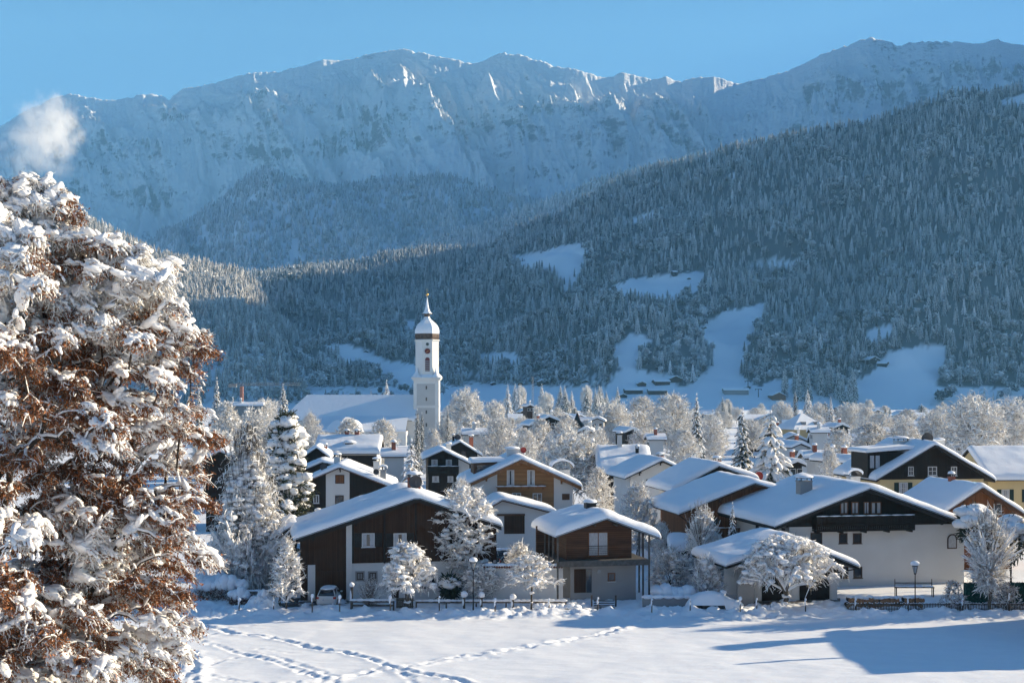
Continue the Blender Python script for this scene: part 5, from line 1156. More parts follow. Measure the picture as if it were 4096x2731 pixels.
TREES = [
 # far edge of the village, behind and beside the church
 ('spruce:0', 498, 868, 44, 520, 'tall snowy spruce standing alone beyond the beech tree, by the crane'),
 ('spruce:1', 457, 893, 40, 430, 'dark spruce hard against the edge of the beech crown'),
 ('spruce:2', 650, 883, 50, 560, 'spruce leaning over the left end of the church roof'),
 ('round:0', 607, 912, 70, 600, 'frosted round tree under the crane jib'),
 ('frostcone:0', 888, 874, 44, 640, 'bright white conifer showing over the church ridge near the tower'),
 ('slim:0', 852, 893, 8, 640, 'tiny white conifer tip on the church ridge line'),
 ('round:1', 1070, 886, 88, 560, 'tall white frosted tree standing right of the church tower'),
 ('round:2', 1135, 915, 60, 600, 'smaller white round tree next to the tall one by the tower'),
 ('frostcone:1', 1166, 884, 30, 900, 'pale pointed conifer left of the lattice mast'),
 ('frostcone:0', 1192, 890, 34, 930, 'broader pale conifer beside the pointed one, left of the mast'),
 ('slim:1', 958, 940, 22, 330, 'slimmer of the two narrow spruces in front of the tower foot'),
 ('slim:2', 969, 948, 20, 335, 'second narrow spruce in front of the tower foot'),
 ('slim:0', 1028, 934, 16, 340, 'narrow spruce just right of the tower foot'),
 ('vase:0', 712, 950, 60, 330, 'frosted tree before the church wall with the oval window'),
 ('fine:0', 802, 962, 95, 330, 'bushy frosted tree below the middle of the church roof'),
 ('fine:1', 878, 964, 95, 325, 'bushy frosted tree below the church roof, nearer the tower'),
 ('round:3', 585, 930, 90, 330, 'wide frosted tree left of the church between beech and larch'),
 ('fine:2', 520, 925, 110, 300, 'frosted thicket tree at the edge of the beech, above the dark hut'),
 ('round:0', 640, 950, 70, 300, 'frosted tree rising behind the pine and larch'),
 ('fine:0', 995, 985, 60, 300, 'low frosted tree right at the foot of the tower'),
 ('vase:1', 1150, 962, 120, 300, 'dark twigged frosted tree left of the honey coloured house'),
 ('fine:1', 1105, 950, 80, 420, 'frosted crown behind the dark twigged tree'),
 ('round:2', 1312, 975, 165, 225, 'big round frosted tree right behind the honey coloured house'),
 ('slim:1', 1262, 930, 40, 520, 'lone spruce below the lattice mast'),
 ('round:1', 1408, 913, 90, 420, 'upright frosted tree behind the big round one'),
 ('vase:2', 1475, 915, 110, 430, 'frosted tree with spreading limbs in the middle row'),
 ('vase:0', 1545, 908, 130, 400, 'largest spreading frosted tree left of the dark tall spruce'),
 ('spruce:0', 1600, 905, 58, 300, 'tall dark snow loaded spruce rising from the middle of the village'),
 ('round:3', 1635, 960, 90, 330, 'frosted tree with a tan side, right of the tall dark spruce'),
 ('fine:2', 1570, 985, 110, 290, 'frosted tree low in front of the tall dark spruce'),
 ('spruce:1', 1706, 938, 82, 232, 'heavy snow loaded fir, the darker of the pair above the cedar house'),
 ('pine:0', 1770, 945, 110, 228, 'sunlit snow loaded pine beside the darker fir'),
 ('slim:2', 1660, 912, 14, 700, 'slim white poplar tip, one of two behind the fir'),
 ('slim:0', 1675, 917, 14, 700, 'slimmer white poplar tip, second of two behind the fir'),
 ('frostcone:2', 1855, 897, 44, 640, 'brightest pointed white conifer behind the pyramid roof'),
 ('slim:1', 1826, 902, 22, 640, 'thin white conifer left of the brightest one'),
 ('round:0', 1795, 918, 60, 620, 'brownish frosted tree left of the pyramid roof'),
 ('round:1', 1880, 920, 40, 600, 'frosted round tree right of the brightest conifer'),
 ('frostcone:1', 1908, 912, 30, 620, 'pointed frosted conifer over the far roofs'),
 ('round:2', 1948, 920, 70, 600, 'broad white round tree over the far roofs'),
 ('fine:0', 1990, 935, 50, 580, 'small frosted tree at the edge of the far roofs'),
 ('fine:1', 2085, 940, 70, 620, 'frosted tree beside two tiny spruces on the plain'),
 ('slim:2', 2033, 934, 12, 700, 'first of two tiny spruces on the far plain'),
 ('slim:1', 2044, 937, 12, 700, 'second of two tiny spruces on the far plain'),
 ('fine:2', 2000, 970, 150, 330, 'wide dark twigged frosted tree above the black gabled house'),
 ('fine:0', 1925, 985, 90, 300, 'frosted tree left of the black gabled house'),
 ('fine:1', 2080, 972, 120, 320, 'frosted thicket tree touching the black gable'),
 ('round:3', 2150, 935, 100, 350, 'tall thin frosted tree behind the black gable ridge'),
 ('round:0', 2238, 898, 165, 300, 'biggest frosted tree at the far right, above the long wing'),
 ('round:2', 2325, 905, 120, 330, 'frosted tree at the right edge above the long wing'),
 ('fine:2', 1905, 1030, 70, 215, 'small snowy tree beside the brick chimney left of the black gable'),
 ('frostcone:2', 945, 1010, 100, 185, 'snow heaped conifer between the two chalets, with an aerial'),
 ('fine:1', 1060, 1100, 90, 150, 'snowy bush crown above the roof of the brown house'),
 ('fine:2', 1240, 962, 90, 350, 'frosted tree before the dark roofs left of the pointed turret'),
 ('vase:1', 1290, 972, 80, 300, 'frosted tree just left of the pointed turret villa'),
 ('round:3', 1362, 975, 80, 330, 'frosted tree just right of the pointed turret villa'),
 ('fine:1', 1205, 985, 80, 280, 'low frosted tree above the ridge of the honey coloured house'),
 ('fine:0', 1465, 1110, 110, 160, 'blue shaded frosted tree left of the cedar house'),
 ('fine:2', 1375, 1075, 90, 190, 'shaded frosted tree right of the honey coloured house'),
 ('spruce:2', 1682, 1155, 46, 137, 'narrow dark conifer dusted with snow at the corner of the big white house'),
 ('shrub:0', 1615, 1178, 90, 142, 'round snowy bush in front of the cedar boards'),
 ('shrub:1', 1540, 1265, 110, 139, 'shaded snowy bush beside the timber house posts'),
 ('shrub:2', 1622, 1285, 84, 128, 'tall snow flecked bush beside the garage wall'),
 ('shrub:1', 1195, 1255, 90, 141, 'snowy hedge plant behind the white garden wall'),
 ('fine:0', 1520, 1200, 60, 150, 'slender shaded sapling behind the timber house'),
]
for k_, px_, yt, wp, D_, lab in TREES: tree_px(k_, px_, yt, wp, D_, lab)

# unnamed crowd of the far village: individuals that nothing in the photograph tells apart
rf = random.Random(5); GT = 'frosted trees crowded between the village roofs'
HB = []   # keep clear of modelled houses
def band(n, x0, x1, d0, d1, top, kinds, label, group, wlo=6, whi=11):
    for _ in range(n):
        D_ = rf.uniform(d0, d1); px_ = rf.uniform(x0, x1); h_ = rf.uniform(*top)
        place(rf.choice(kinds), (px_-CX)/F*D_, D_, h_, rf.uniform(wlo, whi), label, group)
K = ['round:0', 'round:1', 'round:2', 'round:3', 'vase:0', 'vase:1', 'vase:2', 'fine:0', 'fine:1', 'fine:2', 'frostcone:0', 'slim:0', 'spruce:2']
band(36, 1010, 2380, 330, 560, (7, 12), K[:10], 'white frosted tree among the packed roofs beyond the first houses', 'frosted trees among the nearer roofs')
band(44, 1010, 2380, 560, 1000, (8, 13.5), K, 'small frosted tree on the plain at the far edge of the village', 'small frosted trees at the far edge of the village')
band(12, 480, 950, 520, 800, (9, 16), K, 'frosted tree half hidden behind the church', 'frosted trees behind the church')
band(12, 480, 760, 250, 330, (7, 12), K[:10], 'frosted tree in the thicket between beech and church', 'frosted thicket between beech and church')
band(22, 1180, 1420, 1040, 1150, (17, 25), ['spruce:0', 'spruce:1', 'spruce:2', 'frostcone:1', 'round:1'], 'tree of the dark grove standing on the meadow behind the mast', 'grove on the meadow behind the mast', 8, 12)
for _ in range(26):
    y_ = rf.uniform(1420, 1480); x_ = (rf.uniform(1800, 1965)-CX)/F*y_
    place(rf.choice(['spruce:0', 'spruce:1', 'spruce:2']), x_, y_, rf.uniform(22, 32), rf.uniform(8, 12), 'dark spruce in the stand at the foot of the ski slope', 'spruce stand at the foot of the ski slope', z=H(x_, y_)-.5)
# ================================================================ the great beech
def beech():
    rg = np.random.default_rng(77); D0 = 62.0; x0 = (-60-CX)/F*D0; zg = float(z_near(0, D0))
    prof = np.array([(396, 20), (415, 90), (440, 125), (470, 165), (500, 190), (540, 215), (565, 225), (572, 330), (600, 392), (625, 415), (660, 432), (690, 425), (720, 432), (760, 462), (800, 494), (830, 480), (862, 418), (880, 430), (905, 470), (940, 498), (1000, 508), (1060, 495), (1100, 470), (1150, 478), (1220, 486), (1300, 470), (1340, 455), (1400, 452), (1470, 460), (1520, 448), (1580, 400), (1640, 300), (1700, 180)], float)
    zt = CAMZ-(prof[:, 0]-HY)/F*D0; Rz = (prof[:, 1]+60)/F*D0
    def Rof(z): return np.interp(-z, -zt, Rz)
    ztop, zbot = zt[0], zt[-1]
    # boughs: each rises from the stem, runs out to the crown's edge and hangs over; twigs fan out sideways along it
    T = []; tips = [(120, 432), (165, 462), (196, 500), (226, 552), (300, 575), (338, 580), (396, 612), (434, 655), (430, 705), (466, 765), (494, 806), (452, 850), (424, 872), (500, 945), (510, 1010), (470, 1085), (488, 1150), (470, 1225), (488, 1290), (455, 1350), (462, 1425), (455, 1490), (420, 1555)]
    B = []
    for px_, py_ in tips: p_ = P(px_, py_, D0); B.append((rg.uniform(-.25, .18), p_.z, (px_+60)/F*D0))
    for k in range(146):
        z = zbot+.5+(ztop-zbot-.9)*rg.random(); a = rg.uniform(-math.pi*.82, math.pi*.25); B.append((a, z, Rof(z)*rg.uniform(.60, .98)))
    for a, z, r_ in B:
        r_ = max(r_, 1.0); c, s_ = math.cos(a), math.sin(a); n = int(10+5.5*r_); u = rg.random(n)**.62
        lift = .9+.10*r_; zz = z+lift*np.sin(np.pi*np.clip(u*.80+.05, 0, 1))-lift*.59*u*0-.55*lift+(.55*lift-lift*math.sin(math.pi*.85)+0)*u
        wd = (.30+.17*r_)*np.sin(np.pi*np.clip(u*.9+.05, 0, 1))**.8; lat = rg.uniform(-1, 1, n)*wd
        rr = r_*(.12+.88*u)-np.abs(lat)*.35; zz = zz-np.abs(lat)*.35+rg.normal(0, .10, n)
        T.append(np.stack([x0+rr*c-lat*s_, D0+rr*s_+lat*c, zz], 1))
    T = np.vstack(T); T = T[T[:, 0]/T[:, 1]*F+CX > -110]
    stem = [(x0, D0, zg-.5), (x0+.3, D0, zg+3), (x0+.1, D0+.2, zg+7), (x0+.5, D0, zg+11), (x0+.4, D0-.1, zg+15)]
    Pm, par, wt, ch, Dm = grow(T, stem[0], .30, stem)
    N = len(Pm); ix = np.arange(1, N); p1 = Pm[ix]; p0 = Pm[par[ix]]; r0 = .62
    rad = lambda q: np.maximum(r0*(q/wt[0])**.47, .012)
    ra, rb_ = rad(wt[par[ix]]), rad(wt[ix]); ra = np.minimum(ra, rb_*1.6)
    L = np.linalg.norm(p1-p0, axis=1); dn = (p1-p0)/(L[:, None]+1e-9)
    mid = (p0+p1)/2+np.array([0, 0, 1.])*L[:, None]*.10+rg.normal(0, .03, (N-1, 3))*L[:, None]
    tk = MB(); tubes(tk, p0, mid, ra, (ra+rb_)/2, 7, 0); tubes(tk, mid, p1, (ra+rb_)/2, rb_, 7, 0)
    fl = (np.abs(dn[:, 2]) < .9) & (ix >= 5); up = np.array([0, 0, 1.])
    so = (ra*.5+.02)[:, None]*up; sr = ra*.72+.028
    tubes(tk, (p0+so)[fl], (mid+so*1.15)[fl], sr[fl], sr[fl]*.95, 6, 1); tubes(tk, (mid+so*1.15)[fl], (p1+so)[fl], sr[fl]*.95, (rb_*.8+.026)[fl], 6, 1)
    # twig sprays
    cr = MB(); end = np.where(wt[ix] <= 5)[0]; tw = 16; e = np.repeat(end, tw)
    ax = np.array([x0, D0]); out = np.zeros((len(e), 3)); out[:, :2] = p1[e][:, :2]-ax; out /= np.linalg.norm(out, axis=1, keepdims=True)+1e-9
    f = rg.random((len(e), 1)); b0 = p0[e]*(1-f)+p1[e]*f
    dr = dn[e]*.45+out*.55+rg.standard_normal((len(e), 3))*.42; dr[:, 2] = dr[:, 2]*.6-.28-.3*rg.random(len(e)); dr /= np.linalg.norm(dr, axis=1, keepdims=True)
    Ls = .31*(.4+rg.random((len(e), 1))); b1 = b0+dr*Ls; d2 = dr*.7+rg.standard_normal((len(e), 3))*.3+np.array([0, 0, -.55]); b2 = b1+d2*Ls*.8
    # where the snow has stayed and where the rust leaves show
    zone = fbm(b0[:, 0]*.30+5, b0[:, 2]*.36, 3)+.6*sstep(19.5, 24.5, b0[:, 2])-.13
    snowy = rg.random(len(e)) < np.clip(.50+.75*zone, .16, .97)
    o_ = np.array([0, 0, .02])
    for P_, Q_, w_, tp in ((b0+o_, b1+o_, .040, .9), (b1+o_, b2+o_, .034, .55)):
        ribbons(cr, P_[snowy], Q_[snowy], w_*(.6+.9*rg.random(snowy.sum())), 0, rg, tp)
    ribbons(cr, b0, b1, .022, 1, rg, .7); ribbons(cr, b1, b2, .016, 1, rg, .5)
    for rep in range(3):
        q = b0+(b2-b0)*rg.random((len(e), 1)); sd = dr*.5+rg.standard_normal((len(e), 3))*.55; sd[:, 2] -= .3; sd /= np.linalg.norm(sd, axis=1, keepdims=True); l = .20*(.5+rg.random((len(e), 1)))
        s1 = rg.random(len(e)) < np.clip(.46+.75*zone, .12, .95)
        ribbons(cr, (q+o_)[s1], (q+sd*l+o_)[s1], .036*(.6+.9*rg.random(s1.sum())), 0, rg, .6); ribbons(cr, q[~s1], (q+sd*l)[~s1], .016, 1, rg, .6)
    trunk = tk.build('trunk', [M['bark'], M['snow_clump']])
    # leaves
    lf = MB(); nl = int(len(e)*6.5); j = rg.integers(0, len(e), nl); keep = rg.random(nl) < np.clip(.66-1.0*zone[j], .08, .98); j = j[keep]; nl = len(j)
    c = b0[j]+(b2[j]-b0[j])*rg.random((nl, 1))+rg.standard_normal((nl, 3))*.07
    sz = .060*(.7+.7*rg.random(nl)); ribbons(lf, c, c+rg.standard_normal((nl, 3))*sz[:, None]*.8+np.array([0, 0, -.02]), sz, 0, rg, .5)
    # snow lying along boughs and twigs, following their fall
    sp = MB(); zn = fbm(p1[:, 0]*.30+5, p1[:, 2]*.36, 3)+.6*sstep(19.5, 24.5, p1[:, 2])-.10; cls = fbm(p1[:, 0]*.8+20, p1[:, 2]*.8, 2)
    sc_ = zn*.8+cls*.9+rg.normal(0, .15, N-1); k = np.where((sc_ > -.02) & fl & (wt[ix] < 60))[0]
    kk = np.repeat(k, 7); n = len(kk); f = rg.random((n, 1)); c = p0[kk]*(1-f)+p1[kk]*f; d = dn[kk]+rg.normal(0, .22, (n, 3)); d[:, 2] -= .25
    g_ = (.05+.15*rg.random(n)**2.2)*(1+.7*np.clip(sc_[kk], 0, 1)); c = c+rg.normal(0, .09, (n, 3))*(1, 1, .4); c[:, 2] += .05+g_*.15
    big = g_ > .13; R_ = np.stack([g_*1.7, g_*.95, g_*.60], 1)
    blobs_dir(sp, c[big], d[big], R_[big], 0, 2, .17, 31); blobs_dir(sp, c[~big], d[~big], R_[~big], 0, 1, .10, 32)
    # tongues of snow hanging over the outermost sprays
    k = end[(zn[end]+cls[end]*.7+rg.normal(0, .25, len(end))) > .08]; oo = np.zeros((len(k), 3)); oo[:, :2] = p1[k][:, :2]-ax; oo /= np.linalg.norm(oo, axis=1, keepdims=True)+1e-9
    for st_ in range(4):
        base = .055+.09*rg.random(len(k)); cc = p1[k]+oo*(.10+.17*st_)+rg.normal(0, .05, (len(k), 3)); cc[:, 2] += .05-.07*st_**1.7
        d = oo+np.array([0, 0, -.35-.45*st_])+rg.normal(0, .15, (len(k), 3)); m_ = rg.random(len(k)) < (1, .9, .7, .45)[st_]
        blobs_dir(sp, cc[m_], d[m_], (np.stack([base*1.8, base*.95, base*.62], 1)*(1-.12*st_))[m_], 0, 1, .11, 40+st_)
    n2 = 16000; j = rg.integers(0, len(e), n2); j = j[rg.random(n2) < np.clip(.45+.8*zone[j], .08, 1)]; r2 = .035+.055*rg.random((len(j), 1))**1.6
    blobs(sp, b1[j]+np.array([0, 0, .03]), r2*np.array([1.3, 1.1, .75]), 0, 1, .12, 9, rg.random(len(j))*6.28)
    t = thing('beech_tree', (0, 0, 0), 'huge old beech with rust brown leaves under heavy snow, filling the near left side', 'tree')
    trunk.parent = t; crown = cr.build('crown', [M['snow_twig'], M['twig']], t); lf.build('leaves', M['leaf'], crown); sp.build('snow_pads', M['snow_clump'], crown)
    # long overhanging spray tips already come from the skeleton; report the size
    print('beech', N, len(e), nl, n)
beech()

# ================================================================ trees along the meadow
def near_tree(name, px, ypx_base, D, ytop, wpx, label, **k):
    x = (px-CX)/F*D; h = CAMZ-(ytop-HY)/F*D; w = wpx*D/F
    p = broad_tree(h=h, w=w, **k); return make_tree(name, p, label, 'shrub' if name == 'shrub' else 'tree', None, (x, D, 0))
near_tree('deciduous_tree', 1066, 1385, 130, 1104, 162, 'tall loose crowned tree smothered in snow between the brown house and the timber house', seed=31, z0=2.0, shape='round', n=760, tw=6, tl=.50, tww=.06, r0=.17, snow=.10, droop=.25, lumps=950, lr=.19, dark=.35, power=.42, bf=.3)
near_tree('deciduous_tree', 936, 1395, 122, 1243, 132, 'crooked round headed tree with a bent snowy limb, in front of the brown house', seed=32, z0=1.9, shape='dome', n=230, tw=7, tl=.40, tww=.05, r0=.20, snow=.10, droop=.6, lumps=420, lr=.21, dark=.3, power=.4, bf=.5, bark='bark_light')
near_tree('deciduous_tree', 657, 1392, 122.5, 1236, 118, 'thin young frosted tree at the garage entrance left of the white car', seed=33, z0=1.55, shape='cone', n=260, tw=6, tl=.45, tww=.05, r0=.085, snow=.075, droop=.1, lumps=220, lr=.13, dark=.25, power=.5, bf=.6, bark='bark_light')
near_tree('deciduous_tree', 1220, 1392, 122.5, 1272, 138, 'small flat topped snowy tree in front of the white garden wall', seed=34, z0=2.0, shape='dome', n=140, tw=7, tl=.40, tww=.055, r0=.09, snow=.09, droop=.12, lumps=190, lr=.17, dark=.3, power=.5, bf=.6, bark='bark_light')
near_tree('deciduous_tree', 1806, 1385, 122, 1232, 250, 'umbrella shaped weeping tree heaped with snow in front of the double garage', seed=35, z0=2.3, shape='parasol', n=430, tw=8, tl=.5, tww=.055, r0=.22, snow=.09, droop=.6, lumps=620, lr=.24, dark=.35, power=.30, bf=.55, stemh=1.7, bark='bark_light')
near_tree('deciduous_tree', 2272, 1397, 120.5, 1158, 142, 'upright frosted tree with dense fine branches beside the green hedge at the right', seed=36, z0=2.0, shape='vase', n=560, tw=8, tl=.55, tww=.05, r0=.15, snow=.06, droop=-.05, lumps=350, lr=.12, dark=.3, power=.55, bf=1.0, bark='bark_light')
near_tree('deciduous_tree', 1105, 1385, 126.5, 1290, 90, 'low snowy shrub tree under the tall loose crowned tree beside the lamp', seed=37, z0=.6, shape='round', n=300, tw=6, tl=.4, tww=.05, r0=.06, snow=.05, droop=.2, lumps=220, lr=.12, dark=.45)
near_tree('shrub', 848, 1365, 125, 1322, 66, 'bare red brown shrub dusted with frost under the small cellar windows', seed=38, z0=.2, shape='vase', n=200, tw=7, tl=.32, tww=.03, r0=.03, snow=.015, droop=-.1, lumps=20, lr=.06, dark=.75, leaf=1.0, bf=1.0)
near_tree('shrub', 1605, 1240, 138, 1140, 84, 'shrub of long upright bare stems beaded with snow before the cedar house', seed=39, z0=2.6, shape='vase', n=70, tw=3, tl=.4, tww=.035, r0=.05, snow=.02, droop=-.6, lumps=12, lr=.12, dark=.4, bf=1.5)
# larch-like conifer and the pine behind it
def near_conifer(name, px, D, ytop, wpx, label, **k):
    x = (px-CX)/F*D; h = CAMZ-(ytop-HY)/F*D; w = wpx*D/F
    return make_tree(name, conifer(h=h, w=w, **k), label, 'tree', None, (x, D, 0))
def layered(name, px, D, ytop, wpx, label, **k):
    x = (px-CX)/F*D; h = CAMZ-(ytop-HY)/F*D; w = wpx*D/F; k['stemh'] = h*.93
    return make_tree(name, broad_tree(h=h, w=w, **k), label, 'tree', None, (x, D, 0))
layered('larch_tree', 568, 134, 952, 240, 'big drooping larch buried in snow with cream twigs, right of the beech', seed=41, z0=1.6, shape='pear', n=1700, tw=9, tl=.62, tww=.065, r0=.22, snow=.12, droop=.9, lumps=1500, lr=.30, dark=.15, power=.42, bf=1.1)
layered('pine_tree', 658, 146, 948, 125, 'dark green pine carrying heavy snow pads, behind the larch', seed=42, z0=3.5, shape='dome', n=900, tw=12, tl=.55, tww=.10, r0=.24, snow=.05, droop=.1, lumps=460, lr=.50, dark=.05, power=.45, bf=.9, frost='needle_lit', bark='bark')
# heavily capped evergreens right of the big white house
def snow_evergreen(px, D, ytop, ybase, wpx, label, seed):
    h = CAMZ-(ytop-HY)/F*D; z0 = max(0, CAMZ-(ybase-HY)/F*D); w = wpx*D/F; rg = np.random.default_rng(seed)
    t = thing('evergreen_bush', ((px-CX)/F*D, D, 0), label, 'shrub'); b = MB(); b.cyl((0, 0, -.3), (0, 0, h*.7), .12, .05, 8); b.build('trunk', M['bark'], t)
    n = 900; u = rg.standard_normal((n, 3)); u /= np.linalg.norm(u, axis=1, keepdims=True); p = u*np.array([w/2, w/2.3, (h-z0)/2])*(rg.random((n, 1))**.35)*.92+np.array([0, 0, (h+z0)/2])
    b = MB(); ribbons(b, p, p+u*.3+rg.standard_normal((n, 3))*.25, .13, 0, rg, .4)
    m_ = 30; u = rg.standard_normal((m_, 3)); u[:, 2] = np.abs(u[:, 2])*1.1+.05; u /= np.linalg.norm(u, axis=1, keepdims=True); c = u*np.array([w/2, w/2.3, (h-z0)/2])*.86+np.array([0, 0, (h+z0)/2])
    blobs(b, c, (w*.19)*(.6+.8*rg.random((m_, 1)))*np.array([1.3, 1.15, .62]), 1, 3, .16, seed, rg.random(m_)*6); b.build('crown', [M['needle'], M['snow_clump']], t)
snow_evergreen(2236, 136, 1158, 1260, 78, 'snow capped dark evergreen against the orange brown gable', 51)
snow_evergreen(2322, 134, 1185, 1300, 84, 'second snow capped evergreen nearer the right edge', 52)
snow_evergreen(1033, 126.5, 1322, 1375, 40, 'low dark green bush dusted with snow against the white lower wall', 53)

# ================================================================ hedges, walls, mounds
def mound(px, D, wpx, h, label, name='snow_covered_bush', cat='shrub', under='needle', depth=1.2, seed=0, n=9, body=.55):
    """bush or hedge with a thick continuous pillow of snow"""
    x = (px-CX)/F*D; w = wpx*D/F; rg = np.random.default_rng(seed); t = thing(name, (x, D, 0), label, cat)
    b = MB(); k = 700; p = rg.random((k, 3))*np.array([w, depth, h*body])-np.array([w/2, depth/2, 0]); ribbons(b, p, p+rg.standard_normal((k, 3))*.18, .06, 0, rg, .5); ribbons(b, p[:300], p[:300]+rg.standard_normal((300, 3))*.16, .05, 1, rg, .5)
    b.build('branches', [M[under], M['snow_twig']], t)
    b = MB(); c = np.stack([np.linspace(-w/2+w/n/2, w/2-w/n/2, n)+rg.normal(0, .03, n), rg.normal(0, .08, n), h*(body+.12)+rg.normal(0, .05*h, n)], 1)
    blobs(b, c, np.stack([np.full(n, w/n*1.05), np.full(n, depth*.62), h*.34*(1+.25*rg.standard_normal(n))], 1), 0, 2, .15, seed); b.build('snow_cap', M['snow'], t)
mound(505, 128.5, 118, 1.9, 'long clipped hedge with brown leaves and a thick snow top beside the beech', 'hedge', 'hedge', 'leaf_dark', 1.3, 61, 9, .62)
mound(548, 125.5, 42, 1.5, 'short end of hedge turning towards the road at the corner', 'hedge', 'hedge', 'leaf_dark', 1.0, 62, 4, .5)
mound(1280, 122.5, 98, .75, 'low creeping bush under a snow pillow on the fence before the timber house', 'snow_covered_bush', 'shrub', 'needle', .9, 63, 9, .3)
mound(1546, 126, 88, 1.75, 'wide rounded bush under a smooth thick snow cap right of the timber house', 'snow_covered_bush', 'shrub', 'needle', 2.0, 64, 5, .45)
mound(485, 131, 60, 2.6, 'rounded snow heap on a bush behind the hedge', 'snow_covered_bush', 'shrub', 'needle', 1.8, 65, 4, .5)
b = MB(); rg = np.random.default_rng(66); xa, xb = (2216-CX)/F*127, (2400-CX)/F*127
t = thing('hedge', ((xa+xb)/2, 127, 0), 'clipped green hedge behind netting at the right edge', 'hedge'); w_ = xb-xa
b.box(-w_/2, w_/2, -.4, .4, -.2, 1.75); k = 3000; p = np.stack([rg.uniform(-w_/2, w_/2, k), np.full(k, -.42), rg.uniform(0, 1.75, k)], 1); p[:1000, 1] = rg.uniform(-.4, .4, 1000); p[:1000, 2] = 1.76
ribbons(b, p, p+rg.standard_normal((k, 3))*.07, .05, 0, rg, .6); b.build('foliage', M['green_net'], t)
near_tree('shrub', 2190, 1368, 122.5, 1336, 66, 'low shrub with withered red brown leaves and snow, left of the green hedge', seed=67, z0=.1, shape='dome', n=180, tw=6, tl=.25, tww=.04, r0=.03, snow=.02, droop=0, lumps=60, lr=.08, dark=.5, leaf=1.3)
near_tree('shrub', 2310, 1368, 122.5, 1342, 90, 'straggling leafy shrub under the green hedge at the right edge', seed=68, z0=.1, shape='dome', n=200, tw=6, tl=.25, tww=.04, r0=.03, snow=.02, droop=0, lumps=90, lr=.09, dark=.5, leaf=1.1)

# white garden wall with tiled, snowed coping
def garden_wall(px0, px1, D, ytop, label, m='plaster', tiles=True, th=.3, name='garden_wall'):
    xa, xb = (px0-CX)/F*D, (px1-CX)/F*D; zt = CAMZ-(ytop-HY)/F*D; t = thing(name, ((xa+xb)/2, D, 0), label, 'wall'); w = (xb-xa)/2
    b = MB(); b.box(-w, w, 0, th, -.3, zt); b.build('wall', M[m], t)
    if tiles:
        b = MB(); n = int(2*w/.22)
        for k in range(n): b.cyl((-w+(k+.5)*2*w/n, -.14, zt+.06), (-w+(k+.5)*2*w/n, th+.14, zt+.06), .105, .105, 7)
        b.build('coping_tiles', M['tile_red'], t)
    b = MB(); n = max(3, int(2*w/.9)); rg = np.random.default_rng(int(px0))
    for k in range(n): b.blob((-w+(k+.5)*2*w/n, th/2, zt+.19 if tiles else zt+.05), (w/n*1.25, th*.8+.05, .17+.05*rg.random()), 0, k+px0, 2, .12)
    b.build('snow_cap', M['snow'], t)
garden_wall(1110, 1293, 126.8, 1303, 'white garden wall topped with red tiles and snow, left of the timber house')
garden_wall(1476, 1620, 123.8, 1372, 'low stone wall with a snow top beside the buried car', 'plaster_grey', False, .35)
garden_wall(1694, 1732, 125.0, 1338, 'short grey wall end at the garage driveway', 'plaster_grey', False, .5)

# ================================================================ fences and posts
def rail_fence(px0, px1, D, label, h=.75, boards=2, seed=0):
    xa, xb = (px0-CX)/F*D, (px1-CX)/F*D; t = thing('rail_fence', ((xa+xb)/2, D, 0), label, 'fence'); w = (xb-xa)/2; rg = np.random.default_rng(seed)
    for k in range(boards):
        b = MB(); z = h-.20-k*.34; b.box(-w, w, -.02, .02, z, z+.19-.03*k); b.build('rail', M['fence_wood'], t)
    n = max(2, int(2*w/2.3)+1)
    for k in range(n): x = -w+2*w*k/(n-1); b = MB(); b.box(x-.06, x+.06, .021, .14, -.3, h+.06); b.build('post', M['fence_wood'], t)
    b = MB(); m_ = int(2*w/.5)
    for k in range(m_): b.blob((-w+(k+.5)*2*w/m_, 0, h+.02), (w/m_*1.5, .12, .09+.05*rg.random()), 0, k+seed, 1, .1)
    b.build('snow_cap', M['snow'], t)
rail_fence(806, 904, 123.2, 'weathered rail fence with snow on it, from the tall post to the crooked tree', .8, 2, 1)
rail_fence(956, 1300, 123.8, 'long low plank fence below the white garden wall', .66, 1, 2)
rail_fence(560, 640, 127.5, 'wooden fence between the hedge and the garage', 1.0, 3, 3)
t = thing('garden_gate', ((930-CX)/F*123.6, 123.6, 0), 'closed boarded gate behind the crooked tree', 'gate'); b = MB()
for k in range(9): b.box(-.75+k*.165, -.60+k*.165, 0, .03, .05, .95)
b.build('boards', M['fence_wood'], t); b = MB(); b.box(-.76, .76, .031, .07, .70, .80); b.build('rail', M['fence_wood'], t); b = MB(); b.box(-.76, .76, .031, .07, .15, .25); b.build('rail', M['fence_wood'], t)
# steps and gate before the timber house
t = thing('garden_steps', ((1389-CX)/F*122.4, 122.4, 0), 'small flight of dark metal steps up to the timber house door', 'steps')
for k in range(5): b = MB(); b.box(-.9, .9, k*.28, k*.28+.24, .02+.16*k, .06+.16*k); b.build('step', M['metal'], t)
for s_ in (-1, 1): b = MB(); b.box(s_*1.05-.07, s_*1.05+.07, 1.3, 1.42, -.2, 1.15); b.build('post', M['fence_wood'], t)
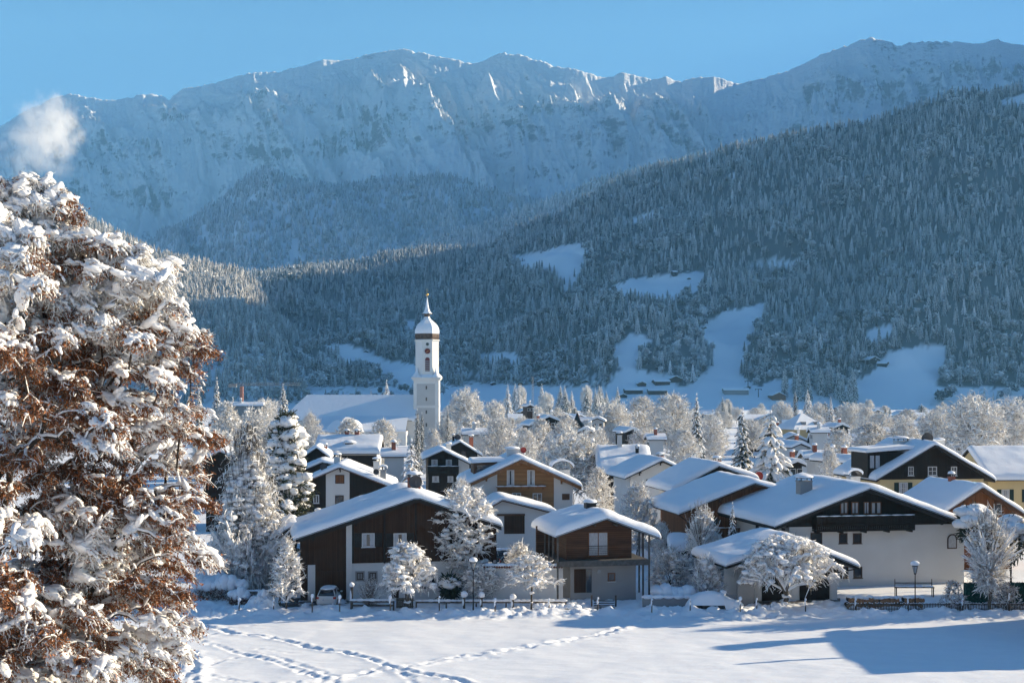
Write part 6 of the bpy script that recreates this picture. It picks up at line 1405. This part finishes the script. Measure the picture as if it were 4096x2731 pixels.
# picket fence
xa, xb = (1945-CX)/F*121.6, (2385-CX)/F*121.6; n = int((xb-xa)/.135)
t = thing('picket_fence', (xa, 121.6, 0), 'low dark picket fence with snow capped pickets below the big white house', 'fence')
for z in (.25, .62): b = MB(); b.box(0, xb-xa, .03, .07, z, z+.07); b.build('rail', M['fence_wood'], t)
b = MB(); bs = MB(); rgp = np.random.default_rng(4)
for k in range(n):
    x = k*.135; hh = .78+rgp.normal(0, .02); b.box(x, x+.065, 0, .028, .05, hh)
    if rgp.random() < .8: bs.blob((x+.03, .015, hh+.02), (.055, .05, .045), 0, k, 0, .1)
o = b.build('pickets', M['fence_wood'], t); o['kind'] = 'stuff'; o = bs.build('picket_snow', M['snow'], t); o['kind'] = 'stuff'
# snow capped field posts along the meadow edge
posts = [(549, 1420, .62, 1), (628, 1405, .5, 0), (717, 1399, .9, 1), (780, 1400, .9, 1), (896, 1398, .85, 1), (1009, 1398, .8, 0), (1137, 1398, .65, 1), (1261, 1398, .6, 0), (1373, 1398, .7, 0), (1497, 1398, .65, 0), (1585, 1398, .65, 0), (1700, 1394, .75, 1), (1738, 1394, .7, 0), (1850, 1394, .65, 0), (1965, 1394, .65, 0), (2086, 1398, .8, 0), (2211, 1398, .6, 0), (2318, 1402, 1.05, 0)]
nm = ['with the fattest snow ball, beside the hedge', 'leaning, left of the garage tree', 'before the white car', 'right of the white car', 'left of the crooked tree', 'right of the crooked tree', 'right of the near lamp', 'under the flat topped tree', 'in front of the metal steps', 'right of the timber house', 'before the buried car', 'at the garage driveway, capped', 'left of the umbrella tree', 'right of the umbrella tree', 'at the start of the picket fence', 'beside the far lamp', 'before the picket fence middle', 'tallest dark one, at the right edge']
for (px_, py_, hh, cap), tx in zip(posts, nm):
    D_ = 119.6+rng.random(); t = thing('field_post', ((px_-CX)/F*D_, D_, .30), 'thin field post '+tx, 'post', 'field posts along the meadow edge')
    b = MB(); b.cyl((0, 0, -.3), (.02, 0, hh+.35), .055, .045, 8); b.build('post', M['fence_wood'], t)
    b = MB(); r = .15 if cap else .085; b.blob((.02, 0, hh+.38), (r, r, r*1.3), 0, px_, 2, .12); b.blob((-.02, 0, hh+.08), (.075, .075, .28), 0, px_+1, 1, .15); b.build('snow_cap', M['snow'], t)
for px_, D_, hh, r, tx in ((808, 123.4, 2.0, .22, 'tall snow topped gate post at the driveway'), (642, 124, 2.2, .2, 'tall snow plastered post left of the garage'), (1066, 123, 1.2, .30, 'fence post wearing a round snow ball left of the lamp'), (1106, 123, 1.15, .28, 'fence post with a snow cap right of the lamp'), (1178, 122.8, 1.0, .28, 'garden post with a curled snow hood')):
    t = thing('garden_post', ((px_-CX)/F*D_, D_, 0), tx, 'post'); b = MB(); b.box(-.1, .1, -.1, .1, -.3, hh); b.build('post', M['fence_wood'], t)
    b = MB(); b.blob((0, 0, hh+r*.5), (r, r, r*.95), 0, px_, 2, .14); b.blob((-.08, -.06, hh*.55), (.10, .08, hh*.3), 0, px_+3, 1, .2); b.build('snow_cap', M['snow'], t)

# street lamps
def street_lamp(px, D, ybase, ytop, label):
    h = CAMZ-(ytop-HY)/F*D; zb = 0; t = thing('street_lamp', ((px-CX)/F*D, D, 0), label, 'street lamp', 'lantern street lamps')
    b = MB(); b.cyl((0, 0, -.3), (0, 0, .9), .075, .06, 10); b.cyl((0, 0, .9), (0, 0, h-1.05), .048, .042, 10); b.cyl((0, 0, h-1.05), (0, 0, h-.98), .10, .10, 10); b.build('pole', M['metal'], t)
    b = MB(); z0, z1 = h-.98, h-.36
    for k in range(6):
        a = k*math.pi/3; b.cyl((.10*math.cos(a), .10*math.sin(a), z0), (.24*math.cos(a), .24*math.sin(a), z1), .014, .014, 5)
    b.lathe([(.26, z1), (.27, z1+.04), (.10, z1+.16), (.03, z1+.2)], (0, 0), 6, 0, False); b.lathe([(.02, z0-.03), (.11, z0), (.11, z0+.03)], (0, 0), 6, 0, False); lan = b.build('lantern', M['metal'], t)
    b = MB(); b.lathe([(.085, z0+.03), (.215, z1-.005)], (0, 0), 6, 0, False); b.build('glass', M['lampglass'], lan)
    b = MB(); b.blob((0, 0, z1+.22), (.38, .36, .25), 0, px, 2, .12, flat=.55); b.build('snow_cap', M['snow'], t)
M['lampglass'] = mat('frosted lamp glass', (.30, .33, .36), .25, spec=.6)
street_lamp(1087, 122.4, 1392, 1282, 'lantern street lamp with a snow cap before the white garden wall')
street_lamp(2102, 122.0, 1397, 1290, 'lantern street lamp with a snow cap before the big white house')
street_lamp(731, 150, 1210, 1168, 'small lantern peeping over the roof of the brown house')

# ================================================================ cars
def loft(mb, secs, m=0, smooth=True):
    """secs: list of rings (equal length)"""
    n = len(secs[0]); V = np.vstack(secs); Fs = [(k*n+i, k*n+(i+1) % n, (k+1)*n+(i+1) % n, (k+1)*n+i) for k in range(len(secs)-1) for i in range(n)]
    mb.add(V, Fs, m, smooth)
    for k, o in ((0, 1), (len(secs)-1, -1)):
        c = np.mean(secs[k], 0); mb.add(np.vstack([secs[k], c]), [((i, (i+1) % n, n) if o < 0 else ((i+1) % n, i, n)) for i in range(n)], m, False)
def car(label, loc, rz, paint, snow=.0, group=None):
    t = thing('parked_car', loc, label, 'car', group, rz)   # local: length along y (rear at y=-2.25), width x
    def ring(y, w, zb, zt, wt_): # rounded box section
        return np.array([(-w, y, zb+.12), (-w*.94, y, zb), (w*.94, y, zb), (w, y, zb+.12), (w*1.0, y, zt*.62+zb*.38), (wt_, y, zt-.05), (wt_*.9, y, zt), (-wt_*.9, y, zt), (-wt_, y, zt-.05), (-w*1.0, y, zt*.62+zb*.38)])
    b = MB(); ys = [(-2.25, .74, .32, .78, .66), (-2.2, .84, .24, .95, .78), (-1.9, .88, .22, 1.0, .82), (-1.0, .90, .22, .98, .84), (.6, .90, .22, .96, .84), (1.2, .89, .22, .93, .80), (1.9, .86, .22, .84, .74), (2.2, .78, .26, .70, .60), (2.28, .66, .34, .60, .5)]
    loft(b, [ring(*q) for q in ys]); body = b.build('body', M[paint], t)
    b = MB(); ys = [(-2.12, .76, .93, 1.0, .74), (-1.72, .74, .93, 1.40, .60), (-1.4, .76, .93, 1.46, .62), (-.2, .78, .93, 1.48, .64), (.45, .78, .93, 1.42, .62), (1.25, .74, .93, .97, .70)]
    def cab(y, w, zb, zt, wt_): return np.array([(-w, y, zb), (w, y, zb), (wt_, y, zt-.03), (wt_*.9, y, zt), (-wt_*.9, y, zt), (-wt_, y, zt-.03)])
    loft(b, [cab(*q) for q in ys]); b.build('cabin_glass', M['glass'], body)
    b = MB(); b.box(-.60, .60, -1.66, .40, 1.455, 1.50); 
    for x in (-1, 1):
        for (y0, z0, x0_), (y1, z1, x1_) in (((-2.1, .95, .76), (-1.68, 1.42, .60)), ((-.5, .95, .79), (-.5, 1.46, .64)), ((1.25, .96, .74), (.45, 1.42, .62))):
            b.cyl((x*x0_, y0, z0), (x*x1_, y1, z1), .05, .04, 6)
    b.build('roof', M[paint], body)
    for y in (-1.42, 1.42):
        for x in (-1, 1):
            b = MB(); b.cyl((x*.66, y, .32), (x*.90, y, .32), .32, .32, 18); wh = b.build('wheel', M['tyre'], t)
            b = MB(); b.cyl((x*.901, y, .32), (x*.91, y, .32), .19, .17, 12); b.build('rim', M['steel'], wh)
    for x in (-1, 1):
        b = MB(); b.box(x*.74-.12, x*.74+.12, -2.262, -2.16, .72, .92); b.build('tail_lamp', M['red_lamp'], t)
        b = MB(); b.blob((x*.98, .78, 1.0), (.12, .08, .08), 0, 1, 1, 0); b.build('mirror', M[paint], t)
        b = MB(); b.box(x*.60-.16, x*.60+.16, 2.20, 2.285, .55, .68); b.build('headlight', M['lampglass'], t)
    b = MB(); b.box(-.27, .27, -2.285, -2.252, .60, .71); pl_ = b.build('number_plate', M['frame_white'], t); b = MB(); b.box(-.268, -.225, -2.289, -2.286, .602, .708); b.build('band', M['plate_blue'], pl_)
    b = MB(); b.box(-.72, .72, -2.30, -2.24, .36, .50); b.build('bumper', M[paint], t)
    if snow:
        b = MB()
        for k, (y, w, z, l) in enumerate(((-1.1, .62, 1.50, .75), (-.1, .64, 1.50, .75), (1.65, .7, .92, .55))): b.blob((0, y, z), (w, l, .10+snow*.5), 0, k, 2, .12, flat=.4)
        b.build('snow_cover', M['snow'], t)
    return t
M['plate_blue'] = mat('plate blue', (.01, .06, .35), .5)
car('silver white estate car seen from behind on the garage driveway', ((749-CX)/F*124.2, 126.4, .03), 0, 'car_white', .08)
car('dark car side on with snow on its roof before the white garage', ((1196-CX)/F*152, 152, 0), R(-88), 'car_dark', .3)
car('darker car half under the shrubs beside the dark snowy one', ((1165-CX)/F*156, 156, 0), R(-86), 'car_dark', .2)
# car buried in snow
t = thing('snow_covered_car', ((1636-CX)/F*122.4, 122.4, 0), 'car completely buried in snow at the roadside, only a dark gap at its sill', 'car')
b = MB(); b.box(-1.9, 1.9, -.75, .75, .30, .62); b.build('body', M['car_dark'], t)
for x in (-1.25, 1.35): b = MB(); b.cyl((x, -.8, .33), (x, .8, .33), .32, .32, 16); b.build('wheel', M['tyre'], t)
b = MB(); prof = [(-2.3, .62), (-2.2, .95), (-1.9, 1.2), (-1.2, 1.55), (-.4, 1.72), (.3, 1.66), (.9, 1.42), (1.4, 1.18), (1.9, 1.05), (2.25, .8), (2.35, .55)]
P_ = np.array(prof); yy = np.linspace(-1, 1, 15); secs = []
for a in np.linspace(0, 1, 40):
    x = -2.32+4.68*a; zt = np.interp(x, P_[:, 0], P_[:, 1]); zb = .62 if -1.9 < x < 1.0 else .12
    rr2 = np.sqrt(np.clip(1-np.abs(yy)**3.0, 0, 1)); e = np.sqrt(np.clip(1-abs(2*a-1)**6, 0, 1))
    z = zb+(zt-zb)*rr2*(.25+.75*e)+.05*fbm(x*1.3+yy*0, yy*2+3, 3)*rr2; secs.append(np.stack([np.full(15, x), yy*1.02, z], 1))
G_ = np.stack(secs); q = np.arange(600).reshape(40, 15); Fq = np.stack([q[:-1, :-1], q[1:, :-1], q[1:, 1:], q[:-1, 1:]], -1).reshape(-1, 4); b.add(G_.reshape(-1, 3), Fq, 0, True)
b.blob((2.0, -.3, .55), (.6, .7, .42), 0, 5, 2, .2); b.blob((-1.75, -.35, 1.0), (.18, .2, .16), 0, 5, 2, .2); b.blob((1.0, .5, 1.5), (.3, .25, .24), 0, 8, 2, .2); b.build('snow_cover', M['snow'], t)

# ================================================================ wood pile, bench, driveway, snow heaps
t = thing('log_pile', ((2030-CX)/F*124, 124, 0), 'long pile of sawn logs under snow behind the picket fence', 'log pile'); b = MB(); be = MB(); rg = np.random.default_rng(9); bsn = MB()
for row in range(2):
    for k in range(15):
        r = .19+.08*rg.random(); x = -3.1+k*.44+row*.2+rg.normal(0, .03); z = .25+row*.42+rg.normal(0, .03)
        if row == 1 and rg.random() < .15: continue
        b.cyl((x, -.35, z), (x, .6, z), r, r, 12, 0, True, False); be.cyl((x, -.352, z), (x, -.34, z), r*.99, r*.99, 12)
        if row == 1: bsn.blob((x, .05, z+r*1.0), (.30, .5, .13), 0, k, 2, .2)
b.build('bark', M['bark'], t); be.build('log_ends', M['log_end'], t); bsn.build('snow_cap', M['snow'], t)
t = thing('bench', ((2098-CX)/F*131, 131, 0), 'old dark wooden bench with snow against the big white wall', 'bench')
for x in (-1.7, 1.7): b = MB(); b.box(x-.03, x+.03, 0, .06, 0, 1.6); b.build('leg', M['fence_wood'], t); b = MB(); b.box(x-.05, x+.05, -.5, -.42, 0, .9); b.build('leg', M['fence_wood'], t)
b = MB(); b.box(-1.75, 1.75, -.02, .02-.0, 1.20, 1.28); b.build('backrest', M['fence_wood'], t); b = MB(); b.box(-1.8, 1.8, -.55, .0, .84, .9); b.build('seat', M['fence_wood'], t)
b = MB(); [b.blob((x, -.27, .95), (.5, .28, .09), 0, x, 2, .1) for x in (-1.3, -.45, .4, 1.3)]; b.build('snow_cap', M['snow'], t)
def sheet_px(name, pts, z, m, **k):
    b = MB(); P3 = [((px-CX)/F*GY(py), GY(py), z) for px, py in pts]; b.add(P3, [tt for tt in tess([(p[0], p[1]) for p in P3])], 0); o = b.build(name, M[m]); tag(o, kind='structure'); return o
sheet_px('driveway', [(628, 1389), (640, 1376), (806, 1376), (806, 1386), (780, 1392), (640, 1394)], .16, 'asphalt')
sheet_px('driveway', [(1690, 1388), (1730, 1377), (1930, 1377), (1930, 1384), (1760, 1391)], .16, 'asphalt')
def heap(px, D, wpx, h, label, seed, dep=1.3):
    w = wpx*D/F/2; n = 40; b = MB(); a = np.linspace(-1, 1, n); Xh, Yh = np.meshgrid(a, a); r_ = np.sqrt(Xh**2+Yh**2)
    Z_ = h*np.clip(1-r_**1.6, 0, 1)*(1+.35*fbm(Xh*3+seed, Yh*3, 4, .6))-.15
    ii = np.arange(n*n).reshape(n, n); q = np.stack([ii[:-1, :-1], ii[:-1, 1:], ii[1:, 1:], ii[1:, :-1]], -1).reshape(-1, 4); b.add(np.stack([Xh*w*(1+0*Z_), Yh*dep, Z_], -1).reshape(-1, 3), q, 0, True)
    o = b.build('snow_heap', M['snow']); o.location = ((px-CX)/F*D, D, 0); tag(o, label, 'snow heap')
heap(603, 123.5, 100, 1.5, 'tall shovelled snow heap left of the garage', 1.2); heap(1780, 121.8, 110, .95, 'rough snow heap at the foot of the umbrella tree', 4.2); heap(1905, 121.4, 190, .6, 'long low snow bank right of the umbrella tree', 7.7); heap(1190, 121.5, 90, .5, 'small snow heap left of the flat topped tree', 2.7); heap(1440, 121.3, 120, .45, 'low snow bank in front of the low stone wall', 8.1)

# ================================================================ things beyond the right edge whose shadows lie on the meadow
def shade_house(x, y, rz, W, he, hr, L, label): return House(label, (x, y), R(rz), [(-W/2, he), (0, hr), (W/2, he)], L, snow=.5, wall='wood_brown', fascia='beam_black')
h = shade_house(51, 104, 0, 13, 6.3, 8.9, 15, 'tall boarded house beyond the right edge, casting the broad shadow on the meadow'); h.chim(-1.2, .3, 12.5, 11.3, 'brick')
t = thing('flag_pole', (41.5, 107.4, 0), 'pole beyond the right edge whose thin shadow crosses the meadow', 'pole'); b = MB(); b.cyl((0, 0, 0), (0, 0, 8.9), .30, .2, 8); b.build('pole', M['fence_wood'], t)
for k, (x, y, hh) in enumerate(((54, 131, 12), (61, 134.5, 13), (68, 138, 14), (77, 142, 15), (87, 146, 15), (52, 126, 7))):
    place(['round:0', 'vase:1', 'round:2', 'spruce:0'][k % 4], x, y, hh, 9, 'tree standing beyond the right edge of the meadow', 'trees beyond the right edge')
# ================================================================ packed roofs of the far village
rh = random.Random(17)
def small_house(x, y, rz, W, he, hr, L, wall, label, group=None, snow=.6, z=0.0, cat='house', win=True, far=False):
    """little snow roofed house: walls, roof with snow, windows, chimney"""
    t = thing('house' if cat == 'house' else 'barn', (x, y, z), label, cat, group, R(rz))
    b = MB(); b.poly([(-W/2+.5, -1.5), (W/2-.5, -1.5), (W/2-.5, he+.1), (0, hr-.2), (-W/2+.5, he+.1)], .6, L-.6); b.build('wall', M[wall], t)
    b = MB(); b.poly([(-W/2, he), (0, hr), (W/2, he), (W/2, he-.25), (0, hr-.25), (-W/2, he-.25)][::-1], 0, L); rf_ = b.build('roof', M['beam_black'], t)
    b = MB(); s = snow; o = .12
    b.poly([(-W/2-o, he-.05), (-W/2-o, he+s*.6), (-W/2+s*.4, he+s+.12*s), (-.5, hr+s*.92), (.5, hr+s*.92), (W/2-s*.4, he+s+.12*s), (W/2+o, he+s*.6), (W/2+o, he-.05), (0, hr+.01)], -o, L+o); b.build('snow_cover', M['snow_roof'], rf_)
    if win:
        for c in (-W*.2, W*.2):
            b = MB(); b.box(c-.5, c+.5, .54, .6, he-1.8, he-.6); w_ = b.build('window', M['frame_white'], t); b = MB(); b.box(c-.4, c+.4, .52, .539, he-1.7, he-.7); b.build('pane', M['glass'], w_)
        b = MB(); b.box(W*.12, W*.12+.7, L*.4, L*.4+.7, hr-1.2, hr+1.5); ch_ = b.build('chimney', M['brick' if rh.random() < .5 else 'plaster'], t); b = MB(); b.blob((W*.12+.35, L*.4+.35, hr+1.65), (.5, .5, .28), 0, x, 1, .1); b.build('snow_cap', M['snow'], ch_)
    return t
def sh_px(px, yr, wpx, D, rz, wall, label, **k):
    zr = CAMZ-(yr-HY)/F*D; W = wpx*D/F; x = (px-CX)/F*D
    return small_house(x, D, rz, W, zr-W*.20, zr, k.pop('L', 11), wall, label, **k)
FAR = [(1405, 938, 0, 620, 6, 'wood_black', 'dark barn roof far right of the mast'),
 (1218, 930, 18, 560, 10, 'wood_brown', 'lone chalet with a bright snow roof by the foot of the mast'),
 (1262, 957, 46, 400, 4, 'wood_black', 'dark gable beside the small pointed turret'), (1372, 960, 36, 410, -8, 'plaster', 'white gabled house right of the pointed turret'),
 (1237, 968, 44, 380, 12, 'wood_black', 'dark eaved house left of the pointed turret'), (1345, 985, 34, 330, -6, 'wood_red', 'small red brown house below the pointed turret'),
 (1090, 988, 60, 310, 84, 'plaster', 'long low snow roof behind the dark twigged tree'),
 (1640, 948, 50, 760, 86, 'wood_black', 'far low hall at the foot of the ski slope'),
 (1840, 1018, 46, 300, 10, 'plaster', 'white gable below the pyramid roof'), (1870, 1040, 60, 265, 84, 'plaster', 'broad snow roof of a house below the pyramid roof'),
 (1832, 1060, 40, 240, 8, 'wood_black', 'dark small gable left of the brick chimney house'), (1905, 1048, 44, 250, -10, 'plaster_grey', 'grey house with snowy roof near the brick chimney'),
 (1968, 1052, 50, 225, 20, 'plaster', 'white house with a pink brick chimney left of the black gable'),
 (1880, 985, 44, 380, 86, 'plaster', 'low snow roof right of the pyramid roof'), (1935, 975, 36, 420, 8, 'wood_black', 'dark gable on the far plain right of the pyramid'),
 (2005, 985, 70, 400, 86, 'plaster_grey', 'long bright roof over the dark twigged tree'), (2052, 962, 26, 560, 10, 'wood_red', 'small red brown hut beside the two tiny spruces'),
 (2085, 970, 60, 520, 86, 'plaster_grey', 'flat long hall roof on the far plain'), (2110, 990, 60, 380, 84, 'plaster', 'snow roof above the black gable dormer'),
 (1505, 1000, 44, 330, 84, 'plaster', 'bright snowy roof behind the white gabled house'), (1455, 985, 40, 360, 12, 'wood_black', 'dark house half hidden by the spreading trees'),
 (1290, 1005, 50, 300, 84, 'plaster_grey', 'snowy roof behind the big round tree'), (905, 1035, 60, 240, 84, 'plaster', 'small snow roof right of the arched dormer house'),
 (485, 1045, 50, 230, 84, 'wood_black', 'low roof behind the larch'), (560, 926, 90, 500, 86, 'plaster_grey', 'long flat white roof under the crane')]
for px_, yr_, wp, D_, rz_, wl_, lb in FAR:
    if wp: 
        if abs(rz_) > 60: sh_px(px_-wp/2, yr_, 30*D_/300*300/D_ if False else 46*300/D_, D_, -rz_, wl_, lb, L=wp*D_/F)
        else: sh_px(px_, yr_, wp, D_, rz_, wl_, lb)
# pyramid roof
x, D_ = (1841-CX)/F*430, 430
t = thing('house', (x, D_, 0), 'big house with a steep snow covered pyramid roof and small dormers', 'house', None, R(18)); W = 92*D_/F/2; ze = CAMZ-(985-HY)/F*D_; zt = CAMZ-(949-HY)/F*D_
b = MB(); b.box(-W+1, W-1, -W+1, W-1, -1, ze+.1); b.build('wall', M['plaster_yellow'], t)
b = MB(); b.lathe([(W*1.42, ze), (W*1.30, ze+.7), (.5, zt)], (0, 0), 4, 0, False, R(45)); rfp = b.build('roof', M['snow_roof'], t)
for k in (-.4, .3): b = MB(); b.box(W*k, W*k+1.3, -W*.78, -W*.5, ze+1.2, ze+2.3); dq = b.build('dormer', M['plaster_grey'], rfp)
# turret
x, D_ = (1326-CX)/F*420, 420; zt = CAMZ-(947-HY)/F*D_; t = thing('house', (x, D_, 0), 'villa with a dark steep pointed turret', 'house')
b = MB(); b.box(-2.6, 2.6, -2.6, 2.6, -1, zt-4.5); b.build('wall', M['plaster'], t); b = MB(); b.lathe([(2.9, zt-4.6), (1.0, zt-2.4), (.1, zt)], (0, 0), 8, 0, False); b.build('roof', M['metal'], t)
b = MB(); b.box(-.6, .6, -2.66, -2.601, zt-6.6, zt-5.2); b.build('window', M['glass'], t)
# anonymous roofs
groups = [(26, 1060, 1800, 430, 900, 'snow roofed house among the frosted trees in the middle of the village'), (30, 1800, 2400, 330, 900, 'snow roofed house on the plain below the forest at the right'), (6, 450, 940, 560, 900, 'snow roofed house on the plain behind the church')]
for n_, x0_, x1_, d0, d1, lb in groups:
    for k in range(n_):
        D_ = rh.uniform(d0, d1); px_ = rh.uniform(x0_, x1_); W = rh.uniform(9, 13); he = rh.uniform(3.5, 5.5)
        small_house((px_-CX)/F*D_, D_, rh.choice([rh.uniform(-15, 25), rh.uniform(75, 105)-180]), W, he, he+W*.22, rh.uniform(10, 15), rh.choice(['plaster', 'plaster', 'wood_black', 'wood_brown', 'plaster_grey']), lb, lb.replace('snow roofed house', 'snow roofed houses'), win=D_ < 600)
# barns and farm houses on the shaded slope
def hill_pt(px, py):
    """walk the sight line until it meets the slope"""
    y = 1000.0
    while y < 3600:
        x = (px-CX)/F*y; z = CAMZ-(py-HY)/F*y
        if z <= max(float(z_right(np.array(x), np.array(y))), 0.0)+.2: return x, y, max(z, 0)
        y += 4
    return x, y, z
BARN = [(1475, 888, 22, 10, 'wood_brown', 'farmhouse on the left of the cluster at the foot of the slope'), (1520, 885, 40, -70, 'wood_brown', 'long farm roof in the middle of the cluster at the foot of the slope'), (1553, 880, 30, 8, 'wood_brown', 'biggest farmhouse gable of the cluster at the foot of the slope'),
 (1455, 905, 44, -80, 'wood_brown', 'low long stable below the farm cluster'), (1510, 906, 46, -84, 'wood_brown', 'second low long building below the farm cluster'), (1432, 915, 20, 8, 'wood_black', 'dark shed in front of the farm cluster'), (1540, 925, 26, 30, 'wood_black', 'single dark barn on the lower meadow'), (1460, 938, 20, 5, 'wood_black', 'small square barn behind the frosted crowns'),
 (1333, 848, 18, 10, 'wood_brown', 'lone chalet among the trees above the grove'), (1308, 870, 16, 8, 'wood_brown', 'chalet pair, the right one, above the grove'), (1292, 873, 14, 10, 'wood_brown', 'chalet pair, the left one, above the grove'), (1250, 885, 26, 12, 'wood_brown', 'wide chalet above the mast meadow'), (1345, 882, 18, 6, 'wood_brown', 'small chalet left of the farm cluster'), (1196, 884, 10, 6, 'wood_black', 'tiny barn left of the mast'),
 (975, 808, 16, 20, 'wood_black', 'barn on the meadow left of the church spire'), (840, 812, 14, 0, 'wood_black', 'little barn on the meadow strip above the church roof'), (930, 893, 22, 6, 'wood_black', 'dark barn on the church ridge line beside the tower'), (1150, 868, 14, 6, 'wood_black', 'small barn in the meadow right of the tower'), (1135, 884, 12, 20, 'wood_black', 'low hut near the two pale conifers'),
 (2010, 838, 34, 25, 'wood_black', 'long dark alpine hut on the right hand meadow'), (2040, 842, 22, 60, 'wood_black', 'lower annex of the alpine hut on the right hand meadow'), (1549, 632, 12, -70, 'wood_black', 'tiny barn at the top of the high clearing'), (1583, 643, 8, 10, 'wood_black', 'tiniest hut on the high clearing'), (1620, 757, 14, 40, 'wood_black', 'hut beside the ski slope edge'),
 (1790, 920, 34, 8, 'wood_red', 'wide chalet right of the ski lift valley station'), (1720, 893, 12, 20, 'wood_black', 'small hut beside the ski lift pylon'), (1855, 918, 20, 8, 'wood_red', 'chalet beside the spruce stand'), (1690, 905, 60, -84, 'plaster_grey', 'long flat valley station of the ski lift')]
for px_, py_, wp, rz_, wl_, lb in BARN:
    x, y, z = hill_pt(px_, py_); W = max(6, wp*y/F); 
    if abs(rz_) > 60: small_house(x-W/2, y, rz_, 9, 4.5, 6.5, W, wl_, lb, snow=.6, z=z-.5, cat='barn', win=False)
    else: small_house(x, y, rz_, W, W*.38, W*.38+W*.22, W*1.1, wl_, lb, snow=.6, z=z-.5, cat='barn', win=False)
# lattice mast
D_ = 600; x = (1223-CX)/F*D_; h_ = CAMZ-(864-HY)/F*D_; t = thing('lattice_mast', (x, D_, 0), 'slender steel lattice mast rising from the village', 'mast'); b = MB()
for k in range(3):
    a = k*2.094; b.cyl((.5*math.cos(a), .5*math.sin(a), 0), (.28*math.cos(a), .28*math.sin(a), h_), .09, .07, 5)
for k in range(26):
    z = k*h_/26; a = (k % 3)*2.094; a2 = a+2.094; b.cyl((.45*math.cos(a), .45*math.sin(a), z), (.45*math.cos(a2), .45*math.sin(a2), z+h_/26), .05, .05, 4)
b.cyl((0, 0, h_*.38), (0, 0, h_*.38+.4), 1.2, 1.2, 10); b.build('mast', M['steel'], t)
# crane
D_ = 560; x = (555-CX)/F*D_; zj = CAMZ-(884-HY)/F*D_; t = thing('tower_crane', (x, D_, 0), 'tower crane with a long pale jib left of the church', 'crane')
M['crane_red'] = mat('faded red crane paint', (.35, .16, .12), .6)
b = MB(); b.box(-.6, .6, -.6, .6, 0, zj-.5); b.build('mast', M['crane_red'], t)
b = MB(); n = 46; xe = (690-555)/F*D_
for k in range(n): 
    xa = -2+ (xe+2)*k/n; xb = -2+(xe+2)*(k+1)/n; b.cyl((xa, 0, zj), (xb, 0, zj+.9 if k % 2 == 0 else zj), .09, .09, 4); b.cyl((xa, 0, zj), (xb, 0, zj), .13, .13, 4); b.cyl((xa, 0, zj+.9), (xb, 0, zj+.9), .10, .10, 4)
b.build('jib', M['steel'], t); b = MB(); b.box(-5, -2, -.5, .5, zj-.9, zj+.5); b.build('counterweight', M['plaster_grey'], t)
# ski lift pylon
for px_, py_, hh, lb in ((1718, 898, 11, 'ski lift pylon with a cross arm at the foot of the slope'), (1742, 912, 9, 'second lift pylon near the ramp')):
    x, y, z = hill_pt(px_, py_); t = thing('lift_pylon', (x, y, z-.5), lb, 'pylon'); b = MB(); b.cyl((0, 0, 0), (0, 0, hh), .5, .35, 8); b.build('mast', M['metal'], t); b = MB(); b.box(-3.5, 3.5, -.3, .3, hh-.6, hh); b.box(-3.2, -2.6, -.35, .35, hh-1.3, hh-.61); b.box(2.6, 3.2, -.35, .35, hh-1.3, hh-.61); b.build('cross_arm', M['metal'], t)
# drifting cloud in front of the far wall and thin mist over the farms
def cloud_vol(name, loc, r, dens, label, cat, seed, col=(1, 1, 1), kind='stuff'):
    m, nt_, pb = new_mat(name+' vapour'); N = nt_.nodes; L = nt_.links; N.remove(pb)
    tc = N.new('ShaderNodeTexCoord'); mp = N.new('ShaderNodeMapping'); mp.inputs['Location'].default_value = (seed, 0, 0); L.new(tc.outputs['Object'], mp.inputs[0])
    ln = N.new('ShaderNodeVectorMath'); ln.operation = 'LENGTH'; L.new(tc.outputs['Object'], ln.inputs[0])
    n = N.new('ShaderNodeTexNoise'); n.inputs['Scale'].default_value = 2.6; n.inputs['Detail'].default_value = 6; n.inputs['Roughness'].default_value = .6; L.new(mp.outputs[0], n.inputs['Vector'])
    a = N.new('ShaderNodeMath'); a.operation = 'MULTIPLY_ADD'; L.new(n.outputs['Fac'], a.inputs[0]); a.inputs[1].default_value = 2.4; a.inputs[2].default_value = -.42
    s = N.new('ShaderNodeMath'); s.operation = 'SUBTRACT'; L.new(a.outputs[0], s.inputs[0]); L.new(ln.outputs['Value'], s.inputs[1])
    mr = N.new('ShaderNodeMapRange'); mr.interpolation_type = 'SMOOTHSTEP'; mr.inputs['From Min'].default_value = -.05; mr.inputs['From Max'].default_value = .55; mr.inputs['To Max'].default_value = dens; L.new(s.outputs[0], mr.inputs['Value'])
    v = N.new('ShaderNodeVolumePrincipled'); v.inputs['Color'].default_value = (*col, 1); v.inputs['Anisotropy'].default_value = .2; L.new(mr.outputs[0], v.inputs['Density']); L.new(v.outputs[0], N['Material Output'].inputs['Volume'])
    b = MB(); V, Fc = ICO[2]; b.add(V*1.0, Fc, 0, True); o = b.build(name, m); o.location = loc; o.scale = r; return tag(o, label, cat, kind=kind)
D_ = 2700; cloud_vol('cloud', P(112, 295, D_), (82, 60, 80), .024, 'small soft cloud puff floating before the far mountain wall', 'cloud', 3.0)
cloud_vol('cloud', P(85, 350, D_+60), (95, 55, 70), .008, 'thin veil of vapour trailing below the cloud puff', 'cloud', 8.0)
cloud_vol('mist', P(1590, 815, 1520), (80, 30, 45), .0035, 'faint mist hanging over the farms at the foot of the slope', 'mist', 5.0, (.7, .85, 1))
